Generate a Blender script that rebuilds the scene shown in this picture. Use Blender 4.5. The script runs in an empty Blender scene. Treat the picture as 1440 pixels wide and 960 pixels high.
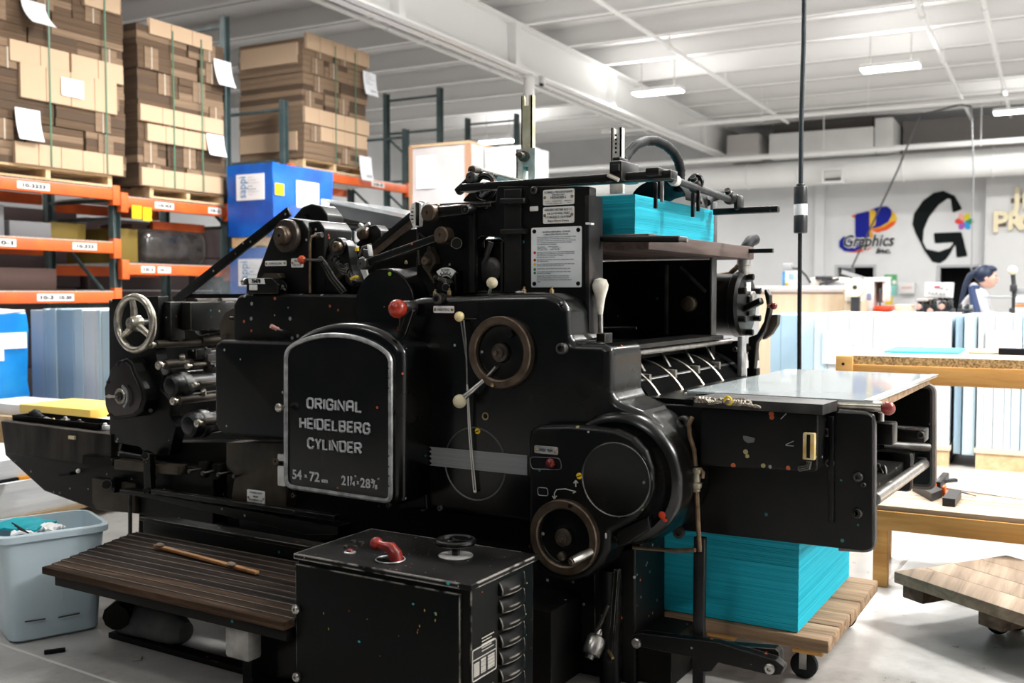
import bpy, bmesh, math, random
from mathutils import Vector, Matrix
random.seed(7)
C = bpy.context.scene.collection
scene = bpy.context.scene
R = math.radians

# ------------------------------------------------------------------ camera
FPX, CAMH, HORIZON, YAW = 1400.0, 1.28, 412.0, R(31.0)
PITCH = math.atan((480 - HORIZON) / FPX)
cd = bpy.data.cameras.new('camera')
cam = bpy.data.objects.new('camera', cd); C.objects.link(cam)
cam.location = (0, 0, CAMH)
cam.rotation_euler = (R(90) - PITCH, 0, YAW)
cd.sensor_width = 36; cd.lens = 36 * FPX / 1440
cd.clip_start = 0.05; cd.clip_end = 200
cd.dof.use_dof = True; cd.dof.focus_distance = 3.35; cd.dof.aperture_fstop = 3.2
scene.camera = cam

# ------------------------------------------------------------------ view, world
scene.view_settings.view_transform = 'Standard'
scene.view_settings.look = 'None'
scene.view_settings.exposure = 0.0
scene.view_settings.gamma = 1.0
scene.view_settings.use_curve_mapping = False
w = bpy.data.worlds.new('world'); scene.world = w; w.use_nodes = True
w.node_tree.nodes['Background'].inputs[0].default_value = (0.86, 0.93, 1.0, 1)
w.node_tree.nodes['Background'].inputs[1].default_value = 0.07
scene.cycles.max_bounces = 8
scene.cycles.diffuse_bounces = 4
scene.cycles.glossy_bounces = 4
scene.cycles.transparent_max_bounces = 12
scene.cycles.sample_clamp_indirect = 6
scene.cycles.caustics_reflective = False
scene.cycles.caustics_refractive = False

# ------------------------------------------------------------------ frames: press axes = world; room axes turned a little
PRESS, ROOM = 0.0, R(2.5)
CAMROT = Matrix.Rotation(YAW, 3, 'Z') @ Matrix.Rotation(R(90) - PITCH, 3, 'X')
def ray(px, py, fr=PRESS):
    v = CAMROT @ Vector(((px - 720) / FPX, (480 - py) / FPX, -1.0))
    return Matrix.Rotation(-fr, 3, 'Z') @ v
def at(px, py, x=None, y=None, z=None, fr=PRESS):
    """the point of a known plane of the place that the photograph shows there"""
    d = ray(px, py, fr)
    if x is not None: t = x / d.x
    elif y is not None: t = y / d.y
    else: t = (z - CAMH) / d.z
    p = d * t
    return Vector((p.x, p.y, p.z + CAMH))
def q(px, py, Y):
    p = at(px, py, y=Y); return (p.x, p.z)
def qs(pts, Y): return [q(a, b, Y) for a, b in pts]
def sz(n, px, py, Y):
    d = ray(px, py); return n * (Y / d.y) / FPX
def frm(fr): return Matrix.Rotation(fr, 4, 'Z')

# ------------------------------------------------------------------ materials
def principled(name, col, rough=0.5, metal=0.0, spec=0.5):
    m = bpy.data.materials.new(name); m.use_nodes = True
    b = m.node_tree.nodes['Principled BSDF']
    b.inputs['Base Color'].default_value = (*col, 1)
    b.inputs['Roughness'].default_value = rough
    b.inputs['Metallic'].default_value = metal
    b.inputs['Specular IOR Level'].default_value = spec
    return m, m.node_tree, b
def nd(nt, t, **kw):
    n = nt.nodes.new(t)
    for k, v in kw.items():
        if k in n.inputs: n.inputs[k].default_value = v
        else: setattr(n, k, v)
    return n
def ramp(nt, stops):
    n = nt.nodes.new('ShaderNodeValToRGB')
    e = n.color_ramp.elements
    while len(e) < len(stops): e.new(0.5)
    for i, (p, c) in enumerate(stops):
        e[i].position = p; e[i].color = (*c, 1) if len(c) == 3 else c
    return n
def mottled(name, c1, c2, scale=8, rough=0.5, metal=0.0, spec=0.5, bump=0.0, stretch=(1, 1, 1), detail=6, lo=0.35, hi=0.65):
    m, nt, b = principled(name, c1, rough, metal, spec)
    tc = nd(nt, 'ShaderNodeTexCoord'); mp = nd(nt, 'ShaderNodeMapping'); mp.inputs['Scale'].default_value = stretch
    nz = nd(nt, 'ShaderNodeTexNoise', Scale=scale, Detail=detail)
    rp = ramp(nt, [(lo, c1), (hi, c2)])
    L = nt.links.new
    L(tc.outputs['Object'], mp.inputs['Vector']); L(mp.outputs[0], nz.inputs['Vector'])
    L(nz.outputs['Fac'], rp.inputs[0]); L(rp.outputs[0], b.inputs['Base Color'])
    if bump:
        bp = nd(nt, 'ShaderNodeBump', Strength=bump); bp.inputs['Distance'].default_value = 0.004
        L(nz.outputs['Fac'], bp.inputs['Height']); L(bp.outputs[0], b.inputs['Normal'])
    return m
def enamel(name, base=(0.0013, 0.0019, 0.002), rough=0.3, flecks=0.25, fleck_scale=22, wear=0.6, warm=(0.007, 0.006, 0.0045), spec=0.25, edge=(0.16, 0.16, 0.16), rad=0.004, fsize=0.155):
    """black machine enamel: greasy mottling, flecks of spilt ink, bare metal on worn edges"""
    m, nt, b = principled(name, base, rough, 0, spec)
    L = nt.links.new
    tc = nd(nt, 'ShaderNodeTexCoord')
    nz = nd(nt, 'ShaderNodeTexNoise', Scale=5.0, Detail=7.0)
    L(tc.outputs['Object'], nz.inputs['Vector'])
    r0 = ramp(nt, [(0.42, base), (0.75, warm)]); L(nz.outputs['Fac'], r0.inputs[0])
    vo = nd(nt, 'ShaderNodeTexVoronoi', Scale=float(fleck_scale)); L(tc.outputs['Object'], vo.inputs['Vector'])
    wn = nd(nt, 'ShaderNodeTexNoise', Scale=60.0, Detail=2.0); L(tc.outputs['Object'], wn.inputs['Vector'])
    ad = nd(nt, 'ShaderNodeMath', operation='MULTIPLY_ADD'); L(wn.outputs['Fac'], ad.inputs[0]); ad.inputs[1].default_value = 0.07
    L(vo.outputs['Distance'], ad.inputs[2])
    lt = nd(nt, 'ShaderNodeMath', operation='LESS_THAN'); L(ad.outputs[0], lt.inputs[0]); lt.inputs[1].default_value = fsize
    sp = nd(nt, 'ShaderNodeSeparateColor'); L(vo.outputs['Color'], sp.inputs[0])
    gt = nd(nt, 'ShaderNodeMath', operation='LESS_THAN'); L(sp.outputs[0], gt.inputs[0]); gt.inputs[1].default_value = flecks
    mu = nd(nt, 'ShaderNodeMath', operation='MULTIPLY'); L(lt.outputs[0], mu.inputs[0]); L(gt.outputs[0], mu.inputs[1])
    fc = ramp(nt, [(0.0, (0.3, 0.33, 0.32)), (0.45, (0.02, 0.16, 0.16)), (0.6, (0.32, 0.28, 0.12)), (0.72, (0.4, 0.09, 0.03)), (0.84, (0.25, 0.25, 0.24))])
    fc.color_ramp.interpolation = 'CONSTANT'; L(sp.outputs[1], fc.inputs[0])
    mx = nd(nt, 'ShaderNodeMix', data_type='RGBA'); L(mu.outputs[0], mx.inputs[0]); L(r0.outputs[0], mx.inputs[6]); L(fc.outputs[0], mx.inputs[7])
    out = mx.outputs[2]
    if wear:
        bv = nd(nt, 'ShaderNodeBevel', samples=4); bv.inputs['Radius'].default_value = rad
        ge = nd(nt, 'ShaderNodeNewGeometry')
        dt = nd(nt, 'ShaderNodeVectorMath', operation='DOT_PRODUCT'); L(bv.outputs[0], dt.inputs[0]); L(ge.outputs['Normal'], dt.inputs[1])
        mr = nd(nt, 'ShaderNodeMapRange'); L(dt.outputs['Value'], mr.inputs[0]); mr.inputs[1].default_value = 0.985; mr.inputs[2].default_value = 0.9
        n2 = nd(nt, 'ShaderNodeTexNoise', Scale=14.0, Detail=6.0); L(tc.outputs['Object'], n2.inputs['Vector'])
        m2 = nd(nt, 'ShaderNodeMapRange'); L(n2.outputs['Fac'], m2.inputs[0]); m2.inputs[1].default_value = 0.72 - 0.32 * wear; m2.inputs[2].default_value = 0.82 - 0.32 * wear
        ml = nd(nt, 'ShaderNodeMath', operation='MULTIPLY'); L(mr.outputs[0], ml.inputs[0]); L(m2.outputs[0], ml.inputs[1])
        me = nd(nt, 'ShaderNodeMix', data_type='RGBA'); L(ml.outputs[0], me.inputs[0]); L(out, me.inputs[6]); me.inputs[7].default_value = (*edge, 1)
        out = me.outputs[2]
    L(out, b.inputs['Base Color'])
    rr = nd(nt, 'ShaderNodeMapRange'); L(nz.outputs['Fac'], rr.inputs[0]); rr.inputs[3].default_value = rough - 0.08; rr.inputs[4].default_value = rough + 0.2
    L(rr.outputs[0], b.inputs['Roughness'])
    return m
def striped(name, c1, c2, axis='Z', scale=40, rough=0.7, dist=3.0, noise=0.5, c3=None):
    """edges of stacked sheets or board: fine lines of uneven strength"""
    m, nt, b = principled(name, c1, rough, 0, 0.3)
    L = nt.links.new
    tc = nd(nt, 'ShaderNodeTexCoord'); mp = nd(nt, 'ShaderNodeMapping')
    s = [0.6, 0.6, 0.6]; s['XYZ'.index(axis)] = scale
    mp.inputs['Scale'].default_value = s
    nz = nd(nt, 'ShaderNodeTexNoise', Scale=1.0, Detail=8.0, Roughness=0.75)
    st = [(0.32, c1), (0.62, c2)]
    if c3: st.append((0.8, c3))
    rp = ramp(nt, st)
    L(tc.outputs['Object'], mp.inputs[0]); L(mp.outputs[0], nz.inputs['Vector']); L(nz.outputs['Fac'], rp.inputs[0]); L(rp.outputs[0], b.inputs['Base Color'])
    return m
def woody(name, c1, c2, c3, axis='X', scale=26, rough=0.65, spec=0.3):
    m, nt, b = principled(name, c1, rough, 0, spec)
    L = nt.links.new
    tc = nd(nt, 'ShaderNodeTexCoord'); mp = nd(nt, 'ShaderNodeMapping')
    s = [scale] * 3; s['XYZ'.index(axis)] = scale * 0.06
    mp.inputs['Scale'].default_value = s
    oi = nd(nt, 'ShaderNodeObjectInfo')
    ad = nd(nt, 'ShaderNodeVectorMath', operation='ADD'); L(tc.outputs['Object'], mp.inputs[0]); L(mp.outputs[0], ad.inputs[0])
    sc = nd(nt, 'ShaderNodeMath', operation='MULTIPLY'); L(oi.outputs['Random'], sc.inputs[0]); sc.inputs[1].default_value = 40
    L(sc.outputs[0], ad.inputs[1])
    nz = nd(nt, 'ShaderNodeTexNoise', Scale=1.0, Detail=6.0, Roughness=0.65, Distortion=0.6); L(ad.outputs[0], nz.inputs['Vector'])
    rp = ramp(nt, [(0.3, c1), (0.52, c2), (0.75, c3)]); L(nz.outputs['Fac'], rp.inputs[0]); L(rp.outputs[0], b.inputs['Base Color'])
    bp = nd(nt, 'ShaderNodeBump', Strength=0.25); bp.inputs['Distance'].default_value = 0.003
    L(nz.outputs['Fac'], bp.inputs['Height']); L(bp.outputs[0], b.inputs['Normal'])
    return m
def flat(name, col, rough=0.6, spec=0.3, metal=0.0): return principled(name, col, rough, metal, spec)[0]
def glow(name, col, s):
    m, nt, b = principled(name, col, 0.4)
    b.inputs['Emission Color'].default_value = (*col, 1); b.inputs['Emission Strength'].default_value = s
    return m
def clear(name, col=(0.9, 0.97, 1.0), alpha=0.25, rough=0.05):
    m, nt, b = principled(name, col, rough, 0, 0.6)
    tr = nd(nt, 'ShaderNodeBsdfTransparent'); mx = nd(nt, 'ShaderNodeMixShader'); mx.inputs[0].default_value = alpha
    nt.links.new(tr.outputs[0], mx.inputs[1]); nt.links.new(b.outputs[0], mx.inputs[2])
    nt.links.new(mx.outputs[0], nt.nodes['Material Output'].inputs[0])
    return m

# ------------------------------------------------------------------ mesh builder
def basis(n):
    n = Vector(n).normalized()
    a = Vector((0, 0, 1)) if abs(n.z) < 0.9 else Vector((1, 0, 0))
    u = a.cross(n).normalized(); v = n.cross(u)
    return u, v, n
def rnd_corners(pts, r, n=5):
    out = []; k = len(pts)
    for i in range(k):
        a, b, c = Vector(pts[i - 1]), Vector(pts[i]), Vector(pts[(i + 1) % k])
        ri = r[i] if isinstance(r, (list, tuple)) else r
        d1, d2 = (a - b), (c - b)
        l1, l2 = d1.length, d2.length
        if ri <= 0 or l1 < 1e-6 or l2 < 1e-6: out.append(tuple(b)); continue
        d1 /= l1; d2 /= l2
        ang = math.acos(max(-1, min(1, d1.dot(d2))))
        if ang > 3.05: out.append(tuple(b)); continue
        t = min(ri / math.tan(ang / 2), l1 * 0.48, l2 * 0.48)
        p, e = b + d1 * t, b + d2 * t
        for j in range(n + 1):
            s = j / n
            out.append(tuple((1 - s) ** 2 * p + 2 * s * (1 - s) * b + s * s * e))
    return out
def area2(p): return sum(p[i - 1][0] * p[i][1] - p[i][0] * p[i - 1][1] for i in range(len(p)))
def inset_poly(p, d):
    """p counter-clockwise"""
    out = []; k = len(p)
    for i in range(k):
        a, b, c = Vector(p[i - 1]), Vector(p[i]), Vector(p[(i + 1) % k])
        e1, e2 = (b - a), (c - b)
        if e1.length < 1e-9 or e2.length < 1e-9: out.append(tuple(b)); continue
        e1.normalize(); e2.normalize()
        n1, n2 = Vector((-e1.y, e1.x)), Vector((-e2.y, e2.x))
        m = n1 + n2
        if m.length < 1e-6: out.append(tuple(b)); continue
        m.normalize(); s = d / max(0.45, m.dot(n1))
        out.append((b.x + m.x * s, b.y + m.y * s))
    bad = [(Vector(out[(i + 1) % k]) - Vector(out[i])).dot(Vector(p[(i + 1) % k]) - Vector(p[i])) <= 0 and d != 0 for i in range(k)]
    if any(bad) and not all(bad):            # edges used up by the inset close to a point
        st = next(i for i in range(k) if not bad[i]); i = 1
        while i <= k:
            a = (st + i) % k
            if bad[a]:
                run = [a]
                while bad[(run[-1]) % k]: run.append((run[-1] + 1) % k)
                c = (sum(out[j][0] for j in run) / len(run), sum(out[j][1] for j in run) / len(run))
                for j in run: out[j] = c
                i += len(run)
            else: i += 1
    return out
def spline(pts, n=6):
    """open Catmull-Rom curve through the points"""
    out = []; P = [Vector(pts[0])] + [Vector(p) for p in pts] + [Vector(pts[-1])]
    for i in range(1, len(P) - 2):
        for j in range(n):
            t = j / n; a, b, c, d = P[i - 1], P[i], P[i + 1], P[i + 2]
            out.append(tuple(0.5 * (2 * b + (c - a) * t + (2 * a - 5 * b + 4 * c - d) * t * t + (3 * b - a - 3 * c + d) * t ** 3)))
    out.append(tuple(pts[-1])); return out
class MB:
    def __init__(s): s.v = []; s.f = []; s.m = []; s.cur = 0
    def add(s, vs, fs):
        o = len(s.v); s.v += [Vector(v) for v in vs]
        s.f += [tuple(i + o for i in f) for f in fs]; s.m += [s.cur] * len(fs)
        return s
    def mat(s, i): s.cur = i; return s
    def frombm(s, bm):
        bm.verts.index_update()
        s.add([v.co.copy() for v in bm.verts], [tuple(v.index for v in f.verts) for f in bm.faces]); bm.free(); return s
    def box(s, a, b, bev=0.0, seg=2):
        a, b = [min(a[i], b[i]) for i in range(3)], [max(a[i], b[i]) for i in range(3)]
        bm = bmesh.new(); bmesh.ops.create_cube(bm, size=1)
        for v in bm.verts: v.co = Vector([(a[i] + b[i]) / 2 + v.co[i] * (b[i] - a[i]) for i in range(3)])
        if bev: bmesh.ops.bevel(bm, geom=bm.edges[:], offset=min(bev, 0.45 * min(b[i] - a[i] for i in range(3))), segments=seg, profile=0.5, affect='EDGES')
        return s.frombm(bm)
    def bar(s, p0, p1, w, h, bev=0.0, up=(0, 0, 1)):
        p0, p1 = Vector(p0), Vector(p1); d = (p1 - p0); L = d.length; d.normalize()
        u = Vector(up).cross(d)
        if u.length < 1e-4: u = Vector((1, 0, 0)).cross(d)
        u.normalize(); v = d.cross(u)
        bm = bmesh.new(); bmesh.ops.create_cube(bm, size=1)
        for k in bm.verts: k.co = Vector((k.co.x * L, k.co.y * w, k.co.z * h))
        if bev: bmesh.ops.bevel(bm, geom=bm.edges[:], offset=min(bev, 0.45 * min(w, h, L)), segments=2, profile=0.5, affect='EDGES')
        M = Matrix((d, u, v)).transposed(); c = (p0 + p1) / 2
        for k in bm.verts: k.co = M @ k.co + c
        return s.frombm(bm)
    def lathe(s, o, ax, prof, n=28, cap=True):
        """prof: (radius, distance along axis) from o"""
        u, v, a = basis(ax); o = Vector(o); vs = []; fs = []
        for r, t in prof:
            for i in range(n):
                th = 2 * math.pi * i / n
                vs.append(o + a * t + (u * math.cos(th) + v * math.sin(th)) * r)
        for k in range(len(prof) - 1):
            for i in range(n):
                j = (i + 1) % n
                fs.append((k * n + i, k * n + j, (k + 1) * n + j, (k + 1) * n + i))
        if cap:
            if prof[0][0] > 1e-6: fs.append(tuple(reversed(range(n))))
            if prof[-1][0] > 1e-6: fs.append(tuple((len(prof) - 1) * n + i for i in range(n)))
        return s.add(vs, fs)
    def cyl(s, p0, p1, r, r2=None, n=20, bev=0.0):
        p0, p1 = Vector(p0), Vector(p1); L = (p1 - p0).length; r2 = r if r2 is None else r2
        if bev:
            b = min(bev, L * 0.45, r * 0.45)
            pr = [(r - b, 0), (r - b * 0.3, b * 0.3), (r, b), (r2, L - b), (r2 - b * 0.3, L - b * 0.3), (r2 - b, L)]
        else: pr = [(r, 0), (r2, L)]
        return s.lathe(p0, p1 - p0, pr, n)
    def tube(s, path, r, n=10, closed=False):
        path = [Vector(p) for p in path]; k = len(path); vs = []; fs = []
        t0 = (path[1] - path[0]).normalized(); u = basis(t0)[0]
        for i, p in enumerate(path):
            if closed: t = (path[(i + 1) % k] - path[i - 1]).normalized()
            else: t = (path[min(i + 1, k - 1)] - path[max(i - 1, 0)]).normalized()
            u = (u - t * u.dot(t)).normalized(); w = t.cross(u)
            rr = r[i] if isinstance(r, (list, tuple)) else r
            for j in range(n):
                th = 2 * math.pi * j / n; vs.append(p + (u * math.cos(th) + w * math.sin(th)) * rr)
        for i in range(k if closed else k - 1):
            a, b = i * n, ((i + 1) % k) * n
            for j in range(n): fs.append((a + j, a + (j + 1) % n, b + (j + 1) % n, b + j))
        if not closed: fs.append(tuple(reversed(range(n)))); fs.append(tuple((k - 1) * n + j for j in range(n)))
        return s.add(vs, fs)
    def torus(s, c, ax, R0, r, n=40, m=10, squash=1.0):
        u, v, a = basis(ax); c = Vector(c); vs = []; fs = []
        for i in range(n):
            th = 2 * math.pi * i / n; d = u * math.cos(th) + v * math.sin(th)
            for j in range(m):
                ph = 2 * math.pi * j / m
                vs.append(c + d * (R0 + r * math.cos(ph)) + a * r * math.sin(ph) * squash)
        for i in range(n):
            for j in range(m):
                fs.append((i * m + j, ((i + 1) % n) * m + j, ((i + 1) % n) * m + (j + 1) % m, i * m + (j + 1) % m))
        return s.add(vs, fs)
    def ball(s, c, r, n=16, sx=1, sy=1, sz_=1):
        bm = bmesh.new(); bmesh.ops.create_uvsphere(bm, u_segments=n, v_segments=max(6, n // 2 + 2), radius=r)
        for v in bm.verts: v.co = Vector((v.co.x * sx, v.co.y * sy, v.co.z * sz_)) + Vector(c)
        return s.frombm(bm)
    def place(s, ax, p, t):
        return {'y': Vector((p[0], t, p[1])), 'x': Vector((t, p[0], p[1])), 'z': Vector((p[0], p[1], t))}[ax]
    def prism(s, pts, a, b, ax='y', r=0.0, seg=4):
        """outline pts swept along an axis from a (the rounded side) to b; r rounds the edge of the a side"""
        p = list(pts)
        if area2(p) < 0: p.reverse()
        k = len(p); sg = 1 if b > a else -1; rows = []
        if r > 0:
            for i in range(seg + 1):
                th = math.pi / 2 * i / seg
                rows.append((inset_poly(p, r * (1 - math.sin(th))), a + sg * r * (1 - math.cos(th))))
        else: rows.append((p, a))
        rows.append((p, b)); vs = []; fs = []
        for pp, t in rows: vs += [s.place(ax, c, t) for c in pp]
        for i in range(len(rows) - 1):
            for j in range(k):
                l = (j + 1) % k; fs.append((i * k + j, i * k + l, (i + 1) * k + l, (i + 1) * k + j))
        fs.append(tuple(reversed(range(k)))); fs.append(tuple((len(rows) - 1) * k + j for j in range(k)))
        return s.add(vs, fs)
    def holed(s, outer, holes, a, b, ax='y'):
        bm = bmesh.new(); edges = []
        for loop in [outer] + holes:
            vs = [bm.verts.new(s.place(ax, c, a)) for c in loop]
            for i in range(len(vs)): edges.append(bm.edges.new((vs[i - 1], vs[i])))
        bmesh.ops.triangle_fill(bm, use_beauty=True, use_dissolve=False, edges=edges)
        ext = bmesh.ops.extrude_face_region(bm, geom=bm.faces[:])
        d = s.place(ax, (0, 0), b - a)
        front = [f for f in bm.faces]
        for v in [g for g in ext['geom'] if isinstance(g, bmesh.types.BMVert)]: v.co += d
        return s.frombm(bm)
    def text(s, body, size, o, x, up, depth=0.001, align='CENTER', width=None, shear=0.0, res=2, bold=0.0):
        cu = bpy.data.curves.new('t', 'FONT'); cu.body = body; cu.size = size; cu.align_x = align; cu.resolution_u = res
        cu.extrude = depth; cu.shear = shear; cu.offset = bold
        ob = bpy.data.objects.new('t', cu); me = bpy.data.meshes.new_from_object(ob)
        x, up = Vector(x).normalized(), Vector(up).normalized(); nn = x.cross(up); o = Vector(o)
        k = 1.0
        if width and len(me.vertices):
            xs = [v.co.x for v in me.vertices]; k = width / max(1e-6, max(xs) - min(xs))
        s.add([o + x * v.co.x * k + up * v.co.y + nn * v.co.z for v in me.vertices], [tuple(p.vertices) for p in me.polygons])
        bpy.data.objects.remove(ob); bpy.data.curves.remove(cu); bpy.data.meshes.remove(me)
        return s
    def spin(s, ang, c, ax):
        M = Matrix.Translation(Vector(c)) @ Matrix.Rotation(ang, 4, ax) @ Matrix.Translation(-Vector(c))
        s.v = [M @ v for v in s.v]; return s
WM = {}
def build(mb, name, mat, parent=None, fr=PRESS, kind=None, smooth=35, origin=None):
    """the collected shapes become ONE mesh object; coordinates are those of the frame"""
    lo = Vector([min(v[i] for v in mb.v) for i in range(3)]); hi = Vector([max(v[i] for v in mb.v) for i in range(3)])
    c = (lo + hi) / 2
    if parent is None: c.z = lo.z
    if origin is not None: c = Vector(origin)
    me = bpy.data.meshes.new(name)
    me.from_pydata([v - c for v in mb.v], [], mb.f)
    for m in (mat if isinstance(mat, (list, tuple)) else [mat]): me.materials.append(m)
    me.polygons.foreach_set('material_index', mb.m)
    bm = bmesh.new(); bm.from_mesh(me)
    bmesh.ops.remove_doubles(bm, verts=bm.verts[:], dist=1e-6)
    bmesh.ops.recalc_face_normals(bm, faces=bm.faces[:]); bm.to_mesh(me); bm.free()
    me.polygons.foreach_set('use_smooth', [len(p.vertices) <= 4 for p in me.polygons])
    me.set_sharp_from_angle(angle=R(smooth)); me.update()
    o = bpy.data.objects.new(name, me); C.objects.link(o)
    M = frm(fr) @ Matrix.Translation(c)
    if parent is not None:
        o.parent = parent; L = WM[parent.name].inverted() @ M
    else: L = M
    o.matrix_local = L; WM[o.name] = M
    if kind: o['kind'] = kind
    return o
def thing(name, label, cat, loc, fr=PRESS, group=None, rot=0.0):
    o = bpy.data.objects.new(name, None); C.objects.link(o); o.empty_display_size = 0.05
    M = frm(fr) @ Matrix.Translation(Vector(loc)) @ Matrix.Rotation(rot, 4, 'Z')
    o.matrix_local = M; WM[o.name] = M
    o['label'] = label; o['category'] = cat
    if group: o['group'] = group
    return o
def tag(o, label, cat, group=None, kind=None):
    o['label'] = label; o['category'] = cat
    if group: o['group'] = group
    if kind: o['kind'] = kind
    return o
def lab(o, label): o['label'] = label; return o
def copy_tree(o, parent=None, M=None):
    c = o.copy(); C.objects.link(c)
    if parent is not None: c.parent = parent
    if M is not None: c.matrix_local = M; WM[c.name] = M
    for ch in list(o.children):
        k = copy_tree(ch, c)
    return c
# ------------------------------------------------------------------ palette
BLK = enamel('black_enamel')
BLK_CLEAN = enamel('black_enamel_smooth', rough=0.17, flecks=0.04, wear=0.35, spec=0.45)
BLK_FLECK = enamel('black_enamel_ink_flecked', flecks=0.6, fleck_scale=24, wear=0.5, fsize=.22)
BLK_WORN = enamel('black_enamel_worn', flecks=0.35, wear=0.95, rough=0.36, edge=(0.3, 0.28, 0.24))
BLK_DULL = enamel('greasy_black_iron', base=(0.003, 0.003, 0.0028), rough=0.5, flecks=0.12, wear=0.3, warm=(0.009, 0.0075, 0.005), spec=0.14)
IRON = mottled('bare_cast_iron', (0.03, 0.028, 0.026), (0.09, 0.085, 0.08), 14, 0.42, 0.6)
BROWN_IRON = mottled('oil_browned_iron', (0.022, 0.016, 0.009), (0.06, 0.045, 0.028), 9, 0.5, 0.2)
BRONZE = mottled('browned_steel', (0.085, 0.06, 0.042), (0.17, 0.125, 0.09), 20, 0.38, 0.75)
STEEL = mottled('dull_steel', (0.3, 0.29, 0.27), (0.5, 0.48, 0.45), 25, 0.3, 0.9)
NICKEL = mottled('worn_nickel', (0.38, 0.34, 0.27), (0.68, 0.64, 0.56), 30, 0.28, 0.85)
BRASS = mottled('dirty_brass', (0.25, 0.17, 0.07), (0.5, 0.38, 0.2), 40, 0.35, 0.8)
PEWTER = mottled('grey_painted_trim', (0.22, 0.225, 0.23), (0.46, 0.46, 0.46), 30, 0.4, 0.4)
LETTER = mottled('grey_lettering', (0.36, 0.37, 0.38), (0.56, 0.57, 0.58), 60, 0.5, 0.1)
PLATE = mottled('aged_white_plate', (0.86, 0.86, 0.84), (0.62, 0.57, 0.48), 16, 0.35, 0.1, lo=0.5, hi=0.75)
INK = flat('black_print', (0.008, 0.008, 0.01), 0.6, 0.1)
RED_BALL = mottled('red_knob', (0.42, 0.035, 0.012), (0.2, 0.018, 0.01), 35, 0.22)
DARK_RED = mottled('dark_red_knob', (0.2, 0.016, 0.012), (0.1, 0.01, 0.008), 35, 0.22)
CREAM_BALL = mottled('cream_knob', (0.78, 0.72, 0.55), (0.62, 0.54, 0.34), 30, 0.3)
YELLOW_BALL = mottled('yellowed_knob', (0.8, 0.62, 0.22), (0.72, 0.6, 0.35), 30, 0.3)
YELLOW = flat('signal_yellow', (0.8, 0.55, 0.01), 0.4)
COPPER = mottled('dull_copper_pipe', (0.16, 0.1, 0.06), (0.28, 0.19, 0.12), 30, 0.4, 0.7)
RUBBER = mottled('black_rubber', (0.006, 0.0065, 0.0075), (0.015, 0.016, 0.018), 20, 0.6, 0.0, 0.2)
CORD = mottled('grey_cable_jacket', (0.02, 0.026, 0.03), (0.04, 0.048, 0.055), 12, 0.55, 0.0, 0.25)
WHITE = flat('white_paint', (0.8, 0.8, 0.79), 0.55)
PAPER = flat('white_paper', (0.86, 0.86, 0.86), 0.7)
TEAL = striped('turquoise_sheet_edges', (0.0, 0.33, 0.46), (0.02, 0.53, 0.67), 'Z', 130, 0.6, c3=(0.16, 0.72, 0.82))
TEAL_PALE = flat('turquoise_sheet', (0.05, 0.62, 0.7), 0.6)
PLANK_X = woody('weathered_plank', (0.1, 0.06, 0.032), (0.3, 0.195, 0.115), (0.46, 0.33, 0.215), 'X')
PLANK_DK = woody('dark_old_plank', (0.03, 0.02, 0.014), (0.085, 0.055, 0.036), (0.17, 0.115, 0.075), 'X', 22, 0.6)
GOLD_WOOD = woody('varnished_pine', (0.42, 0.2, 0.05), (0.62, 0.33, 0.1), (0.74, 0.45, 0.17), 'X', 14)
PALE_WOOD = woody('pale_pallet_wood', (0.5, 0.33, 0.17), (0.66, 0.47, 0.27), (0.75, 0.58, 0.38), 'Y', 12)
OSB = mottled('particle_board', (0.2, 0.11, 0.04), (0.7, 0.48, 0.22), 90, 0.8, detail=3)
BOARD_DK = woody('brown_feeder_board', (0.025, 0.016, 0.013), (0.075, 0.05, 0.042), (0.13, 0.095, 0.082), 'Y', 18)
CARDBOARD = flat('cardboard_face', (0.52, 0.37, 0.245), 0.8)
CARD_EDGE = striped('corrugated_edges', (0.06, 0.037, 0.022), (0.14, 0.09, 0.055), 'Z', 60, 0.9, c3=(0.24, 0.165, 0.105))
CARD_EDGE2 = striped('corrugated_edges_pale', (0.14, 0.09, 0.055), (0.27, 0.185, 0.12), 'Z', 60, 0.9, c3=(0.42, 0.3, 0.2))
ORANGE = mottled('orange_rack_paint', (0.78, 0.13, 0.012), (0.62, 0.1, 0.02), 5, 0.45)
RACK_GREEN = mottled('green_grey_rack_paint', (0.05, 0.085, 0.085), (0.1, 0.135, 0.135), 6, 0.5)
ZINC = mottled('galvanised_steel', (0.55, 0.54, 0.5), (0.75, 0.74, 0.68), 30, 0.45, 0.5)
WRAP = None
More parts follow.
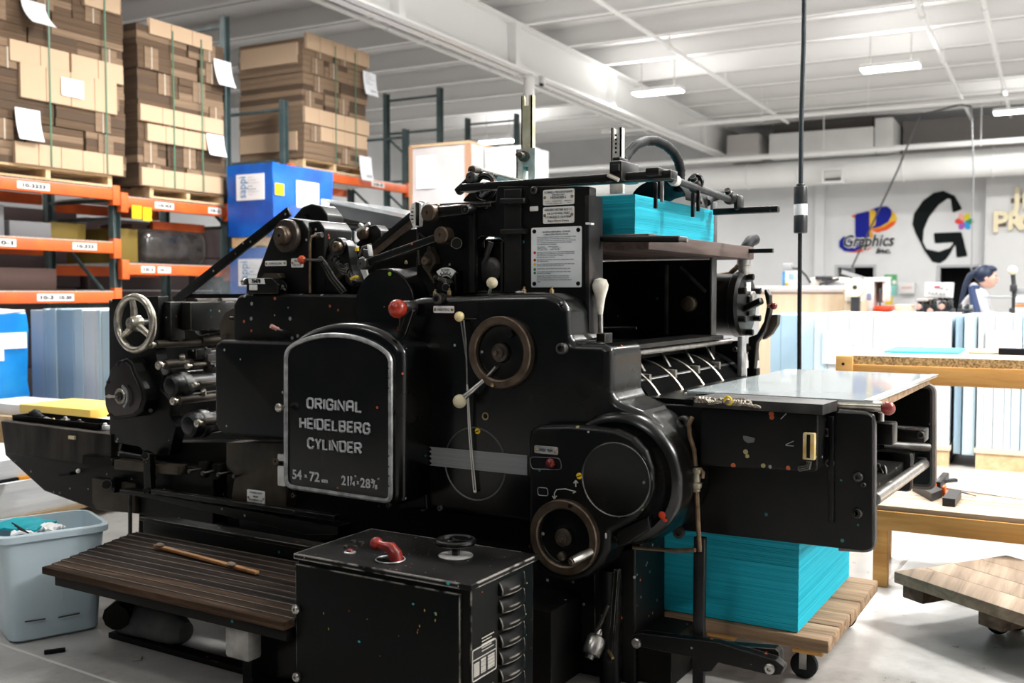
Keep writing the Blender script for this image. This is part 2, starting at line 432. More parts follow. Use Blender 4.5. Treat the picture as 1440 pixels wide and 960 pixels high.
# ------------------------------------------------------------------ lamps: the hall's ceiling fixtures, plus added ones out of view
FIX_GLOW = glow('lit_lamp_diffuser', (1.0, 0.98, 0.95), 14)
FIX_BODY = flat('lamp_housing', (0.8, 0.8, 0.8))
LAMP = 300.0
def ceiling_or_added_lamp(u, v, label, power=LAMP, z=4.75, up=.36):
    t = thing('ceiling_or_added_lamp', label, 'lamp', (u, v, z), ROOM, 'high bay lamps under the ceiling and added fill lamps')
    build(MB().box((u - .44, v - .17, z + .02), (u + .44, v + .17, z + .08), .02), 'housing', FIX_BODY, t, ROOM)
    build(MB().box((u - .42, v - .155, z), (u + .42, v + .155, z + .02)), 'diffuser', FIX_GLOW, t, ROOM)
    for du in (-.3, .3): build(MB().tube([(u + du, v, z + .08), (u + du, v, 5.6)], .008, 6), 'hanger_wire', STEEL, t, ROOM)
    l = bpy.data.lights.new('lamp_light', 'AREA'); l.shape = 'RECTANGLE'; l.size = 0.8; l.size_y = 0.32; l.energy = power; l.color = (1.0, 0.985, 0.96)
    lo = bpy.data.objects.new('lamp_light', l); C.objects.link(lo); lo.parent = t
    lo.matrix_local = Matrix.Translation((0, 0, -0.02)); lo['kind'] = 'helper'
    l2 = l.copy(); l2.energy = power * up; l2.size = 1.0; l2.size_y = .5
    lo2 = bpy.data.objects.new('added_uplight', l2); C.objects.link(lo2); lo2.parent = t; lo2['kind'] = 'helper'  # upward light added to brighten the ceiling, stronger on lamps out of view
    lo2.matrix_local = Matrix.Translation((0, 0, .1)) @ Matrix.Rotation(math.pi, 4, 'X')
    return t
def lamp_px(px, py, label, power=LAMP): p = at(px, py, z=4.75, fr=ROOM); ceiling_or_added_lamp(p.x, p.y, label, power, up=.08)
lamp_px(925, 131, 'white high bay lamp beside the big white girder')
lamp_px(1252, 97, 'lit white lamp hanging in the open ceiling right of the girder', LAMP * .8)
lamp_px(1432, 158, 'lit white lamp at the right edge before the far wall', LAMP * .4)
lamp_px(700, 200, 'lit lamp far back, low behind the slotted metal post')
for (u, v, e, lb) in ((-9.9, 6.6, .45, 'added fill lamp above the loaded rack bays, out of the picture'), (-5.6, 8.2, .9, 'added fill lamp over the aisle behind the press, out of the picture'),
                      (-2.0, 10.6, .55, 'added fill lamp over the white wrapped loads, out of the picture'), (1.8, 10.6, .6, 'added fill lamp over the right end of the work table, out of the picture'),
                      (-1.4, 6.2, .85, 'added fill lamp over the press delivery, out of the picture'), (2.2, 5.6, 1.0, 'added fill lamp right of the press, out of the picture'),
                      (-5.4, 5.4, 0.4, 'added fill lamp over the far side of the press bed, out of the picture'), (2.4, 16.0, .7, 'added fill lamp to the right before the far wall, out of the picture'),
                      (3.4, 21.5, .7, 'added fill lamp farthest to the right before the far wall, out of the picture'), (-9.5, 2.6, 0.12, 'added fill lamp left of the grey bin, out of the picture'),
                      (-4.2, 0.6, 0.06, 'added fill lamp in front of the footboard, out of the picture'), (4.6, 4.4, 2.0, 'added fill lamp right of the delivery end, out of the picture'), (-1.4, -2.4, 0.17, 'added fill lamp behind the camera, out of the picture')):
    ceiling_or_added_lamp(u, v, lb, LAMP * e)  # unseen lamps added to brighten the racks, press front and paper stacks

# ------------------------------------------------------------------ floor, ceiling, walls
def floor_mat():
    m, nt, b = principled('polished_concrete', (0.4, 0.39, 0.37), 0.3, 0, 0.4)
    L = nt.links.new
    tc = nd(nt, 'ShaderNodeTexCoord')
    n1 = nd(nt, 'ShaderNodeTexNoise', Scale=0.9, Detail=8.0, Roughness=0.6); L(tc.outputs['Object'], n1.inputs['Vector'])
    n2 = nd(nt, 'ShaderNodeTexNoise', Scale=9.0, Detail=8.0, Roughness=0.7); L(tc.outputs['Object'], n2.inputs['Vector'])
    ad = nd(nt, 'ShaderNodeMath', operation='MULTIPLY_ADD'); L(n2.outputs['Fac'], ad.inputs[0]); ad.inputs[1].default_value = 0.5; L(n1.outputs['Fac'], ad.inputs[2])
    rp = ramp(nt, [(0.5, (0.2, 0.19, 0.175)), (0.72, (0.38, 0.37, 0.355)), (0.95, (0.52, 0.51, 0.495))]); L(ad.outputs[0], rp.inputs[0])
    L(rp.outputs[0], b.inputs['Base Color'])
    rr = nd(nt, 'ShaderNodeMapRange'); L(n2.outputs['Fac'], rr.inputs[0]); rr.inputs[3].default_value = 0.2; rr.inputs[4].default_value = 0.42
    L(rr.outputs[0], b.inputs['Roughness'])
    return m
FLOOR = floor_mat()
fl = build(MB().box((-16, -3, -0.2), (8, 25.6, 0)), 'floor', FLOOR, None, ROOM, 'structure')
JOINT = flat('pale_joint_filler', (0.62, 0.61, 0.58), 0.6)
j = MB()
a, b_ = at(0, 905, z=0), at(205, 975, z=0); d_ = (b_ - a).normalized()
j.bar(a - d_ * .5 + Vector((0, 0, .0004)), b_ + d_ * 2 + Vector((0, 0, .0004)), .012, .001)
a, b_ = at(1262, 800, z=0), at(1322, 730, z=0); d_ = (b_ - a).normalized()
j.bar(a - d_ * .2 + Vector((0, 0, .0004)), b_ + d_ * 6 + Vector((0, 0, .0004)), .02, .001)
build(j, 'control_joint', JOINT, fl, PRESS)

CEIL = mottled('white_ceiling_deck', (0.82, 0.815, 0.805), (0.88, 0.875, 0.87), 2, 0.7)
ce = build(MB().box((-16, -3, 5.62), (8, 25.6, 5.8)), 'ceiling', CEIL, None, ROOM, 'structure')
PUR = flat('purlin_paint', (0.84, 0.835, 0.825), 0.6)
SEAM = flat('grey_seam', (0.25, 0.24, 0.23), 0.7)
for i in range(13):
    v = 6.0 + 1.5 * i
    m = MB()
    m.prism([(v - .09, 5.3), (v + .012, 5.3), (v + .012, 5.6), (v + .1, 5.6), (v + .1, 5.62), (v - .01, 5.62), (v - .01, 5.32), (v - .09, 5.32)], -16, 8, 'x')
    build(m, 'purlin', PUR, ce, ROOM)
    m = MB().box((-16, v + .012, 5.296), (8, v + .034, 5.302))
    m.box((-16, v + .75, 5.612), (8, v + .78, 5.622))
    build(m, 'seam', SEAM, ce, ROOM)
    m = MB()
    for u in [-14.2 + 2.1 * k for k in range(11)]: m.bar((u, v, 5.32), (u + .02, v + .55, 5.6), .03, .03)
    build(m, 'purlin_brace', PUR, ce, ROOM)

# the big girder, its stiffeners and the column
GU, GZ0, GZ1 = -7.2, 4.62, 5.3
m = MB().box((GU - .012, 4, GZ0), (GU + .012, 25.2, GZ1)).box((GU - .15, 4, GZ0), (GU + .15, 25.2, GZ0 + .03)).box((GU - .15, 4, GZ1 - .03), (GU + .15, 25.2, GZ1))
gi = build(m, 'trim_1', WHITE, None, ROOM, 'structure')
for v in (10.2, 13.2, 16.9, 22.3):
    build(MB().box((GU - .14, v - .07, GZ0 + .03), (GU + .14, v + .07, GZ1 - .03)), 'stiffener', WHITE, gi, ROOM)
p = at(735, 120, z=4.5, fr=ROOM)
co = build(MB().cyl((GU, p.y, 0), (GU, p.y, GZ0), .085, n=24), 'trim_2', WHITE, None, ROOM, 'structure')
build(MB().box((GU - .15, p.y - .15, GZ0 - .02), (GU + .15, p.y + .15, GZ0)), 'column_cap', WHITE, co, ROOM)
m = MB().cyl((GU + .2, p.y + .05, 4.53), (GU + .2, p.y + .05, 4.62), .05, n=14); m.ball((GU + .2, p.y + .05, 4.52), .055, 12)
c = build(m, 'security_camera', flat('camera_white', (.6, .6, .6)), None, ROOM)
tag(c, 'small dome camera hanging under the girder beside the white column', 'camera')
build(MB().ball((GU + .2, p.y + .04, 4.50), .043, 12), 'lens', INK, c, ROOM)

# back wall: panels round two dark openings
WY = 25.3
WALL = mottled('grey_white_wall', (0.66, 0.665, 0.67), (0.72, 0.725, 0.73), 1, 0.8)
doors = []
for a, b2 in (((1178, 376), (1227, 470)), ((1322, 376), (1376, 470))):
    p0, p1 = at(*a, y=WY, fr=ROOM), at(*b2, y=WY, fr=ROOM); doors.append((p0.x, p1.x, p0.z))
(a0, a1, az), (b0, b1, bz) = doors
m = MB().holed([(-16, 0), (8, 0), (8, 5.62), (-16, 5.62)], [[(a0, .01), (a1, .01), (a1, az), (a0, az)], [(b0, .01), (b1, .01), (b1, bz), (b0, bz)]], WY, WY + .2)
wb = build(m, 'wall_back', WALL, None, ROOM, 'structure')
DARK = flat('dark_room_beyond', (0.012, 0.013, 0.015), 0.8)
for i, (x0, x1, zz) in enumerate(doors):
    m = MB().box((x0 - .1, WY + 1.4, 0), (x1 + .1, WY + 1.45, zz + .1))
    d = build(m, 'door_%d' % (i + 1), DARK, None, ROOM, 'structure')
    m = MB()
    m.box((x0 - .1, WY + .2, 0), (x0 - .05, WY + 1.4, zz + .1)).box((x1 + .05, WY + .2, 0), (x1 + .1, WY + 1.4, zz + .1)).box((x0 - .1, WY + .2, zz + .05), (x1 + .1, WY + 1.4, zz + .1))
    build(m, 'reveal', DARK, d, ROOM)
    m = MB()
    for c0, c1 in (((x0 - .06, 0), (x0, zz)), ((x1, 0), (x1 + .06, zz)), ((x0 - .06, zz), (x1 + .06, zz + .06))):
        m.box((c0[0], WY - .03, c0[1]), (c1[0], WY + .02, c1[1]))
    build(m, 'frame', flat('door_frame_grey_%d' % i, (.45, .46, .48)), d, ROOM)
# a lighter stretch of wall standing forward at the right, and side walls
p0 = at(1386, 300, y=24.7, fr=ROOM)
build(MB().box((p0.x, 24.7, 0), (8, WY, 4.0)), 'wall_right', flat('white_wall', (.54, .54, .54), .8), None, ROOM, 'structure')
build(MB().box((-16.2, -3, 0), (-16, 25.6, 5.62)), 'wall_left', WALL, None, ROOM, 'structure')
build(MB().box((8, -3, 0), (8.2, 25.6, 5.62)), 'wall_side', WALL, None, ROOM, 'structure')
# pilaster line and lower white band of the back wall
pp = at(1162, 300, y=WY, fr=ROOM)
build(MB().box((pp.x - .25, WY - .12, 0), (pp.x - .02, WY, 4.2)), 'trim_3', WALL, None, ROOM, 'structure')

# ------------------------------------------------------------------ overhead services
PIPE = flat('white_pipe_paint', (0.84, 0.84, 0.83), 0.5)
def run(name, pts, r, label, mat=PIPE, cat='pipe', hang=(), group=None):
    o = build(MB().tube(pts, r, 10), name, mat, None, ROOM); tag(o, label, cat, group)
    for h in hang:
        m = MB().tube([h, (h[0], h[1], 5.6)], .012, 6).torus((h[0], h[1], h[2]), (pts[1][0] - pts[0][0], pts[1][1] - pts[0][1], 0), r * 1.25, .012, 14, 6)
        build(m, 'pipe_hanger', mat, o, ROOM)
    return o
run('sprinkler_pipe', [(-9, 20.8, 4.9), (2, 20.8, 4.9)], .045, 'straight white pipe crossing before the far wall, in front of the soffit boxes', hang=[(-5.4, 20.8, 4.9), (-3.3, 20.8, 4.9), (-.2, 20.8, 4.9)])
run('sprinkler_pipe', [(-14, 23.1, 4.42), (3, 23.1, 4.42)], .06, 'thick white pipe running along just above the big round duct', hang=[(-4.6, 23.1, 4.42), (-1.4, 23.1, 4.42)])
for (u, v0, v1, lb) in ((-5.35, 5, 22.9, 'white pipe running away beside the girder toward the far wall'),
                        (-1.68, 5, 24.4, 'thick white pipe running away toward the right part of the far wall'),
                        (-.9, 5, 24.4, 'white pipe running away, the rightmost of those under the ceiling'),
                        (-8.6, 5, 24.5, 'white pipe running away left of the girder above the racks')):
    run('conduit_pipe', [(u, v0, 5.12), (u, v1, 5.12)], .034, lb, hang=[(u, v, 5.12) for v in (9, 12, 15, 18, 21)], group=None)
# thin droppers and conduits of the ceiling
m = MB()
a = at(1295, 172, y=22, fr=ROOM)
cable_pts = [at(1196, 380, y=24.9, fr=ROOM), at(1262, 240, y=22.5, fr=ROOM), at(1294, 162, y=21.5, fr=ROOM), at(1350, 147, y=21.5, fr=ROOM), at(1366, 150, y=21.5, fr=ROOM), at(1369, 240, y=21.5, fr=ROOM), at(1366, 380, y=21.5, fr=ROOM)]
o = build(MB().tube(cable_pts[:5], .02, 8), 'sagging_cable', flat('dark_cable', (.09, .09, .09)), None, ROOM)
tag(o, 'dark cable slanting down from the ceiling before the wall sign', 'cable')
o = build(MB().tube(cable_pts[4:], .014, 8), 'drop_cable', flat('grey_cable', (.3, .31, .32)), None, ROOM)
tag(o, 'thin grey cable hanging straight down beside the big black letter', 'cable')
# ducts
DUCT = mottled('white_duct', (0.72, 0.72, 0.71), (0.8, 0.8, 0.79), 1.5, 0.5)
pz = at(1100, 245, y=23.9, fr=ROOM)
d = build(MB().cyl((-15.9, 23.9, pz.z), (7.9, 23.9, pz.z), .3, n=28), 'air_duct', DUCT, None, ROOM)
tag(d, 'big round white air duct along the top of the far wall', 'duct')
m = MB()
for u in (-6.5, -5.3, -3.0, -1.2): m.torus((u, 23.9, pz.z), (1, 0, 0), .305, .02, 28, 6)
build(m, 'band', DUCT, d, ROOM)
pv = at(1171, 247, y=23.55, fr=ROOM)
m = MB().holed([(pv.x - .24, pv.z - .17), (pv.x + .24, pv.z - .17), (pv.x + .24, pv.z + .17), (pv.x - .24, pv.z + .17)], [[(pv.x - .19, pv.z - .12), (pv.x + .19, pv.z - .12), (pv.x + .19, pv.z + .12), (pv.x - .19, pv.z + .12)]], 23.5, 23.75)
vn = build(m, 'vent', DUCT, d, ROOM)
m = MB().box((pv.x - .19, 23.66, pv.z - .12), (pv.x + .19, 23.7, pv.z + .12))
build(m, 'grille', flat('vent_dark', (.14, .13, .12)), vn, ROOM)
# soffit boxes and dark slot under the ceiling
s0 = at(1022, 190, y=23.4, fr=ROOM); s1 = at(1066, 230, y=23.4, fr=ROOM); s2 = at(1252, 190, y=23.4, fr=ROOM)
GREY_BOX = flat('soffit_grey', (.52, .5, .48), .7)
o = build(MB().box((s0.x, 23.4, pz.z + .32), (s1.x, 25.2, s0.z), .02), 'soffit_box', GREY_BOX, None, ROOM); tag(o, 'square grey duct box where the girder meets the far wall', 'duct', None)
o = build(MB().box((s1.x + .25, 23.4, pz.z + .32), (s2.x - .35, 25.2, s0.z - .05), .02), 'soffit_box', DUCT, None, ROOM); tag(o, 'long flat white duct box before the far wall under a dark gap', 'duct')
build(MB().box((s2.x - .33, 23.4, pz.z + .32), (s2.x + .05, 25.2, s0.z + .12), .02), 'end_collar', DUCT, o, ROOM)
o = build(MB().box((s2.x + .1, 24.65, s1.z - .1), (4, 25.25, s0.z + .2)), 'soffit_box', flat('soffit_dark', (.28, .26, .25), .8), None, ROOM); tag(o, 'grey brown bulkhead above the bright end of the round duct', 'duct')
o = build(MB().box((s1.x + .3, 23.6, s0.z - .049), (s2.x - .4, 25.0, min(5.25, s0.z + .2))), 'shaded_gap_box', flat('painted_gap_shade', (.07, .065, .06), .8), None, ROOM); tag(o, 'dark box painting the shaded gap above the flat white duct box', 'tray')  # dark box drawing the shade in the gap over the duct box

# ------------------------------------------------------------------ signs on the far wall
def wq(pts, y=WY - .03): return [(p.x, p.z) for p in (at(a, b, y=y, fr=ROOM) for a, b in pts)]
def lg(x, y): return (1170 + x / 9.6, 270 + y / 9.6)
BLUE = flat('sign_blue', (0.015, 0.022, 0.26), .7, .08); SYEL = mottled('sign_yellow', (.75, .5, .01), (.75, .32, .01), 1); SORG = flat('sign_orange', (.75, .1, .01)); SBLK = flat('sign_black', (.008, .011, .011), .7, .05)
t = thing('wall_sign', 'blue and orange lettered company sign painted on the far wall', 'sign', (at(1225, 356, y=WY - .02, fr=ROOM)), ROOM)
Y0 = WY - .012
def prismpx(pts, y0, y1, mat, name, par, conv=None):
    return build(MB().prism(wq(pts if conv is None else [conv(*p) for p in pts]), y0, y1), name, mat, par, ROOM)
prismpx([(560, 235), (790, 240), (850, 290), (880, 360), (830, 450), (740, 510), (610, 545), (530, 515), (600, 640), (505, 660), (505, 240)], Y0, WY, SYEL, 'shadow_letter', t, lg)
prismpx([(520, 510), (700, 470), (800, 400), (870, 390), (830, 450), (740, 510), (610, 545)], Y0 - .006, WY, SORG, 'shadow_letter', t, lg)
prismpx([(255, 325), (310, 300), (310, 350)], Y0 - .006, WY, SORG, 'shadow_letter', t, lg)
prismpx([(200, 770), (300, 740), (420, 770), (545, 740), (450, 800), (330, 815), (220, 810)], Y0 - .006, WY, SORG, 'shadow_letter', t, lg)
m = MB()
m.prism(wq([lg(*p) for p in rnd_corners([(312, 300), (505, 250), (505, 600), (480, 660), (420, 740), (300, 805), (170, 800), (95, 740), (95, 660), (150, 600), (230, 600), (265, 650), (230, 690), (190, 680), (200, 720), (270, 720), (312, 660)], 25, 3)]), Y0 - .012, WY)
m.prism(wq([lg(*p) for p in rnd_corners([(505, 250), (620, 200), (740, 190), (800, 240), (805, 310), (760, 400), (650, 465), (520, 500), (585, 440), (595, 350), (590, 260), (560, 235)], 25, 3)]), Y0 - .012, WY)
build(m, 'letter', BLUE, t, ROOM)
o0 = at(*lg(480, 720), y=Y0 - .02, fr=ROOM)
WHT = flat('sign_white', (.82, .82, .82))
m = MB().text('Graphics', .40, (o0.x, o0.y, o0.z - .02), (1, 0, 0), (0, 0, 1), .004, width=1.18, shear=.25, bold=.03)
build(m, 'lettering', WHT, t, ROOM)
m = MB().text('Graphics', .40, (o0.x, o0.y - .01, o0.z - .02), (1, 0, 0), (0, 0, 1), .004, width=1.16, shear=.25, bold=.008)
o1 = at(*lg(690, 790), y=Y0 - .02, fr=ROOM)
m.text('Inc.', .17, (o1.x, o1.y, o1.z - .06), (1, 0, 0), (0, 0, 1), .004, width=.34, shear=.25, bold=.006)
build(m, 'lettering', SBLK, t, ROOM)
def gg(x, y): return (1080 + x / 4, 240 + y / 4)
t = thing('wall_sign', 'large black G shaped sign with a small colour flower on the far wall', 'sign', (at(1322, 370, y=WY - .02, fr=ROOM)), ROOM)
outer = [(985, 113), (1050, 140), (1092, 215), (1038, 236), (1028, 160), (1010, 155), (960, 190), (905, 260), (875, 330), (870, 400), (890, 440), (960, 455), (1020, 435), (1050, 400), (938, 408), (932, 350), (1088, 344), (1122, 480), (1060, 488), (1055, 402), (1028, 460), (1000, 500), (965, 520), (925, 512), (880, 450), (830, 350), (812, 300), (822, 240), (870, 170), (930, 125)]
prismpx(rnd_corners(outer, 8, 2), Y0 - .012, WY, SBLK, 'letter', t, gg)
for k, (colr, nm) in enumerate((((.02, .25, .12), 'g'), ((.02, .3, .65), 'b'), ((.35, .1, .45), 'p'), ((.7, .05, .04), 'r'), ((.8, .4, .32), 's'), ((.6, .55, .02), 'y'))):
    th = -k * math.pi / 3; cx, cy = 1105, 284
    pts = []
    for i in range(10):
        a = 2 * math.pi * i / 10
        ex, ey = 30 + 24 * math.cos(a), 17 * math.sin(a)
        pts.append(gg(cx + ex * math.cos(th) - ey * math.sin(th), cy - (ex * math.sin(th) + ey * math.cos(th)) * 0.95))
    build(MB().prism(wq(pts), Y0 - .016 - .001 * k, WY), 'petal', flat('petal_' + nm, colr), t, ROOM)
CREAM_L = flat('cream_letters', (.62, .55, .38))
t = thing('wall_lettering', 'cream raised letters on the white wall at the right edge', 'sign', at(1420, 320, y=24.66, fr=ROOM), ROOM)
for s_, px, py, size in (('J', 1430, 292, .62), ('P', 1406, 325, .62), ('R', 1427, 322, .5), ('O', 1446, 322, .5), ('P', 1446, 292, .5)):
    p = at(px, py, y=24.64, fr=ROOM)
    build(MB().text(s_, size, p, (1, 0, 0), (0, 0, 1), .03, bold=.02), 'letter', CREAM_L, t, ROOM)
    build(MB().box((p.x - .12, 24.66, p.z + size * .18), (p.x + .12, 24.7, p.z + size * .34)), 'mounting_block', flat('block_brown', (.1, .07, .05)), t, ROOM)
# ------------------------------------------------------------------ pallet racking along the left
RU, RD = -8.5, 1.1      # front plane, depth
def upright_mesh(h):
    m = MB()
    holes = []
    z = .1
    while z < h - .08:
        for dx in (-.022, .022): holes.append([(dx - .008, z), (dx + .008, z), (dx + .008, z + .022), (dx - .008, z + .022)])
        z += .06
    m.holed([(-.045, 0), (.045, 0), (.045, h), (-.045, h)], holes, 0, -.004, 'x')
    m.box((-.075, -.045, 0), (-.003, -.041, h)).box((-.075, .041, 0), (-.003, .045, h))
    m.box((-.06, -.04, 0), (-.056, .04, h))
    return m
UPM = {}
def upright(par, v, h, front=True):
    if h not in UPM:
        o = build(upright_mesh(h), 'upright', RACK_GREEN, par, ROOM, origin=(0, 0, 0)); UPM[h] = o
    else:
        o = UPM[h].copy(); C.objects.link(o); o.parent = par
    u = RU if front else RU - RD + .075
    M = frm(ROOM) @ Matrix.Translation((u, v, 0))
    o.matrix_local = WM[par.name].inverted() @ M; return o
RLAB = flat('rack_label_white', (.82, .8, .78))
def rack_beam(par, v0, v1, z, labels=(), back=True):
    m = MB().box((RU + .005, v0, z), (RU + .055, v1, z + .11), .006).box((RU - .02, v0, z), (RU + .006, v1, z + .075))
    b = build(m, 'beam', ORANGE, par, ROOM)
    for v in (v0, v1): build(MB().box((RU - .01, v - .045, z - .05), (RU + .062, v + .045, z + .15), .004), 'beam_end_plate', ORANGE, b, ROOM)
    if back: build(MB().box((RU - RD - .05, v0, z), (RU - RD, v1, z + .11)), 'beam', ORANGE, par, ROOM)
    m = MB()
    k = int((v1 - v0) / .05)
    for i in range(k): m.bar((RU + .05, v0 + .05 * i + .02, z + .118), (RU - RD, v0 + .05 * i + .02, z + .118), .008, .008)
    for i in range(9): m.bar((RU + .04 - i * .13, v0, z + .113), (RU + .04 - i * .13, v1, z + .113), .008, .008)
    build(m, 'wire_deck', ZINC, par, ROOM, kind='stuff')
    for (v, wd, s) in labels:
        l = build(MB().box((RU + .055, v - wd / 2, z + .022), (RU + .058, v + wd / 2, z + .09)), 'beam_label', RLAB, b, ROOM)
        build(MB().text(s, .05, (RU + .059, v, z + .038), (0, 1, 0), (0, 0, 1), .0008, width=wd * .7, bold=.002), 'label_print', INK, b, ROOM)
def lad(par, v, h):
    z = .25
    def B(p0, p1, w_): build(MB().bar(p0, p1, w_, w_), 'ladder_brace', RACK_GREEN, par, ROOM)
    while z < h - .3:
        B((RU - .05, v, z), (RU - RD + .05, v, z), .035)
        if z + .9 < h: B((RU - .05, v, z), (RU - RD + .05, v, z + .85), .03)
        z += .9
    B((RU - .05, v, h - .12), (RU - RD + .05, v, h - .12), .035)
rk = thing('pallet_rack', 'orange beamed pallet rack along the left wall with green perforated posts', 'rack', (RU - .5, 7.1, 0), ROOM)
for v, h in ((5.2, 2.36), (7.12, 2.36), (8.72, 4.5)):
    upright(rk, v, h); upright(rk, v, h, False); lad(rk, v, h)
zA = [at(100, 268, x=RU, fr=ROOM).z - .055, at(100, 346, x=RU, fr=ROOM).z - .055, at(100, 418, x=RU, fr=ROOM).z - .055]
zB = [at(240, 291, x=RU, fr=ROOM).z - .055, at(240, 380, x=RU, fr=ROOM).z - .055]
def vat(px, py): return at(px, py, x=RU, fr=ROOM).y
rack_beam(rk, 5.25, 7.07, zA[0], [(vat(42, 268), .34, '10-3333')])
rack_beam(rk, 5.25, 7.07, zA[1], [(vat(2, 350), .22, '10-1'), (vat(114, 355), .28, '10-333')])
rack_beam(rk, 5.25, 7.07, zA[2], [(vat(60, 418), .2, '10-3'), (vat(86, 418), .2, '10-30')])
rack_beam(rk, 7.17, 8.67, zB[0], [(vat(226, 291), .26, '10-03'), (vat(297, 298), .2, '10-2')])
rack_beam(rk, 7.17, 8.67, zB[1], [(vat(203, 381), .18, '10-1'), (vat(226, 382), .18, '10-11')])
# bright bar under the upper beam of the second bay
build(MB().box((RU - .4, 7.9, zB[0] - .17), (RU - .35, 8.67, zB[0] - .08)), 'beam', ORANGE, rk, ROOM)
for a, b2 in ((191, 199), (204, 211)):
    pass
rk2 = thing('pallet_rack', 'farther rack with green posts behind the blue wrapped loads', 'rack', (RU - .5, 11, 0), ROOM)
for v, h in ((9.72, 3.7), (12.4, 3.72)): upright(rk2, v, h); upright(rk2, v, h, False); lad(rk2, v, h)
zC = at(540, 262, x=RU, fr=ROOM).z - .055
rack_beam(rk2, 9.77, 12.35, zC, [(vat(527, 258), .3, '10-5')])
rk3 = thing('pallet_rack', 'empty tall rack frame farthest along the left aisle', 'rack', (RU - .5, 13.4, 0), ROOM)
for v, h in ((13.35, 4.5), (15.9, 4.5)): upright(rk3, v, h); upright(rk3, v, h, False); lad(rk3, v, h)
rack_beam(rk3, 13.4, 15.85, zC - .25)

def sign_card(px0, py0, px1, py1, mat, label):
    p0, p1 = at(px0, py0, x=RU + .075, fr=ROOM), at(px1, py1, x=RU + .075, fr=ROOM)
    o = build(MB().box((RU + .073, p0.y, p1.z), (RU + .08, p1.y, p0.z)), 'hanging_tag', mat, None, ROOM)
    return tag(o, label, 'tag')
sign_card(185, 288, 199, 308, YELLOW, 'yellow card hung on the orange beam, the left and higher one')
sign_card(200.5, 291, 213, 311, YELLOW, 'yellow card hung on the orange beam, the right and lower one')

# ------------------------------------------------------------------ pallets and strapped carton loads
def pallet(u0, u1, v0, v1, z, label, group=None, mat=None):
    mat = mat or PALE_WOOD
    t = thing('wooden_pallet', label, 'pallet', ((u0 + u1) / 2, (v0 + v1) / 2, z), ROOM, group)
    for k in range(3):
        v = v0 + (v1 - v0 - .05) * k / 2
        build(MB().box((u0, v, z + .02), (u1, v + .05, z + .1)), 'stringer', mat, t, ROOM)
    n = 6
    for k in range(n):
        u = u0 + (u1 - u0 - .1) * k / (n - 1)
        build(MB().box((u, v0, z + .1), (u + .1, v1, z + .12)), 'deck_board', mat, t, ROOM)
    for k in range(3):
        u = u0 + (u1 - u0 - .1) * k / 2
        build(MB().box((u, v0, z), (u + .1, v1, z + .02)), 'bottom_board', mat, t, ROOM)
    return t
STRAP = flat('green_strap', (.06, .17, .1), .4)
NOTE = flat('white_shipping_note', (.86, .88, .92), .7)
NPRINT = flat('note_print', (.45, .47, .5))
def note(par, u, v0, v1, z0, z1, curl=.03, lines=5):
    """a paper note taped by its top edge, its lower end curling off the load"""
    vs = []; fs = []; n = 6
    for i in range(n + 1):
        s = i / n; off = .01 + curl * s * s
        for v in (v0, v1): vs.append((u + off, v, z1 + (z0 - z1) * s))
    for i in range(n): fs.append((2 * i, 2 * i + 1, 2 * i + 3, 2 * i + 2))
    m = MB().add(vs, fs); m.add([(a[0] - .002, a[1], a[2]) for a in vs], [tuple(reversed(f)) for f in fs])
    o = build(m, 'shipping_note', NOTE, par, ROOM)
    m = MB()
    for k in range(lines):
        s = .12 + .1 * k; off = .0115 + curl * s * s; z = z1 + (z0 - z1) * s
        m.box((u + off, v0 + .15 * (v1 - v0), z), (u + off + .001, v0 + (.5 + .35 * ((k * 7) % 3) / 2) * (v1 - v0), z + .008))
    s = .8; off = .013 + curl * s * s
    m.box((u + off, v0 + .45 * (v1 - v0), z1 + (z0 - z1) * .86), (u + off + .001, v0 + .9 * (v1 - v0), z1 + (z0 - z1) * .76))
    build(m, 'note_print', NPRINT, par, ROOM, kind='stuff')
TWINE = flat('pale_twine', (.5, .43, .35), .8)
CDARK = flat('dark_cardboard', (.085, .055, .035), .85)
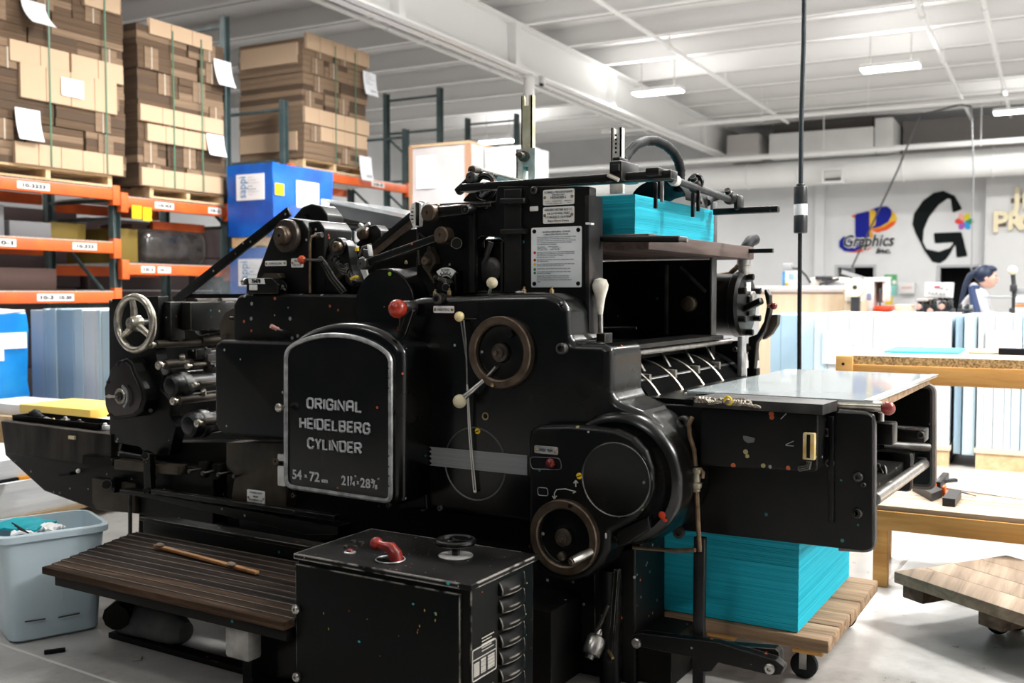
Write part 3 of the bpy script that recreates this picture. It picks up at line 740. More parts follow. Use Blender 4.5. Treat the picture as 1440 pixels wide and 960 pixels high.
def load(u0, u1, v0, v1, z0, z1, layers, label, straps, notes, seed, pale=(), mats=None, group=None, faces=()):
    """flat cartons in banded bundles, layer upon layer; u1 is the face toward the aisle"""
    rr = random.Random(seed); CE, CP = mats or (CARD_EDGE, CARD_EDGE2)
    t = thing('carton_load', label, 'load', ((u0 + u1) / 2, (v0 + v1) / 2, z0), ROOM, group)
    tot = sum(layers); z = z0
    for i, hl in enumerate(layers):
        h = (z1 - z0) * hl / tot
        k = 2 if i % 2 == 0 else 3
        cuts = [v0] + sorted(v0 + (v1 - v0) * (j / k + rr.uniform(-.06, .06)) for j in range(1, k)) + [v1]
        for j in range(k):
            du, dv = rr.uniform(0, .035), rr.uniform(0, .02)
            a, b2 = cuts[j] + (dv if j == 0 else .004), cuts[j + 1] - (rr.uniform(0, .03) if j == k - 1 else .004)
            rows = 3
            for q_ in range(rows):
                zz0 = z + h * q_ / rows; zz1 = z + h * (q_ + 1) / rows - .0012
                e = rr.uniform(0, .012)
                for (x0, x1) in ((u0 + e, (u0 + u1) / 2 - .003), ((u0 + u1) / 2 + .003, u1 - du - e)):
                    if x0 > u0 + .1 or rr.random() < 2:
                        pass
                m = MB().box((u0 + rr.uniform(0, .02), a + rr.uniform(0, .008), zz0), (u1 - du - e, b2 - rr.uniform(0, .008), zz1), .0015, 1)
                build(m, 'carton_bundle', CP if rr.random() < .22 else (CDARK if rr.random() < .35 else CE), t, ROOM)
            # paler taped middle of the bundle
            if rr.random() < .65:
                c = a + (b2 - a) * rr.uniform(.25, .75); wd = .09
                build(MB().box((u1 - du - .02, c - wd, z + .01), (u1 - du + .006, c + wd, z + h - .012)), 'carton_bundle', CP, t, ROOM)
                build(MB().box((u1 - du, c - .007, z + .005), (u1 - du + .009, c + .007, z + h - .005)), 'twine', TWINE, t, ROOM)
        z += h
    for (va, vb, za, zb) in pale:
        za = max(za, z0)
        if zb < za + .02: continue        # whole carton faces showing toward the aisle
        n = max(1, int((vb - va) / .24))
        for q_ in range(n):
            x0, x1 = va + (vb - va) * q_ / n, va + (vb - va) * (q_ + 1) / n
            build(MB().box((u1 - .03, x0 + .002, za), (u1 + .018, x1 - .002, zb), .004, 1), 'carton_face', CARDBOARD, t, ROOM)
    for (ua, ub, za, zb) in faces:       # and toward the near end
        build(MB().box((ua, v0 - .015, za), (ub, v0 + .03, zb), .004, 1), 'carton_face', CARDBOARD, t, ROOM)
    for v in straps:
        m = MB().box((u0 - .01, v - .008, z1), (u1 + .022, v + .008, z1 + .004)).box((u1 + .02, v - .008, z0), (u1 + .025, v + .008, z1 + .004))
        build(m, 'strap', STRAP, t, ROOM)
    for (va, vb, za, zb, cl) in notes: note(t, u1 + .02, va, vb, za, zb, cl)
    return t
def L1(px, py, u): p = at(px, py, x=u, fr=ROOM); return p.y, p.z
U1 = RU + .06
def pale_px(u, rects): 
    out = []
    for x0, y0, x1, y1 in rects:
        ym = (y0 + y1) / 2
        a, b2 = at(x0, ym, x=u, fr=ROOM), at(x1, ym, x=u, fr=ROOM)
        hz = (y1 - y0) * a.y / ray(x0, ym, ROOM).y / FPX
        c = at((x0 + x1) / 2, ym, x=u, fr=ROOM).z
        out.append((a.y, b2.y, c - hz / 2, c + hz / 2))
    return out
# first load (left edge)
zt = zA[0] + .125
pallet(RU - 1.0, U1, 5.55, vat(152, 265), zt, 'pale wooden pallet under the leftmost carton load')
load(RU - 1.02, U1 + .03, 5.45, vat(172, 240), zt + .12, 4.35, [1, 1, 1.2, 1, 1, 1.1, 1, 1, 1], 'tall strapped load of flat brown cartons at the left edge of the rack',
     [vat(60, 150), vat(139, 150)], [(*[vat(x, 180) for x in (10, 45)], L1(10, 195, U1)[1], L1(10, 150, U1)[1], .06), (*[vat(x, 20) for x in (18, 52)], L1(30, 36, U1)[1], L1(30, 0, U1)[1], .16), (vat(75, 122), vat(106, 122), L1(90, 136, U1)[1], L1(90, 111, U1)[1], .0)], 3,
     pale_px(U1 + .03, [(12, 64, 96, 94), (99, 84, 172, 112), (27, 100, 163, 150), (20, 208, 172, 248), (117, -10, 168, 14)]))
# second load
zt = zB[0] + .125
pallet(RU - 1.0, U1, vat(205, 270), vat(309, 285), zt, 'pale wooden pallet under the middle carton load')
load(RU - 1.02, U1 + .03, vat(186, 150), vat(311, 180), zt + .12, L1(240, 46, U1)[1], [1, 1, 1.1, 1, 1, 1, .9], 'strapped load of flat brown cartons between the first two rack posts',
     [vat(234, 150), vat(274, 150)], [(vat(290, 100), vat(314, 100), L1(300, 121, U1)[1], L1(300, 84, U1)[1], .08), (vat(280, 205), vat(304, 205), L1(292, 219, U1)[1], L1(292, 189, U1)[1], .05)], 5,
     pale_px(U1 + .03, [(209, 38, 297, 60), (196, 157, 313, 180), (206, 182, 304, 206), (198, 242, 313, 268)]))
# third load, farther on
zt = zC + .125
v0 = at(428, 200, x=RU + .1, fr=ROOM).y; v1 = at(519, 200, x=RU + .1, fr=ROOM).y
ul = at(335, 150, y=v0, fr=ROOM).x
pallet(ul, RU + .05, v0 + .03, v1 - .05, zt, 'wooden pallet under the farthest carton load')
ztop = at(430, 52, x=RU + .1, fr=ROOM).z
W1 = CARD_EDGE2
load(ul, RU + .1, v0, v1, zt + .12, ztop, [1, 1, 1, 1, 1, 1, 1], 'sunlit looking carton load beyond the blue wrapped loads',
     [vat(462, 150), vat(490, 150)], [(at(508, 110, x=RU + .1, fr=ROOM).y, at(526, 110, x=RU + .1, fr=ROOM).y, at(517, 135, x=RU + .1, fr=ROOM).z, at(517, 102, x=RU + .1, fr=ROOM).z, .05), (at(503, 230, x=RU + .1, fr=ROOM).y, at(520, 230, x=RU + .1, fr=ROOM).y, at(510, 254, x=RU + .1, fr=ROOM).z, at(510, 220, x=RU + .1, fr=ROOM).z, .04)], 9,
     pale_px(RU + .1, [(430, 60, 518, 82), (428, 160, 518, 182), (450, 185, 515, 205), (430, 280, 518, 300)]), (CARD_EDGE2, CARD_EDGE2), None,
     [(ul + .06, RU + .0, ztop - .32, ztop - .06), (ul + .02, RU - .02, ztop - 1.42, ztop - 1.18)])
bpy.data.objects['carton_load.002']['label'] = 'pale carton load standing farther along the aisle, behind the blue loads'
# goods inside the lower bays, in the dark
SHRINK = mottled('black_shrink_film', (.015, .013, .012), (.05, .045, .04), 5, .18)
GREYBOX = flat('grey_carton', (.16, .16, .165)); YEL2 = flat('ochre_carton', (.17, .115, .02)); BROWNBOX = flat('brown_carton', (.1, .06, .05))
def blob(u0, u1, v0, v1, z0, z1, mat, name, label, cat, bev=.06):
    o = build(MB().box((u0, v0, z0), (u1, v1, z1), bev, 3), name, mat, None, ROOM); return tag(o, label, cat)
zB2 = zB[1] + .125
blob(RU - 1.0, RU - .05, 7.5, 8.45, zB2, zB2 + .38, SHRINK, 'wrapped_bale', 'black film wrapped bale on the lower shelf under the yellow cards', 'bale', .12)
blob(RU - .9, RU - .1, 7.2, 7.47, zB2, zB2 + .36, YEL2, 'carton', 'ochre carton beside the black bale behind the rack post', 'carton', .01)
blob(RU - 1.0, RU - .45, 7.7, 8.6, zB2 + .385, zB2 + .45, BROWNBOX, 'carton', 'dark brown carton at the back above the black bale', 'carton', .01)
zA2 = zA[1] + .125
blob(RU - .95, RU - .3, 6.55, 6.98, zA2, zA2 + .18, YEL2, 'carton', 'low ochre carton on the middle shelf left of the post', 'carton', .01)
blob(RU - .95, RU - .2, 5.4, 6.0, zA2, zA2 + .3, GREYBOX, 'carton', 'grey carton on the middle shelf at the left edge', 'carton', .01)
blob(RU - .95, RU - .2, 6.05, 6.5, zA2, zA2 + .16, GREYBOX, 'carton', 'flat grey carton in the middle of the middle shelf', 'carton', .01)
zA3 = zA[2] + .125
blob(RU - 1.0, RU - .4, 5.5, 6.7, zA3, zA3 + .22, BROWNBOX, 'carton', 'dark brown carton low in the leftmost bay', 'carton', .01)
# dark stock standing behind this rack row
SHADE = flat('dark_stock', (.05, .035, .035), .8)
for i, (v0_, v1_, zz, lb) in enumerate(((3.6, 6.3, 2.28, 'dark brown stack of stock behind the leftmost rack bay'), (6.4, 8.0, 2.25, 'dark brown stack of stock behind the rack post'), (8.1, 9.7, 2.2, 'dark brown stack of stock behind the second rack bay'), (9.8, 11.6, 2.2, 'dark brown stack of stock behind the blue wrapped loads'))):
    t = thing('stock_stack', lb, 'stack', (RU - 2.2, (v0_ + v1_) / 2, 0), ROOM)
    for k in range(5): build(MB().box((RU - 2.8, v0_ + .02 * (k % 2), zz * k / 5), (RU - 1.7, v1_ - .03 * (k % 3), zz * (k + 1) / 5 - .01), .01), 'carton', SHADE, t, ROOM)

# ------------------------------------------------------------------ blue wrapped paper loads in front of the racks
BLUEW = mottled('blue_wrap', (.0, .07, .42), (.0, .12, .55), 3, .35, bump=.3)
BPRINT = flat('blue_print', (.03, .2, .45))
BU = -7.6
vb0, vb1 = at(384, 280, x=BU, fr=ROOM).y, at(468, 280, x=BU, fr=ROOM).y
ubl = at(320, 280, y=vb0, fr=ROOM).x
zt1, zb1 = at(384, 228, x=BU, fr=ROOM).z, at(384, 331, x=BU, fr=ROOM).z
def wrapped_block(u0, u1, v0, v1, z0, z1, seed):
    rr = random.Random(seed); bm = bmesh.new(); bmesh.ops.create_cube(bm, size=1)
    bmesh.ops.subdivide_edges(bm, edges=bm.edges[:], cuts=9, use_grid_fill=True)
    for v in bm.verts:
        v.co = Vector(((u0 + u1) / 2 + v.co.x * (u1 - u0), (v0 + v1) / 2 + v.co.y * (v1 - v0), (z0 + z1) / 2 + v.co.z * (z1 - z0)))
        v.co += Vector([rr.uniform(-.007, .007) for _ in range(3)])
    return MB().frombm(bm)
def blue_load(u0, u1, v0, v1, z0, z1, seed, label, labels=True):
    t = thing('wrapped_load', label, 'load', ((u0 + u1) / 2, (v0 + v1) / 2, z0), ROOM, None)
    build(wrapped_block(u0, u1, v0, v1, z0, z1, seed), 'wrapping', BLUEW, t, ROOM, smooth=50)
    if labels:
        h = z1 - z0
        def sheet(ax, a, b2, zlo, zhi):
            m = MB()
            if ax == 'v': m.box((a, v0 - .014, zlo), (b2, v0 - .008, zhi))
            else: m.box((u1 + .008, a, zlo), (u1 + .014, b2, zhi))
            l = build(m, 'paper_label', NOTE, t, ROOM)
            m = MB(); wd = b2 - a
            x = (1, 0, 0) if ax == 'v' else (0, 1, 0)
            o = Vector((a + wd * .2, v0 - .016, (zlo + zhi) / 2)) if ax == 'v' else Vector((u1 + .016, a + wd * .2, (zlo + zhi) / 2))
            m.text('sappi', .16, o + Vector(x) * .06, (0, 0, 1), tuple(-k for k in x), .0015, width=(zhi - zlo) * .82)
            build(m, 'label_print', BPRINT, t, ROOM)
            m = MB()
            for k in range(7):
                zz = zhi - (zhi - zlo) * (.12 + .11 * k); w0, w1 = a + wd * .42, a + wd * (.6 + .12 * (k % 3))
                if ax == 'v': m.box((w0, v0 - .017, zz - (.012 if k in (3, 4) else .004)), (w1, v0 - .014, zz))
                else: m.box((u1 + .014, w0, zz - (.012 if k in (3, 4) else .004)), (u1 + .017, w1, zz))
            build(m, 'label_print', NPRINT, t, ROOM)
        W = u1 - u0; sheet('v', u0 + W * .22, u0 + W * .83, z0 + h * .5, z0 + h * .86)
        V = v1 - v0; sheet('u', v0 + V * .36, v0 + V * .74, z0 + h * .42, z0 + h * .8)
        build(MB().box((u1 + .008, v0 + V * .02, z0 + h * .56), (u1 + .014, v0 + V * .16, z0 + h * .72)), 'paper_label', YELLOW, t, ROOM)
        build(MB().box((u1 + .008, v0 + V * .78, z0 + h * .3), (u1 + .016, v0 + V * 1.0, z0 + h * .58)), 'paper_label', NOTE, t, ROOM)
    return t
blue_load(ubl, BU, vb0, vb1, zb1, zt1, 1, 'upper blue wrapped paper load with white labels, second on its pile')
pallet(ubl + .04, BU - .03, vb0 + .02, vb1 - .02, zb1 - .125, 'pallet between the two upper blue wrapped loads')
blue_load(ubl + .02, BU - .01, vb0, vb1, zb1 - .98, zb1 - .135, 2, 'blue wrapped load seen through the clear guard, under the upper one')
pallet(ubl + .04, BU - .03, vb0 + .02, vb1 - .02, zb1 - 1.105, 'pallet under the middle blue wrapped load')
blue_load(ubl + .02, BU - .01, vb0, vb1, .13, zb1 - 1.12, 3, 'bottom blue wrapped load standing on the floor pallet', False)
pallet(ubl + .04, BU - .03, vb0 + .02, vb1 - .02, 0.0, 'floor pallet of the blue wrapped pile')

# ------------------------------------------------------------------ pale film wrapped load far behind the press
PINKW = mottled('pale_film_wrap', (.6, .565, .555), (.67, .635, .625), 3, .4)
a, b2 = at(578, 250, x=-7.75, fr=ROOM), at(722, 250, x=-7.75, fr=ROOM)
p0 = at(578, 250, y=11.0, fr=ROOM); p1 = at(661, 250, y=11.0, fr=ROOM); p2 = at(715, 250, y=12.2, fr=ROOM)
ztp = at(600, 206, y=11.0, fr=ROOM).z
t = thing('wrapped_load', 'tall pale film wrapped load with brown corner posts behind the press', 'load', (p0.x, 11, 0), ROOM)
build(wrapped_block(p0.x, p1.x, 11.0, 12.0, 1.0, ztp, 5), 'wrapping', PINKW, t, ROOM, smooth=50)
build(wrapped_block(p1.x + .02, p1.x + .62, 11.35, 12.0, 1.0, ztp - .02, 6), 'wrapping', flat('white_film', (.66, .67, .68)), t, ROOM, smooth=50)
build(MB().box((p0.x - .02, 10.98, .9), (p0.x + .03, 11.0, ztp + .02)).box((p1.x - .06, 10.97, .9), (p1.x + .02, 11.0, ztp)), 'corner_post', flat('corner_board', (.45, .26, .16)), t, ROOM)
build(MB().box((p0.x, 10.98, ztp - .005), (p1.x, 12.0, ztp + .03)), 'top_board', flat('top_board', (.6, .42, .25)), t, ROOM)
build(MB().box((p0.x + .1, 10.975, ztp - .55), (p0.x + .4, 10.985, ztp - .12)), 'paper_label', NOTE, t, ROOM)
m = MB()
for k in range(6): m.box((p0.x + .14, 10.973, ztp - .2 - .05 * k), (p0.x + .3 - .02 * (k % 2), 10.976, ztp - .19 - .05 * k))
build(m, 'label_print', NPRINT, t, ROOM)
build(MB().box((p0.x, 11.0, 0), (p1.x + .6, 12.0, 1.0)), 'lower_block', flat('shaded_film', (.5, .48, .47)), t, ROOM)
# ------------------------------------------------------------------ the printing press: X along it, Y away from us
YD, YH, YC, YB, YF = 2.70, 2.80, 2.86, 3.06, 4.21
PR = thing('printing_press', 'big black vintage cylinder printing press with handwheels filling the middle', 'printing press', (-2.3, 3.6, 0))
def part(mb, name, mat, par=None, label=None, **k):
    o = build(mb, name, mat, par or PR, PRESS, **k)
    if label: o['label'] = label
    return o
def pt(px, py, Y): return at(px, py, y=Y)
def bolt(par, px, py, Y, r=.011, mat=None, out=.008):
    c = pt(px, py, Y)
    m = MB().lathe((c.x, Y + .004, c.z), (0, -1, 0), [(r, 0), (r, out + .004), (r * .8, out + .007), (r * .5, out + .007), (r * .45, out - .002), (0, out - .002)], 16, False)
    return build(m, 'bolt', mat or IRON, par, PRESS)
def knob_y(par, name, px, py, Y, prof, mat, n=28):
    c = pt(px, py, Y); return build(MB().lathe((c.x, Y, c.z), (0, -1, 0), prof, n), name, mat, par, PRESS)

# ---- base and lower body
m = MB()
bx0, bz0 = q(320, 690, 3.04)
m.box((bx0, 3.04, 0), (-1.52, 4.05, bz0 + .12))
part(m, 'base', BLK_DULL)
m = MB()
hole = rnd_corners(qs([(227, 752), (231, 735), (274, 741), (275, 790), (227, 790)], 3.10), .012, 3)
m.holed(qs([(196, 715), (420, 735), (420, 905), (330, 905), (205, 880), (193, 800)], 3.10), [hole], 3.10, 3.2)
part(m, 'base_web', BLK_DULL)
part(MB().cyl(pt(183, 694, 3.0), pt(183, 780, 3.0), .009, n=10), 'rod', IRON)
part(MB().box((pt(700, 900, 3.0).x, 2.98, .0), (pt(945, 900, 2.98).x, 3.2, .16), .01), 'base', BLK_DULL)
part(MB().box((pt(190, 860, 2.62).x, 2.74, 0), (-1.5, 3.1, .27), .01), 'base', BLK_DULL)  # black skirt added to fill the dark shadow under the footboard
# right pedestal below the lower housing, with its mouldings
m = MB()
m.prism(qs([(748, 790), (893, 770), (893, 1010), (748, 1010)], 2.95), 2.95, 3.2, r=.01)
m.cyl(pt(858, 800, 2.93), pt(858, 1000, 2.93), .035, n=16)
part(m, 'pedestal', BLK_WORN)
m = MB().bar(pt(868, 800, 2.9), pt(858, 930, 2.9), .014, .014).bar(pt(842, 800, 2.92), pt(842, 900, 2.92), .02, .02)
part(m, 'pipe_run', BLK_WORN)
c0, c1 = pt(830, 921, 2.86), pt(842, 893, 2.9)
d = (c1 - c0).normalized()
m = MB().lathe(c0, d, [(.014, -.012), (.016, 0), (.03, .003), (.033, .012), (.033, .055), (.028, .065), (.014, .07), (.014, .09)], 28)
part(m, 'oil_filter', STEEL, None, 'bright steel filter cup on the right pedestal')
part(MB().tube([pt(838, 890, 2.9), pt(846, 875, 2.9), pt(856, 850, 2.9)], .008, 8), 'oil_pipe', IRON)
part(MB().bar(pt(856, 915, 2.88), pt(862, 925, 2.85), .008, .008), 'tap_lever', BRASS)
m = MB().cyl(pt(730, 928, 2.9), pt(775, 898, 3.0), .016).box(pt(728, 918, 2.88), pt(744, 945, 2.92), .004)
part(m, 'pipe_coupling', BLK_DULL)

# ---- delivery of the left end: long bed arm
m = MB().prism(rnd_corners(qs([(2, 592), (155, 611), (160, 636), (300, 662), (300, 738), (190, 722), (135, 717), (62, 690), (7, 640)], 3.04), .01, 2), 3.04, 3.22, r=.006)
arm = part(m, 'bed_arm', BLK_WORN)
part(MB().prism(qs([(1, 592), (156, 611), (156, 655), (116, 652), (7, 637)], 3.02), 3.02, 3.06, r=.004), 'bed_rail', mottled('scuffed_black_rail', (.006, .0055, .005), (.04, .034, .028), 14, .5, 0, .2, stretch=(1, 1, .25)), arm)
part(MB().prism(qs([(116, 640), (158, 645), (158, 655), (116, 652)], 3.0), 3.0, 3.04), 'cover_strip', BLK_DULL, arm)
part(MB().prism(qs([(129, 672), (190, 680), (190, 722), (135, 716), (129, 706)], 3.02), 3.02, 3.06, r=.004), 'access_plate', BROWN_IRON, arm)
m = MB()
a = pt(108, 664, 3.03); m.cyl(a, a + Vector((0, -.04, 0)), .009); a2 = a + Vector((.01, -.04, 0)); m.bar(a2, pt(84, 668, 2.99), .008, .012)
part(m, 'clamp_lever', BLK_DULL, arm)
part(MB().ball(pt(110, 662, 2.99), .011, 12), 'clamp_knob', flat('ivory_tip', (.8, .76, .7)), arm)
m = MB().cyl(pt(150, 681, 3.02), pt(150, 681, 2.92), .022, n=16).box(pt(160, 672, 2.98), pt(171, 690, 3.04), .004)
part(m, 'stop_block', BLK_WORN, arm)
# rails, links and screws between the bed arm and the gear guard
part(MB().prism(qs([(160, 646), (250, 656), (250, 668), (160, 660)], 2.99), 2.99, 3.05, r=.003), 'slide_bar', BROWN_IRON)
m = MB().prism(qs([(200, 634), (210, 638), (212, 690), (203, 692)], 2.96), 2.96, 2.99, r=.003)
m.cyl(pt(204, 641, 2.99), pt(204, 641, 2.94), .016, n=18).cyl(pt(205, 690, 2.99), pt(205, 690, 2.94), .012, n=18)
part(m, 'swing_link', BLK_WORN)
part(MB().prism(qs([(168, 688), (215, 694), (440, 735), (475, 740), (475, 752), (430, 752), (210, 700), (168, 694)], 2.96), 2.96, 3.05, r=.003), 'lower_rail', BLK_WORN)
part(MB().prism(qs([(212, 688), (470, 725), (470, 733), (212, 694)], 2.94), 2.94, 2.97, r=.003), 'lower_rail_lip', BLK_WORN)
part(MB().prism(qs([(164, 622), (335, 622), (335, 700), (164, 680)], 3.1), 3.1, 3.2), 'bed_frame', BLK_DULL)
m = MB().prism(rnd_corners(qs([(335, 725), (470, 742), (470, 758), (432, 762), (412, 800), (402, 812), (360, 806), (350, 770), (338, 752)], 2.98), .012, 3), 2.98, 3.1, r=.005)
part(m, 'bracket', BLK_WORN)
for (x, y) in ((268, 662), (287, 665), (309, 667), (331, 669)):
    c = pt(x, y, 2.96)
    m = MB().cyl(c + Vector((0, .08, 0)), c, .006, n=10).cyl(c + Vector((0, .0, 0)), c + Vector((0, -.012, 0)), .01, n=12, bev=.003)
    part(m, 'setting_screw', IRON)
    part(MB().box((c.x - .02, 3.02, c.z - .04), (c.x + .02, 3.07, c.z + .03), .004), 'screw_block', BLK_DULL)
br = part(MB().prism(rnd_corners(qs([(318, 622), (402, 622), (402, 716), (345, 716), (325, 700), (330, 668), (318, 655)], 2.98), .01, 3), 2.98, 3.06, r=.004), 'brown_side_plate', BROWN_IRON)
def plate(par, x0, y0, x1, y1, Y, name='name_plate', mat=None, screws='lr', th=.003):
    p = qs([(x0, y0), (x1, y0 + (y1 - y0) * 0), (x1, y1), (x0, y1)], Y)
    cx0 = (p[0][0] + p[3][0]) / 2; cx1 = (p[1][0] + p[2][0]) / 2
    zt = (p[0][1] + p[1][1]) / 2; zb = (p[2][1] + p[3][1]) / 2
    o = build(MB().prism(rnd_corners([(cx0, zb), (cx1, zb), (cx1, zt), (cx0, zt)], min(.006, (zt - zb) * .2), 2), Y - th, Y + .002, r=.0008), name, mat or PLATE, par, PRESS)
    o_box = (cx0, cx1, zb, zt)
    s = []
    if 'lr' in screws: s = [(cx0 + .008, (zb + zt) / 2), (cx1 - .008, (zb + zt) / 2)]
    if 'c4' in screws: s = [(cx0 + .013, zb + .013), (cx1 - .013, zb + .013), (cx0 + .013, zt - .013), (cx1 - .013, zt - .013)]
    for sx, szz in s:
        build(MB().lathe((sx, Y - th, szz), (0, -1, 0), [(.0055 if 'lr' in screws else .0075, -.001), (.0055 if 'lr' in screws else .0075, .001), (.003, .003), (0, .003)], 14, False), 'screw', BRASS if 'lr' in screws else BLK_DULL, par, PRESS)
    return o, o_box
def lines(par, box_, Y, rows, th=.0042, mat=None):
    """rows: (text, top fraction, height fraction, width fraction)"""
    x0, x1, z0, z1 = box_; m = MB()
    for s, tf, hf, wf, *al in rows:
        z = z1 - (z1 - z0) * (tf + hf); xc = (x0 + x1) / 2 if not al else x0 + (x1 - x0) * (al[0] + wf / 2)
        m.text(s, (z1 - z0) * hf * 1.38, (xc, Y - th, z), (1, 0, 0), (0, 0, 1), .0002, width=(x1 - x0) * wf, res=1)
    return build(m, 'plate_lettering', mat or INK, par, PRESS)
_, bx = plate(br, 348, 689, 373, 711, 2.98)
lines(br, bx, 2.98, [('THE PRESS MUST', .1, .12, .7), ('NEVER', .34, .12, .3), ('RUN WITHOUT OIL', .56, .12, .75), ('CHECK LEVEL', .78, .12, .6)])
plate(br, 391, 638, 401, 648, 2.96, screws='')
plate(br, 391, 655, 402, 683, 2.965, screws='')
knob_y(br, 'round_screw', 391, 648, 2.97, [(.018, -.01), (.018, .012), (.015, .015), (.006, .016), (.005, .01), (0, .01)], BRONZE)

# ---- left end frame: flat plate, handwheel, cam cover, roller ends
m = MB().prism(rnd_corners(qs([(153, 426), (158, 420), (222, 416), (222, 478), (217, 488), (222, 512), (229, 528), (226, 548), (240, 565), (238, 585), (247, 600), (238, 640), (207, 640), (196, 628), (160, 622), (154, 612)], 3.03), .008, 2), 3.03, 3.09, r=.004)
lf = part(m, 'end_frame', BLK)
for (x, y) in ((157, 424), (222, 637)): bolt(lf, x, y, 3.03, .008)
part(MB().cyl(pt(212, 577, 3.03), pt(212, 577, 2.98), .009, n=12), 'stud', IRON, lf)
# far end frame, closing the roller bay
part(MB().prism(qs([(160, 440), (470, 440), (470, 640), (160, 640)], 4.15), 4.15, 4.2), 'end_frame', BLK_DULL)
part(MB().box((pt(226, 500, 3.5).x, 3.6, .62), (pt(300, 500, 3.5).x + .25, 4.1, 1.15)), 'inner_trough', BLK_DULL)
# handwheel
c = pt(190, 454.5, 2.93); rw = sz(42, 190, 454, 2.93)
hw = part(MB().torus(c, (0, -1, 0), rw - .014, .0155, 48, 12, 1.15), 'handwheel', NICKEL, None, 'nickel handwheel with three spokes')
m = MB()
for a in (100, 215, 330):
    d = Vector((math.cos(R(a)), 0, math.sin(R(a))))
    e = c + d * (rw - .02); s = c + d * .02 + Vector((0, .0, 0))
    m.tube([s, (s + e) / 2 + Vector((0, .004, 0)), e], [.017, .0145, .012], 8)
part(m, 'spoke', NICKEL, hw)
part(MB().lathe(c + Vector((0, .02, 0)), (0, -1, 0), [(.036, 0), (.034, .03), (.026, .045), (.026, .05), (.015, .05), (.013, .043), (.009, .043), (.009, .048), (0, .048)], 28), 'wheel_hub', NICKEL, hw)
part(MB().cyl(c, c + Vector((0, .12, 0)), .02), 'axle', IRON, hw)
# cam shaped cover with dial
pts = rnd_corners(qs([(146, 545), (155, 520), (165, 507), (178, 503), (186, 510), (190, 522), (202, 547), (205, 562), (200, 578), (190, 586), (160, 590), (152, 583), (147, 570)], 2.95), .012, 3)
cc = part(MB().prism(pts, 2.95, 3.04, r=.01), 'cam_cover', BLK_WORN)
pcx, pcz = sum(p[0] for p in pts) / len(pts), sum(p[1] for p in pts) / len(pts)
pin = [(pcx + (x - pcx) * .86, pcz + (z - pcz) * .88) for x, z in pts]
part(MB().prism(pin, 2.945, 2.96, r=.003), 'cover_plate', mottled('brown_black_plate', (.012, .008, .009), (.03, .021, .021), 4, .25), cc)
for (x, y) in ((152, 537), (165, 512), (172, 508), (153, 584)): bolt(cc, x, y, 2.946, .006, None, .004)
c = pt(170, 557, 2.94)
part(MB().lathe(c, (0, -1, 0), [(.036, -.01), (.036, .006), (.034, .008), (.024, .008), (.023, .004), (.0, .004)], 36), 'dial_ring', NICKEL, cc)
part(MB().lathe(c, (0, -1, 0), [(.02, .004), (.02, .014), (.012, .018), (.012, .024), (.006, .026), (0, .022)], 24), 'dial_hub', IRON, cc)
part(MB().tube([c + Vector((0, -.018, 0)), c + Vector((-.035, -.022, -.001)), c + Vector((-.055, -.022, -.001)), c + Vector((-.078, -.02, -.003))], [.006, .006, .0095, .004], 10), 'pointer_handle', NICKEL, cc)
m = MB()
for i in range(13):
    a0, a1 = R(70 - i * 10), R(70 - (i + 1) * 10)
    rr = .052
    m.bar(c + Vector((rr * math.cos(a0) + .008, -.012, rr * math.sin(a0))), c + Vector((rr * math.cos(a1) + .008, -.012, rr * math.sin(a1))), .007, .012)
part(m, 'dial_scale', PEWTER, cc)
# the box behind the wheel and the ink rollers across the press
gb = part(MB().box(pt(226, 424, 3.12), Vector((pt(268, 424, 3.12).x, 3.4, pt(226, 464, 3.12).z)), .012), 'roller_box', BLK_WORN)
part(MB().box(pt(222, 424, 3.06), Vector((pt(240, 424, 3.06).x, 3.14, pt(226, 478, 3.06).z)), .008), 'bearing_block', BLK_WORN)
INKR = mottled('ink_roller', (.02, .019, .018), (.05, .048, .045), 6, .18)
def roller(px, py, y0, y1, r, mat, name='roller', n=24):
    c = pt(px, py, y0); return part(MB().cyl((c.x, y0, c.z), (c.x, y1, c.z), r, n=n, bev=.004), name, mat)
roller(282, 456, 3.3, 4.14, .055, mottled('steel_roller', (.1, .1, .1), (.2, .2, .2), 6, .22, .8))
roller(275, 425, 3.2, 4.14, .018, BROWN_IRON)
roller(282, 478, 3.25, 4.14, .02, BROWN_IRON)
roller(268, 500, 3.15, 4.14, .03, INKR); roller(292, 518, 3.2, 4.14, .035, INKR); roller(262, 530, 3.2, 4.14, .03, INKR)
roller(300, 500, 3.3, 4.14, .02, STEEL)
# roller sockets with brass screws
def socket(px, py, y0, y1, r, label=None, knob=True, screw=None, end=NICKEL):
    c = pt(px, py, y0)
    s = part(MB().cyl((c.x, y0, c.z), (c.x, y1, c.z), r, n=20, bev=.004), 'roller_socket', BROWN_IRON)
    if knob:
        part(MB().lathe((c.x, y0 + .005, c.z), (0, -1, 0), [(r * .5, 0), (r * .5, .02), (r * .95, .026), (r * 1.0, .034), (r * .9, .04), (r * .35, .041), (r * .3, .046), (0, .046)], 22), 'knurled_knob', end, s)
    if screw:
        q0 = Vector((c.x + .004, y0 + screw, c.z + r * .7))
        part(MB().cyl(q0, q0 + Vector((.01, -.012, .024)), .013, n=14, bev=.003), 'clamp_screw', end, s)
    return s
socket(219, 484, 3.0, 3.45, .018, screw=.13)
socket(231, 513, 3.0, 3.4, .021, screw=.1)
socket(270, 514, 3.12, 3.4, .013, knob=True)
socket(251, 563, 2.99, 3.4, .018, screw=.14)
socket(285, 594, 2.98, 3.2, .017, knob=True)
socket(280, 540, 3.05, 3.2, .012, knob=True)
part(MB().box(pt(262, 490, 3.15), Vector((pt(276, 490, 3.15).x, 3.24, pt(262, 505, 3.15).z)), .004), 'roller_bracket', BLK_WORN)
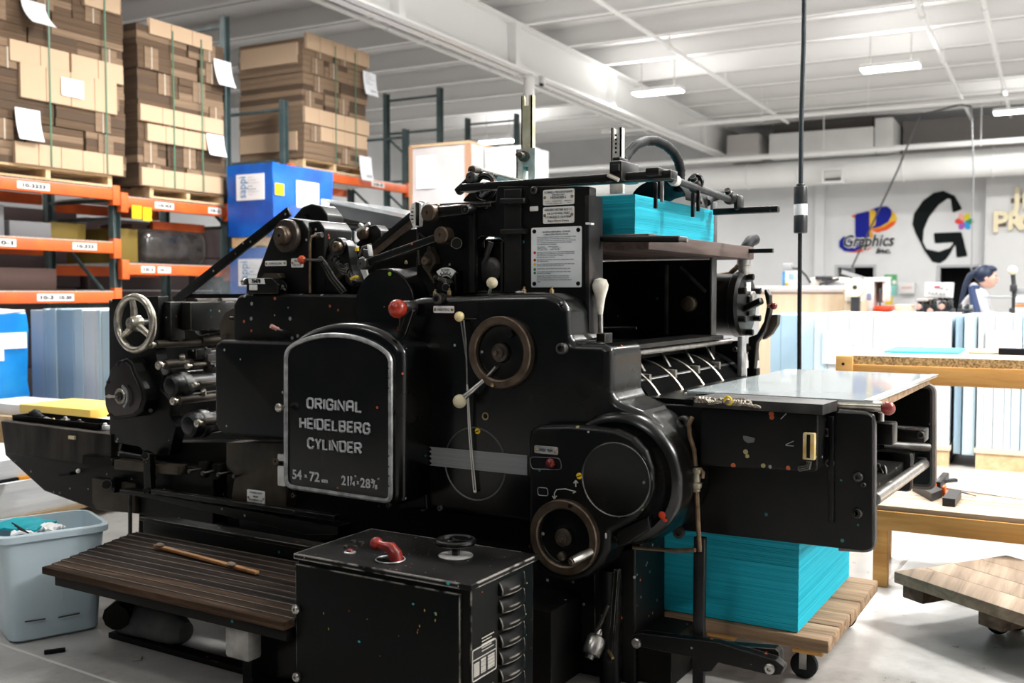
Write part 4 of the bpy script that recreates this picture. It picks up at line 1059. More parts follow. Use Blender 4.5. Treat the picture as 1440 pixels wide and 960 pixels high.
part(MB().box(pt(276, 497, 3.2), Vector((pt(292, 497, 3.2).x, 3.3, pt(276, 512, 3.2).z)), .004), 'roller_bracket', IRON)
part(MB().tube([pt(289, 502, 3.12), pt(289, 490, 3.12)], .004, 6).ball(pt(289, 490, 3.12), .009, 8), 'thumb_pin', IRON)
CHIP = mottled('chipped_black_cap', (.006, .007, .008), (.3, .3, .29), 7, .35, lo=.58, hi=.63)
for (px, py, r) in ((238, 543, .052), (264, 598, .056)):
    c = pt(px, py, 2.97)
    cap = part(MB().lathe(c, (0, 1, 0), [(0, 0), (r * .72, 0), (r * .92, .008), (r, .025), (r, .05), (r * 1.12, .055), (r * 1.14, .075), (r * 1.08, .095), (r * .9, .1), (r * .85, .3)], 32), 'roller_end_cap', CHIP)
    part(MB().lathe(c + Vector((0, .001, 0)), (0, -1, 0), [(r * .66, 0), (r * .66, .003), (r * .6, .004), (0, .004)], 28), 'cap_face', BLK_CLEAN, cap)

# ---- gear guards of the left half
part(MB().prism(rnd_corners(qs([(300, 490), (302, 482), (309, 478), (425, 480), (425, 622), (318, 613), (306, 607), (301, 598)], 2.88), .012, 4), 2.88, 3.12, r=.022), 'gear_guard', BLK)
bolt(PR, 299, 514, 2.93, .009)
ug = part(MB().prism(rnd_corners(qs([(327, 448), (327, 428), (334, 416), (347, 412), (512, 414), (512, 495), (327, 495)], 2.96), .01, 3), 2.96, 3.3, r=.016), 'upper_guard', BLK_FLECK)
bolt(ug, 326, 448, 2.97, .009)
part(MB().prism(rnd_corners(qs([(309, 455), (316, 440), (330, 432), (330, 482), (312, 482), (309, 470)], 3.08), .006, 2), 3.08, 3.12, r=.002), 'pivot_plate', BROWN_IRON)
part(MB().cyl(pt(316, 473, 3.08), pt(316, 473, 3.0), .008, n=10), 'stud', IRON)
m = MB()
a = pt(407, 470, 2.9); m.tube([a, a + Vector((.0, -.03, .012)), a + Vector((-.01, -.06, .02))], .007, 8)
part(m, 'catch', IRON)
part(MB().tube([a + Vector((-.01, -.05, .02)), a + Vector((-.02, -.08, .035))], .009, 8), 'catch_tip', mottled('faded_red_tip', (.55, .2, .16), (.6, .3, .25), 20, .5))
# drum shaped gear cover with round face
c = pt(540, 430, 2.92); r = sz(53, 540, 430, 2.92)
part(MB().lathe(c, (0, 1, 0), [(0, 0), (r * .97, 0), (r, .006), (r, .01), (r, .02)], 56).lathe(c + Vector((0, .02, 0)), (0, 1, 0), [(r, 0), (r, .14), (r * 1.04, .16), (r * 1.08, .2), (r * 1.08, .42)], 56), 'drum_cover', BLK_CLEAN)
part(MB().ball(pt(548, 385, 2.915), .008, 8, 1, .3, 1), 'paint_drop', flat('dried_green_ink', (.3, .5, .05)))
part(MB().lathe(pt(571, 371, 3.0), (0, 0, 1), [(.006, 0), (.006, .006), (.003, .012), (0, .014)], 8), 'oil_nipple', BRASS)
# red ball lever at the drum
c = pt(559, 434, 2.70); rb = sz(13.5, 559, 434, 2.70)
lv = part(MB().bar(pt(579, 434, 2.80), pt(566, 472, 2.80), .018, .03, .006), 'lever_arm', BLK_WORN, None, 'lever arm ending in a red ball')
part(MB().lathe(pt(580, 433, 2.84), (0, -1, 0), [(.026, 0), (.026, .05), (.022, .056), (.012, .058), (0, .055)], 24), 'lever_boss', IRON, lv)
part(MB().cyl(pt(576, 434, 2.79), c, .009, n=12), 'lever_stem', IRON, lv)
part(MB().ball(c, rb, 24), 'red_ball', RED_BALL, lv, 'glossy red ball')
part(MB().box(pt(559, 460, 2.79), pt(571, 472, 2.84), .004), 'lever_clamp', mottled('rusty_black', (.01, .01, .01), (.35, .07, .02), 22, .5, lo=.5, hi=.6), lv)

# ---- door house with arched door, grey trim and raised lettering
hs = qs(spline([(398, 506), (400, 494), (409, 480), (425, 468), (447, 459), (472, 454), (503, 455), (530, 463), (551, 476), (563, 491), (566, 506)], 4) + [(566, 696), (564, 706), (556, 711), (412, 692), (402, 687), (398, 678)], YD)
part(MB().prism(hs, YD, YC + .06, r=.03, seg=6), 'door_house', BLK_CLEAN)
part(MB().prism(qs([(556, 500), (585, 500), (600, 716), (560, 718)], YC - .02), YC - .02, YC + .05, r=.012), 'house_flange', BLK)
YP = YD - .002
tr = qs(spline([(404.5, 504), (406, 495), (412, 487), (425, 480), (444, 474), (466, 471), (495, 473), (520, 480.5), (538, 490), (548, 499), (551.5, 508)], 4) + spline([(551.5, 690), (551, 697), (548.5, 702), (543, 703.3)], 3) + spline([(415, 684.5), (409, 682), (405.5, 677), (404.5, 669)], 3), YP)
dr = part(MB().prism(tr, YP - .006, YP + .004, r=.002), 'door', BLK_CLEAN)
part(MB().tube([(x, YP - .008, z) for x, z in tr], .0085, 8, True), 'door_trim', PEWTER, dr, 'worn grey metal trim')
m = MB()
for y in (517, 531, 545, 640, 655, 668, 682): p = pt(551, y, YP); m.lathe((p.x, YP - .0155, p.z), (0, -1, 0), [(.0025, 0), (.0025, .0015), (0, .0015)], 8, False)
part(m, 'trim_rivet', INK, dr)
knob_y(dr, 'door_knob', 401, 572, YD - .012, [(.006, -.01), (.006, .018), (.014, .024), (.0165, .03), (.016, .036), (.011, .04), (0, .041)], NICKEL)
STROKES = {  # block letters with cut corners on a 4 x 6 grid
 'O': [[(1, 0), (3, 0), (4, 1), (4, 5), (3, 6), (1, 6), (0, 5), (0, 1), (1, 0)]],
 'R': [[(0, 0), (0, 6), (3, 6), (4, 5), (4, 4), (3, 3), (.2, 3)], [(2.2, 3), (4, 0)]],
 'I': [[(0, 0), (0, 6)]],
 'G': [[(4, 4.6), (4, 5), (3, 6), (1, 6), (0, 5), (0, 1), (1, 0), (3, 0), (4, 1), (4, 3), (2.4, 3)]],
 'N': [[(0, 0), (0, 6), (4, 0), (4, 6)]],
 'A': [[(0, 0), (0, 5), (1, 6), (3, 6), (4, 5), (4, 0)], [(0, 2.6), (4, 2.6)]],
 'L': [[(0, 6), (0, 0), (3.2, 0)]],
 'H': [[(0, 0), (0, 6)], [(4, 0), (4, 6)], [(0, 3), (4, 3)]],
 'E': [[(3.4, 6), (0, 6), (0, 0), (3.4, 0)], [(0, 3), (3, 3)]],
 'D': [[(0, 0), (0, 6), (3, 6), (4, 5), (4, 1), (3, 0), (0, 0)]],
 'B': [[(0, 0), (0, 6), (3, 6), (3.8, 5.2), (3.8, 3.8), (3, 3.1), (0, 3.1)], [(3, 3.1), (4, 2.2), (4, 1), (3, 0), (0, 0)]],
 'C': [[(4, 4.6), (4, 5), (3, 6), (1, 6), (0, 5), (0, 1), (1, 0), (3, 0), (4, 1), (4, 1.4)]],
 'Y': [[(0, 6), (2, 3), (4, 6)], [(2, 3), (2, 0)]]}
def block_text(s, x0, x1, zb, zt, Y, par, rad=.0047):
    wid = {'I': 0, 'L': 3.2, 'E': 3.4}
    adv = [wid.get(ch, 4) + 1.9 for ch in s]; tot = sum(adv) - 1.9
    kx = (x1 - x0) / tot; kz = (zt - zb) / 6; x = 0
    for ch, a in zip(s, adv):
        m = MB()
        for st in STROKES[ch]:
            m.tube([(x0 + (x + cx) * kx, Y, zb + cz * kz) for cx, cz in st], rad, 8)
        part(m, 'letter', LETTER, par); x += a
for s, (x0, y0), (x1, y1) in (('ORIGINAL', (435, 561), (510, 577)), ('HEIDELBERG', (425, 588), (522, 608)), ('CYLINDER', (436, 617), (510, 635))):
    a, b2 = pt(x0, 0 + y0, YP), pt(x1, y1, YP)
    hgt = sz(13.5, (x0 + x1) / 2, 580, YP)
    zc = (pt((x0 + x1) / 2, (y0 + y1) / 2, YP)).z
    block_text(s, a.x, b2.x, zc - hgt / 2, zc + hgt / 2, YP - .009, dr)
zc = pt(470, 672.5, YP).z
def word(s, px, size_px, dz, wpx):
    p = pt(px, 672, YP); h = sz(size_px, px, 672, YP)
    m = MB().text(s, h * 1.38, (p.x, YP - .0075, zc - h / 2 + dz), (1, 0, 0), (0, 0, 1), .001, 'LEFT', width=pt(px + wpx, 672, YP).x - p.x, bold=.001)
    part(m, 'size_lettering', flat('pale_grey_lettering_%d' % px, (.5, .5, .51)), dr)
hh = sz(13, 470, 672, YP)
word('54', 413, 13.5, 0, 13); word('x', 430.5, 5.5, 0, 4.5); word('72', 437, 13.5, 0, 14); word('cm', 454, 6, -hh * .28, 9)
word('21', 482, 13.5, 0, 10.5); word('1', 493.2, 6, hh * .3, 1.8); word('/', 494.4, 11, hh * .0, 3.6); word('4', 497.2, 6, -hh * .22, 4); word('"', 501, 4, hh * .5, 2.2); word('x', 504, 5.5, 0, 4); word('28', 508.5, 13.5, 0, 14); word('3', 523.8, 6, hh * .3, 3.6); word('/', 526, 11, hh * .0, 4); word('8', 529, 6, -hh * .3, 3.8); word('"', 533, 4, hh * .5, 2.4)
for (x, y) in ((414, 696), (548, 709)): bolt(PR, x, y, YD + .03, .01)
bolt(PR, 563, 515, YC - .12, .014)
m = MB()
for (x, y) in ((596, 714), (620, 714)): bolt(PR, x, y, YC, .011)

# ---- main cover with its stepped, rounded right end
mc = rnd_corners(qs([(556, 426), (590, 418), (700, 413), (768, 412), (789, 420), (798, 436), (800, 470), (805, 482), (848, 483), (858, 489), (860, 500), (860, 552), (866, 564), (880, 570), (900, 578), (928, 600), (944, 640), (944, 705), (915, 745), (880, 760), (745, 738), (620, 722), (556, 712)], YC), [0, .01, .02, .05, .05, .05, .02, .02, .02, .03, .03, .02, .03, .04, .04, .06, .06, .06, .06, .03, .02, .02, 0], 5)
cv = part(MB().prism(mc, YC, YB + .03, r=.03, seg=6), 'main_cover', BLK_CLEAN)
# second rounded tier behind it
part(MB().prism(rnd_corners(qs([(600, 414), (770, 409), (812, 412), (829, 428), (834, 450), (834, 490), (600, 490)], YB), [0, .02, .04, .04, .03, 0, 0], 5), YB - .05, YB + .03, r=.012), 'cover_shoulder', BLK_CLEAN)
part(MB().prism(rnd_corners(qs([(800, 487), (872, 484), (885, 489), (888, 500), (888, 550), (896, 560), (925, 566), (930, 600), (800, 600)], YB), [0, .02, .03, .02, .02, .04, .02, 0, 0], 4), YB - .03, YB + .08, r=.012), 'cover_shoulder', BLK_CLEAN)
m = MB()
pass
for (x, y) in ((791, 490), (617, 420)):
    c = pt(x, y, YC - .005); part(MB().lathe(c, (0, -1, 0), [(.019, -.03), (.019, .012), (.016, .016), (.011, .016), (.01, .0), (0, .0)], 20), 'cap_screw', IRON, cv)
bolt(cv, 789, 426, YC, .006)
part(MB().lathe(pt(961, 594, YB - .03), (0, -1, 0), [(.022, -.02), (.022, .01), (.018, .014), (.011, .014), (.01, .002), (0, .002)], 20), 'cap_screw', IRON)
part(MB().prism(rnd_corners(qs([(905, 575), (950, 588), (970, 585), (972, 600), (960, 608), (940, 600)], YB - .02), .01, 3), YB - .02, YB + .05, r=.006), 'cover_lug', BLK)
# slot, name plate, engraved circle, brass plugs
part(MB().prism(rnd_corners(qs([(643, 425), (671, 423), (673, 430), (672, 442), (666, 447), (647, 447), (642, 440)], YC), .01, 4), YC - .001, YC + .01), 'slot', INK, cv)
part(MB().box(pt(655, 447, YC + .0), pt(670, 449, YC - .008)), 'slot_lip', IRON, cv)
_, bx = plate(cv, 610, 430, 639, 440, YC)
lines(cv, bx, YC, [('WASH-UP ROLL', .3, .4, .6)])
c = pt(683, 585, YC); part(MB().lathe((c.x, YC - .001, c.z), (0, -1, 0), [(.0135, 0), (.0135, .002), (.009, .002), (.009, -.001), (0, -.001)], 20), 'brass_ring', BRASS, cv)
part(MB().lathe((c.x, YC - .0025, c.z), (0, -1, 0), [(.0088, 0), (0, .0001)], 16), 'oil_hole', INK, cv)
def plug(px, py, Y, par, r=.0105):
    c = pt(px, py, Y)
    b = part(MB().lathe((c.x, Y, c.z), (0, -1, 0), [(r, -.002), (r, .003), (r * .8, .005), (0, .005)], 20), 'brass_plug', YELLOW, par)
    part(MB().bar(Vector((c.x - r * .8, Y - .0052, c.z - r * .3)), Vector((c.x + r * .8, Y - .0052, c.z + r * .3)), .002, .003), 'slot_line', INK, b)
plug(672, 606, YC, cv)
c = pt(668, 652, YC); rc = sz(51, 668, 652, YC)
part(MB().torus((c.x, YC - .0005, c.z), (0, 1, 0), rc, .0028, 64, 6), 'round_lid_rim', mottled('rubbed_rim', (.01, .011, .012), (.16, .16, .165), 4, .35), cv)
# grey tape band
m = MB()
tp = qs([(606, 628), (742, 640), (742, 668), (606, 654)], YC)
zz = []
for i in range(9): 
    t_ = i / 8; zz.append((tp[0][0] + (.006 if i % 2 else -.004), tp[0][1] + (tp[3][1] - tp[0][1]) * t_))
m.prism([tp[2], tp[1]] + zz, YC - .0035, YC)
TAPE = striped('woven_grey_tape', (.16, .165, .17), (.3, .305, .31), 'Z', 260, .6)
part(m, 'tape_band', TAPE, cv, 'woven grey tape strip')
# two balls, rods, hanging string
kb = part(MB().tube([pt(652, 450, YC - .03), pt(655, 480, YC - .03), pt(657, 540, YC - .03)], .0032, 8).tube([pt(648, 450, YC - .03), pt(656, 505, YC - .03)], .003, 8), 'control_rod', STEEL, cv)
part(MB().ball(pt(646, 445, YC - .03), sz(7.2, 646, 445, YC), 18), 'rod_ball', YELLOW_BALL, kb, 'small yellowed ball')
STR = flat('pale_string', (.62, .6, .55), .7)
m = MB()
for dx in (-1.2, 1.2): m.tube([pt(657 + dx * .4, 540, YC - .024), pt(660 + dx, 600, YC - .016), pt(663 + dx, 640, YC - .012), pt(668 + dx * 1.3, 692, YC - .012)], .0022, 6)
m.ball(pt(668, 691, YC - .012), .005, 8)
part(m, 'string', STR, cv)
# upper wheel in the cover
c = pt(703.5, 495.5, YC - .02); ro = sz(51, 703, 495, YC)
uw = part(MB().lathe(c, (0, -1, 0), [(ro * .99, -.022), (ro, -.015), (ro, .006), (ro * .97, .011), (ro * .8, .011), (ro * .76, .007), (ro * .74, -.004)], 64, False), 'control_wheel', BRONZE, None, 'control wheel with brown steel rim')
part(MB().lathe(c, (0, -1, 0), [(ro * .75, 0), (ro * .72, -.012), (ro * .55, -.016), (ro * .3, -.012), (ro * .26, -.002), (0, -.002)], 56, False), 'wheel_dish', BLK, uw)
part(MB().lathe(c, (0, -1, 0), [(ro * .25, -.006), (ro * .25, .006), (ro * .17, .009), (ro * .16, .018), (ro * .11, .02), (ro * .07, .022), (ro * .07, .032), (ro * .03, .036), (0, .036)], 32), 'wheel_hub', mottled('oily_hub', (.02, .016, .012), (.07, .05, .035), 30, .3, .3), uw)
part(MB().lathe(c + Vector((0, -.03, 0)), (0, -1, 0), [(ro * .075, 0), (ro * .07, .006), (0, .009)], 12), 'hub_nut', BRONZE, uw)
part(MB().bar(pt(687, 528, YC - .02), pt(699, 515, YC - .022), .022, .008, .003), 'dish_lug', STEEL, uw)
part(MB().lathe(pt(718, 470, YC - .012), (0, -1, 0), [(.012, 0), (.011, .006), (0, .006)], 14), 'dish_hole', INK, uw)
part(MB().tube([pt(680, 535, YC - .03), pt(664, 549, YC - .05), pt(653, 558, YC - .06)], [.008, .0095, .0105], 12), 'crank_stem', STEEL, uw)
part(MB().ball(pt(646.5, 564, YC - .065), sz(9.6, 646, 564, YC), 22), 'white_ball', CREAM_BALL, uw, 'smooth white ball')
part(MB().lathe(pt(694, 541, YC - .03), (0, -1, 0), [(.006, 0), (.007, .008), (0, .01)], 10), 'rim_catch', BRASS, uw)
# white ball on the ridge
sb = part(MB().cyl(pt(688, 413, YC + .04), pt(691, 402, YC + .03), .006, n=10), 'ball_stem', STEEL)
part(MB().ball(pt(692, 397.5, YC + .03), sz(8.2, 692, 397, YC), 20), 'cream_ball', CREAM_BALL, sb, 'cream ball standing on the ridge')
for x, y in ((612, 412), (632, 411), (737, 409), (776, 409)):
    part(MB().lathe(pt(x, y, YC + .07), (0, 0, 1), [(.008, -.01), (.008, .004), (.004, .008), (.004, .014), (0, .016)], 10), 'oil_nipple', BRASS)
part(MB().ball(pt(731, 411, YC + .06), .016, 12, 1.2, .8, .4), 'oil_cap', STEEL)

# ---- round gear cover at the lower right, and the housing in front of it
c = pt(868, 674, YC - .03); r0 = sz(95, 868, 674, YC - .03)
fg = part(MB().lathe(c, (0, 1, 0), [(r0 * .72, .012), (r0 * .8, .01), (r0 * .86, 0), (r0 * .93, .004), (r0 * .975, .014), (r0, .034), (r0 * 1.0, .06), (r0 * 1.03, .075), (r0 * 1.04, .1), (r0 * 1.04, .22)], 72), 'gear_cover', BLK_CLEAN)
hp = rnd_corners(qs([(741, 618), (744, 604), (756, 598), (800, 597), (836, 600), (866, 603), (890, 614), (908, 634), (917, 660), (918, 688), (909, 712), (893, 731), (872, 743), (858, 750), (855, 776), (844, 797), (824, 813), (797, 820), (770, 815), (752, 797), (742, 770)], YH), .02, 3)
lh = part(MB().prism(hp, YH, YC + .08, r=.022, seg=5), 'wheel_housing', BLK)
c = pt(866, 674, YH); r1 = sz(52, 866, 674, YH)
rl = part(MB().lathe(c, (0, -1, 0), [(r1 * 1.06, -.004), (r1 * 1.05, .002), (r1 * 1.0, .004), (r1 * .98, .001), (0, .001)], 64), 'round_lid', BLK_CLEAN, lh)
part(MB().torus((c.x, YH - .003, c.z), (0, 1, 0), r1 * 1.0, .0022, 64, 6), 'lid_rim', mottled('rubbed_lid_rim', (.02, .02, .02), (.3, .29, .27), 5, .35, lo=.45), lh)
bolt(rl, 906, 678, YH, .005, STEEL, .002)
_, bx = plate(lh, 752, 627, 785, 638, YH, mat=PEWTER)
lines(lh, bx, YH, [('SPEED TRIM', .32, .36, .55)])
sl = rnd_corners(qs([(745, 642), (788, 644), (791, 660), (748, 659)], YH), .014, 4)
part(MB().prism(sl, YH - .002, YH + .01), 'slot', INK, lh)
part(MB().tube([(x, YH - .002, z) for x, z in sl], .0018, 6, True), 'slot_rim', mottled('rubbed_slot_rim', (.02, .02, .02), (.22, .21, .2), 9, .4), lh)
part(MB().ball(pt(774, 651, YH - .012), sz(7, 774, 651, YH), 18), 'red_ball', DARK_RED, lh, 'small dark red ball in a slot')
sl = rnd_corners(qs([(756, 685), (770, 686), (771, 697), (757, 696)], YH), .008, 4)
part(MB().prism(sl, YH - .001, YH + .01), 'slot', INK, lh)
part(MB().tube([(x, YH - .001, z) for x, z in sl], .0014, 6, True), 'slot_rim', PEWTER, lh)
plug(815, 669, YH, lh)
MARK = flat('white_mark', (.5, .49, .46))
m = MB()
def mark(a, b2, w_=.003): m.bar(pt(*a, YH) + Vector((0, -.001, 0)), pt(*b2, YH) + Vector((0, -.001, 0)), w_, w_)
mark((780, 693), (783, 688)); mark((783, 688), (795, 687)); mark((795, 687), (810, 691)); mark((780, 693), (780, 699)); mark((777, 697), (780, 701)); mark((783, 697), (780, 701)); mark((810, 684), (810, 676)); mark((807, 679), (810, 675)); mark((813, 679), (810, 675)); mark((810, 691), (806, 693))
part(m, 'painted_arrow', MARK, lh)
part(MB().ball(pt(852, 753, YH - .0), .006, 8, .6, .3, 1.6), 'paint_drop', MARK, lh)
part(MB().ball(pt(931, 724, YC - .03), .012, 8, 1, .25, 1.0).ball(pt(935, 731, YC - .03), .008, 8, 1, .25, .8), 'paint_drop', flat('dried_red_ink', (.5, .04, .01)), fg)
part(MB().prism(qs([(912, 725), (915, 745), (885, 765), (868, 770), (866, 745)], YC - .035), YC - .036, YC + .05, r=.01), 'cover_foot', BLK, fg)
bolt(PR, 955, 748, YB - .02, .02)
# lower wheel
c = pt(793, 755, YH - .016); ro = sz(53, 793, 755, YH)
lw = part(MB().lathe(c, (0, -1, 0), [(ro * .99, -.02), (ro, -.015), (ro, .006), (ro * .97, .011), (ro * .8, .011), (ro * .76, .006), (ro * .75, -.004)], 64, False), 'control_wheel', BRONZE, None, 'lower control wheel with brown steel rim and crank')
part(MB().lathe(c, (0, -1, 0), [(ro * .76, 0), (ro * .72, -.008), (ro * .5, -.012), (ro * .3, -.008), (ro * .27, .001), (0, .001)], 56, False), 'wheel_dish', BLK, lw)
part(MB().lathe(c, (0, -1, 0), [(ro * .24, -.006), (ro * .24, .006), (ro * .15, .01), (ro * .14, .018), (ro * .08, .02), (ro * .08, .03), (ro * .04, .034), (0, .034)], 32), 'wheel_hub', BROWN_IRON, lw)
part(MB().lathe(c + Vector((0, -.028, 0)), (0, -1, 0), [(ro * .085, 0), (ro * .07, .008), (0, .01)], 12), 'hub_nut', BRONZE, lw)
part(MB().lathe(pt(790, 782, YH - .018), (0, -1, 0), [(.016, -.006), (.014, .006), (.008, .01), (0, .012)], 18), 'crank_boss', BROWN_IRON, lw)
part(MB().tube([pt(832, 775, YH - .02), pt(818, 782, YH - .06), pt(804, 789, YH - .1)], [.012, .0145, .013], 16), 'crank_handle', STEEL, lw)
part(MB().lathe(pt(803, 789.5, YH - .102), (pt(803, 789.5, YH - .102) - pt(818, 782, YH - .06)), [(.012, 0), (.011, .004), (.005, .005), (.004, .002), (0, .002)], 14), 'handle_cap', BRONZE, lw)
part(MB().lathe(pt(802, 711, YH - .028), (0, -1, 0), [(.007, 0), (.007, .004), (0, .004)], 12), 'rim_notch', INK, lw)

# ---- tower with round hub at the left of the upper half
YT = 3.02
tw = part(MB().prism(rnd_corners(qs([(356, 414), (361, 384), (386, 318), (393, 311), (408, 306), (424, 309), (433, 322), (434, 414)], YT), .02, 4), YT, YT + .16, r=.008), 'hub_tower', BLK)
part(MB().prism(rnd_corners(qs([(430, 312), (448, 310), (456, 322), (456, 414), (430, 414)], YT + .03), .02, 4), YT + .03, YT + .2, r=.008), 'tower_side', BLK)
part(MB().prism(rnd_corners(qs([(409, 330), (412, 305), (424, 291), (437, 286), (450, 289), (460, 302), (462, 330), (462, 414), (409, 414)], YT + .2), .03, 5), YT + .2, YT + .3, r=.008), 'hub_tower', BLK)
part(MB().lathe(pt(431, 303, YT + .2), (0, -1, 0), [(.012, 0), (.012, .006), (.006, .006), (.006, 0), (0, 0)], 14), 'socket_screw', INK, tw)
c = pt(407, 332, YT); rh = sz(23.5, 407, 332, YT)
hd = part(MB().lathe(c, (0, -1, 0), [(rh * .97, -.005), (rh, 0), (rh, .02), (rh * .95, .026), (rh * .62, .028), (rh * .6, .028)], 48), 'hub_disc', mottled('brown_black_steel', (.035, .028, .022), (.09, .07, .055), 10, .35, .4), tw)
part(MB().lathe(c, (0, -1, 0), [(rh * .6, .026), (rh * .58, .05), (rh * .5, .056), (rh * .48, .06), (0, .06)], 24), 'hub_nut', BRONZE, hd)
part(MB().lathe(c, (0, -1, 0), [(rh * .1, .0602), (0, .0603)], 12, False), 'center_hole', INK, hd)
_, bx = plate(tw, 373.5, 366.5, 403, 374, YT); lines(tw, bx, YT, [('FORM ROLLERS', .3, .42, .62)])
_, bx = plate(tw, 410, 363, 427, 376, YT); lines(tw, bx, YT, [('INK', .15, .28, .4), ('ON OFF', .56, .28, .7)])
part(MB().tube([pt(446, 330, YT - .02), pt(438, 333, YT - .03), pt(436, 342, YT - .03), pt(436, 412, YT - .03)], .0055, 8), 'oil_pipe', COPPER, tw)
part(MB().cyl(pt(444, 331, YT - .01), pt(453, 330, YT - .01), .011, n=12), 'pipe_union', IRON, tw)
rl_ = part(MB().tube([pt(429, 365, YT - .05), pt(455, 366, YT - .02)], .0055, 8), 'lever_rod', IRON, None, 'short rod with an orange red ball')
part(MB().ball(pt(424.5, 365, YT - .05), sz(6, 424, 365, YT), 16), 'red_ball', mottled('orange_red_knob', (.72, .1, .03), (.5, .07, .02), 35, .25), rl_)
part(MB().tube([pt(450, 363, YT - .0), pt(456, 372, YT - .01), pt(468, 392, YT - .01), pt(484, 412, YT - .0)], [.011, .014, .014, .016], 8), 'curved_lever', BLK_WORN)
# counter box
cb = part(MB().prism(rnd_corners(qs([(346, 391), (383, 391), (391, 400), (391, 413), (346, 413)], 2.95), .006, 3), 2.95, 3.0, r=.004), 'counter_box', BLK_WORN)
part(MB().prism(qs([(349, 391.5), (370, 391.5), (372, 399), (350, 399)], 2.945), 2.945, 2.952), 'counter_plate', PLATE, cb)
part(MB().text('76478', .02, pt(360, 397.5, 2.944), (1, 0, 0), (0, 0, 1), .0004, bold=.001), 'counter_digits', INK, cb)
plate(cb, 351, 400, 362, 408, 2.949, screws='')
part(MB().cyl(pt(346, 396, 2.97), pt(341, 396, 2.97), .014, n=16, bev=.003), 'reset_knob', STEEL, cb)
part(MB().prism(rnd_corners(qs([(366, 392), (372, 384), (390, 384), (393, 392)], 2.98), .006, 3), 2.98, 3.05), 'counter_bracket', BROWN_IRON, cb)
part(MB().tube([pt(393, 408, 2.97), pt(398, 404, 2.96), pt(402, 408, 2.96)], .005, 6).ball(pt(398, 403, 2.96), .008, 8), 'counter_linkage', IRON, cb)

# ---- links, levers and gauges between tower and feeder frame
YL = 3.0
part(MB().prism(qs([(458, 400), (520, 330), (600, 320), (600, 414), (458, 414)], 3.22), 3.22, 3.3), 'inner_frame', BLK_DULL)
m = MB().box(pt(462, 318, 3.2), pt(476, 345, 3.3), .01).box(pt(470, 322, 3.18), pt(483, 336, 3.28), .006)
part(m, 'motor_block', BLK_WORN)
part(MB().tube([pt(461, 330, 3.12), pt(466, 350, 3.08), pt(478, 368, 3.06)], .012, 8), 'hose_stub', RUBBER)
pv = part(MB().prism(rnd_corners(qs([(468, 345), (474, 337), (484, 337), (489, 346), (493, 372), (500, 398), (494, 403), (486, 396), (478, 362), (470, 358)], YL), .012, 3), YL, YL + .05, r=.005), 'rocker_arm', BLK)
def disc(px, py, Y, r, par, mat=BRONZE, h=.02):
    part(MB().lathe(pt(px, py, Y), (0, -1, 0), [(r, -.02), (r, h), (r * .86, h + .004), (r * .5, h + .005), (r * .2, h + .005), (r * .18, h), (0, h)], 26), 'pivot_disc', mat, par)
disc(477, 347, YL, .036, pv, BLK, .012); disc(477, 347, YL - .012, .021, pv)
m = MB()
for k in range(4): m.torus(pt(470 + k * 4, 362 + k * 4, 3.03), (.6, 0, -.5), .013, .005, 14, 6)
part(m, 'spring', IRON)
part(MB().tube([pt(474, 372, 3.0), pt(482, 380, 2.99), pt(490, 382, 2.99)], .014, 8).tube([pt(486, 372, 3.0), pt(493, 388, 3.0), pt(497, 396, 3.0)], .012, 8), 'linkage', BLK_WORN)
part(MB().bar(pt(460, 404, 3.1), pt(482, 384, 3.1), .02, .016), 'stay', BROWN_IRON)
part(MB().tube([pt(494, 392, 2.98), pt(500, 389, 2.96), pt(505, 390, 2.96)], .006, 8), 'yellow_tip', YELLOW)
part(MB().box(pt(499, 348, 2.99), pt(505, 353, 3.0)), 'yellow_tag', YELLOW)
# rear bracket with wing nut
rb_ = part(MB().prism(rnd_corners(qs([(498, 345), (508, 335), (520, 318), (528, 316), (535, 324), (537, 338), (520, 350)], 3.2), .01, 3), 3.2, 3.26, r=.004), 'rear_bracket', BLK)
disc(513, 329, 3.2, .027, rb_)
part(MB().bar(pt(502, 325, 3.14), pt(520, 314, 3.14), .012, .012, .003).bar(pt(506, 315, 3.14), pt(513, 322, 3.14), .02, .014, .003), 'wing_nut', ZINC, rb_)
# long link and diagonal bar
lk = part(MB().bar(pt(513, 371, 2.96), pt(625, 331, 2.96), .026, .03, .006), 'long_link', BLK_WORN)
disc(624.5, 331, 2.95, .031, lk); disc(513, 371, 2.95, .022, lk, IRON)
dg = part(MB().bar(pt(520, 358, 3.06), pt(582, 306, 3.06), .02, .05, .004), 'diagonal_bar', BLK)
part(MB().bar(pt(526, 357, 3.045), pt(580, 313, 3.045), .006, .024), 'bar_inlay', BRONZE, dg)
part(MB().prism(rnd_corners(qs([(628, 335), (636, 332), (642, 340), (634, 348)], 2.97), .008, 2), 2.97, 3.0).cyl(pt(642, 342, 3.02), pt(642, 342, 2.94), .02, n=16).tube([pt(598, 335, 3.0), pt(590, 328, 3.0), pt(588, 340, 3.0), pt(590, 372, 3.0)], .005, 8), 'link_bracket', BLK_WORN)
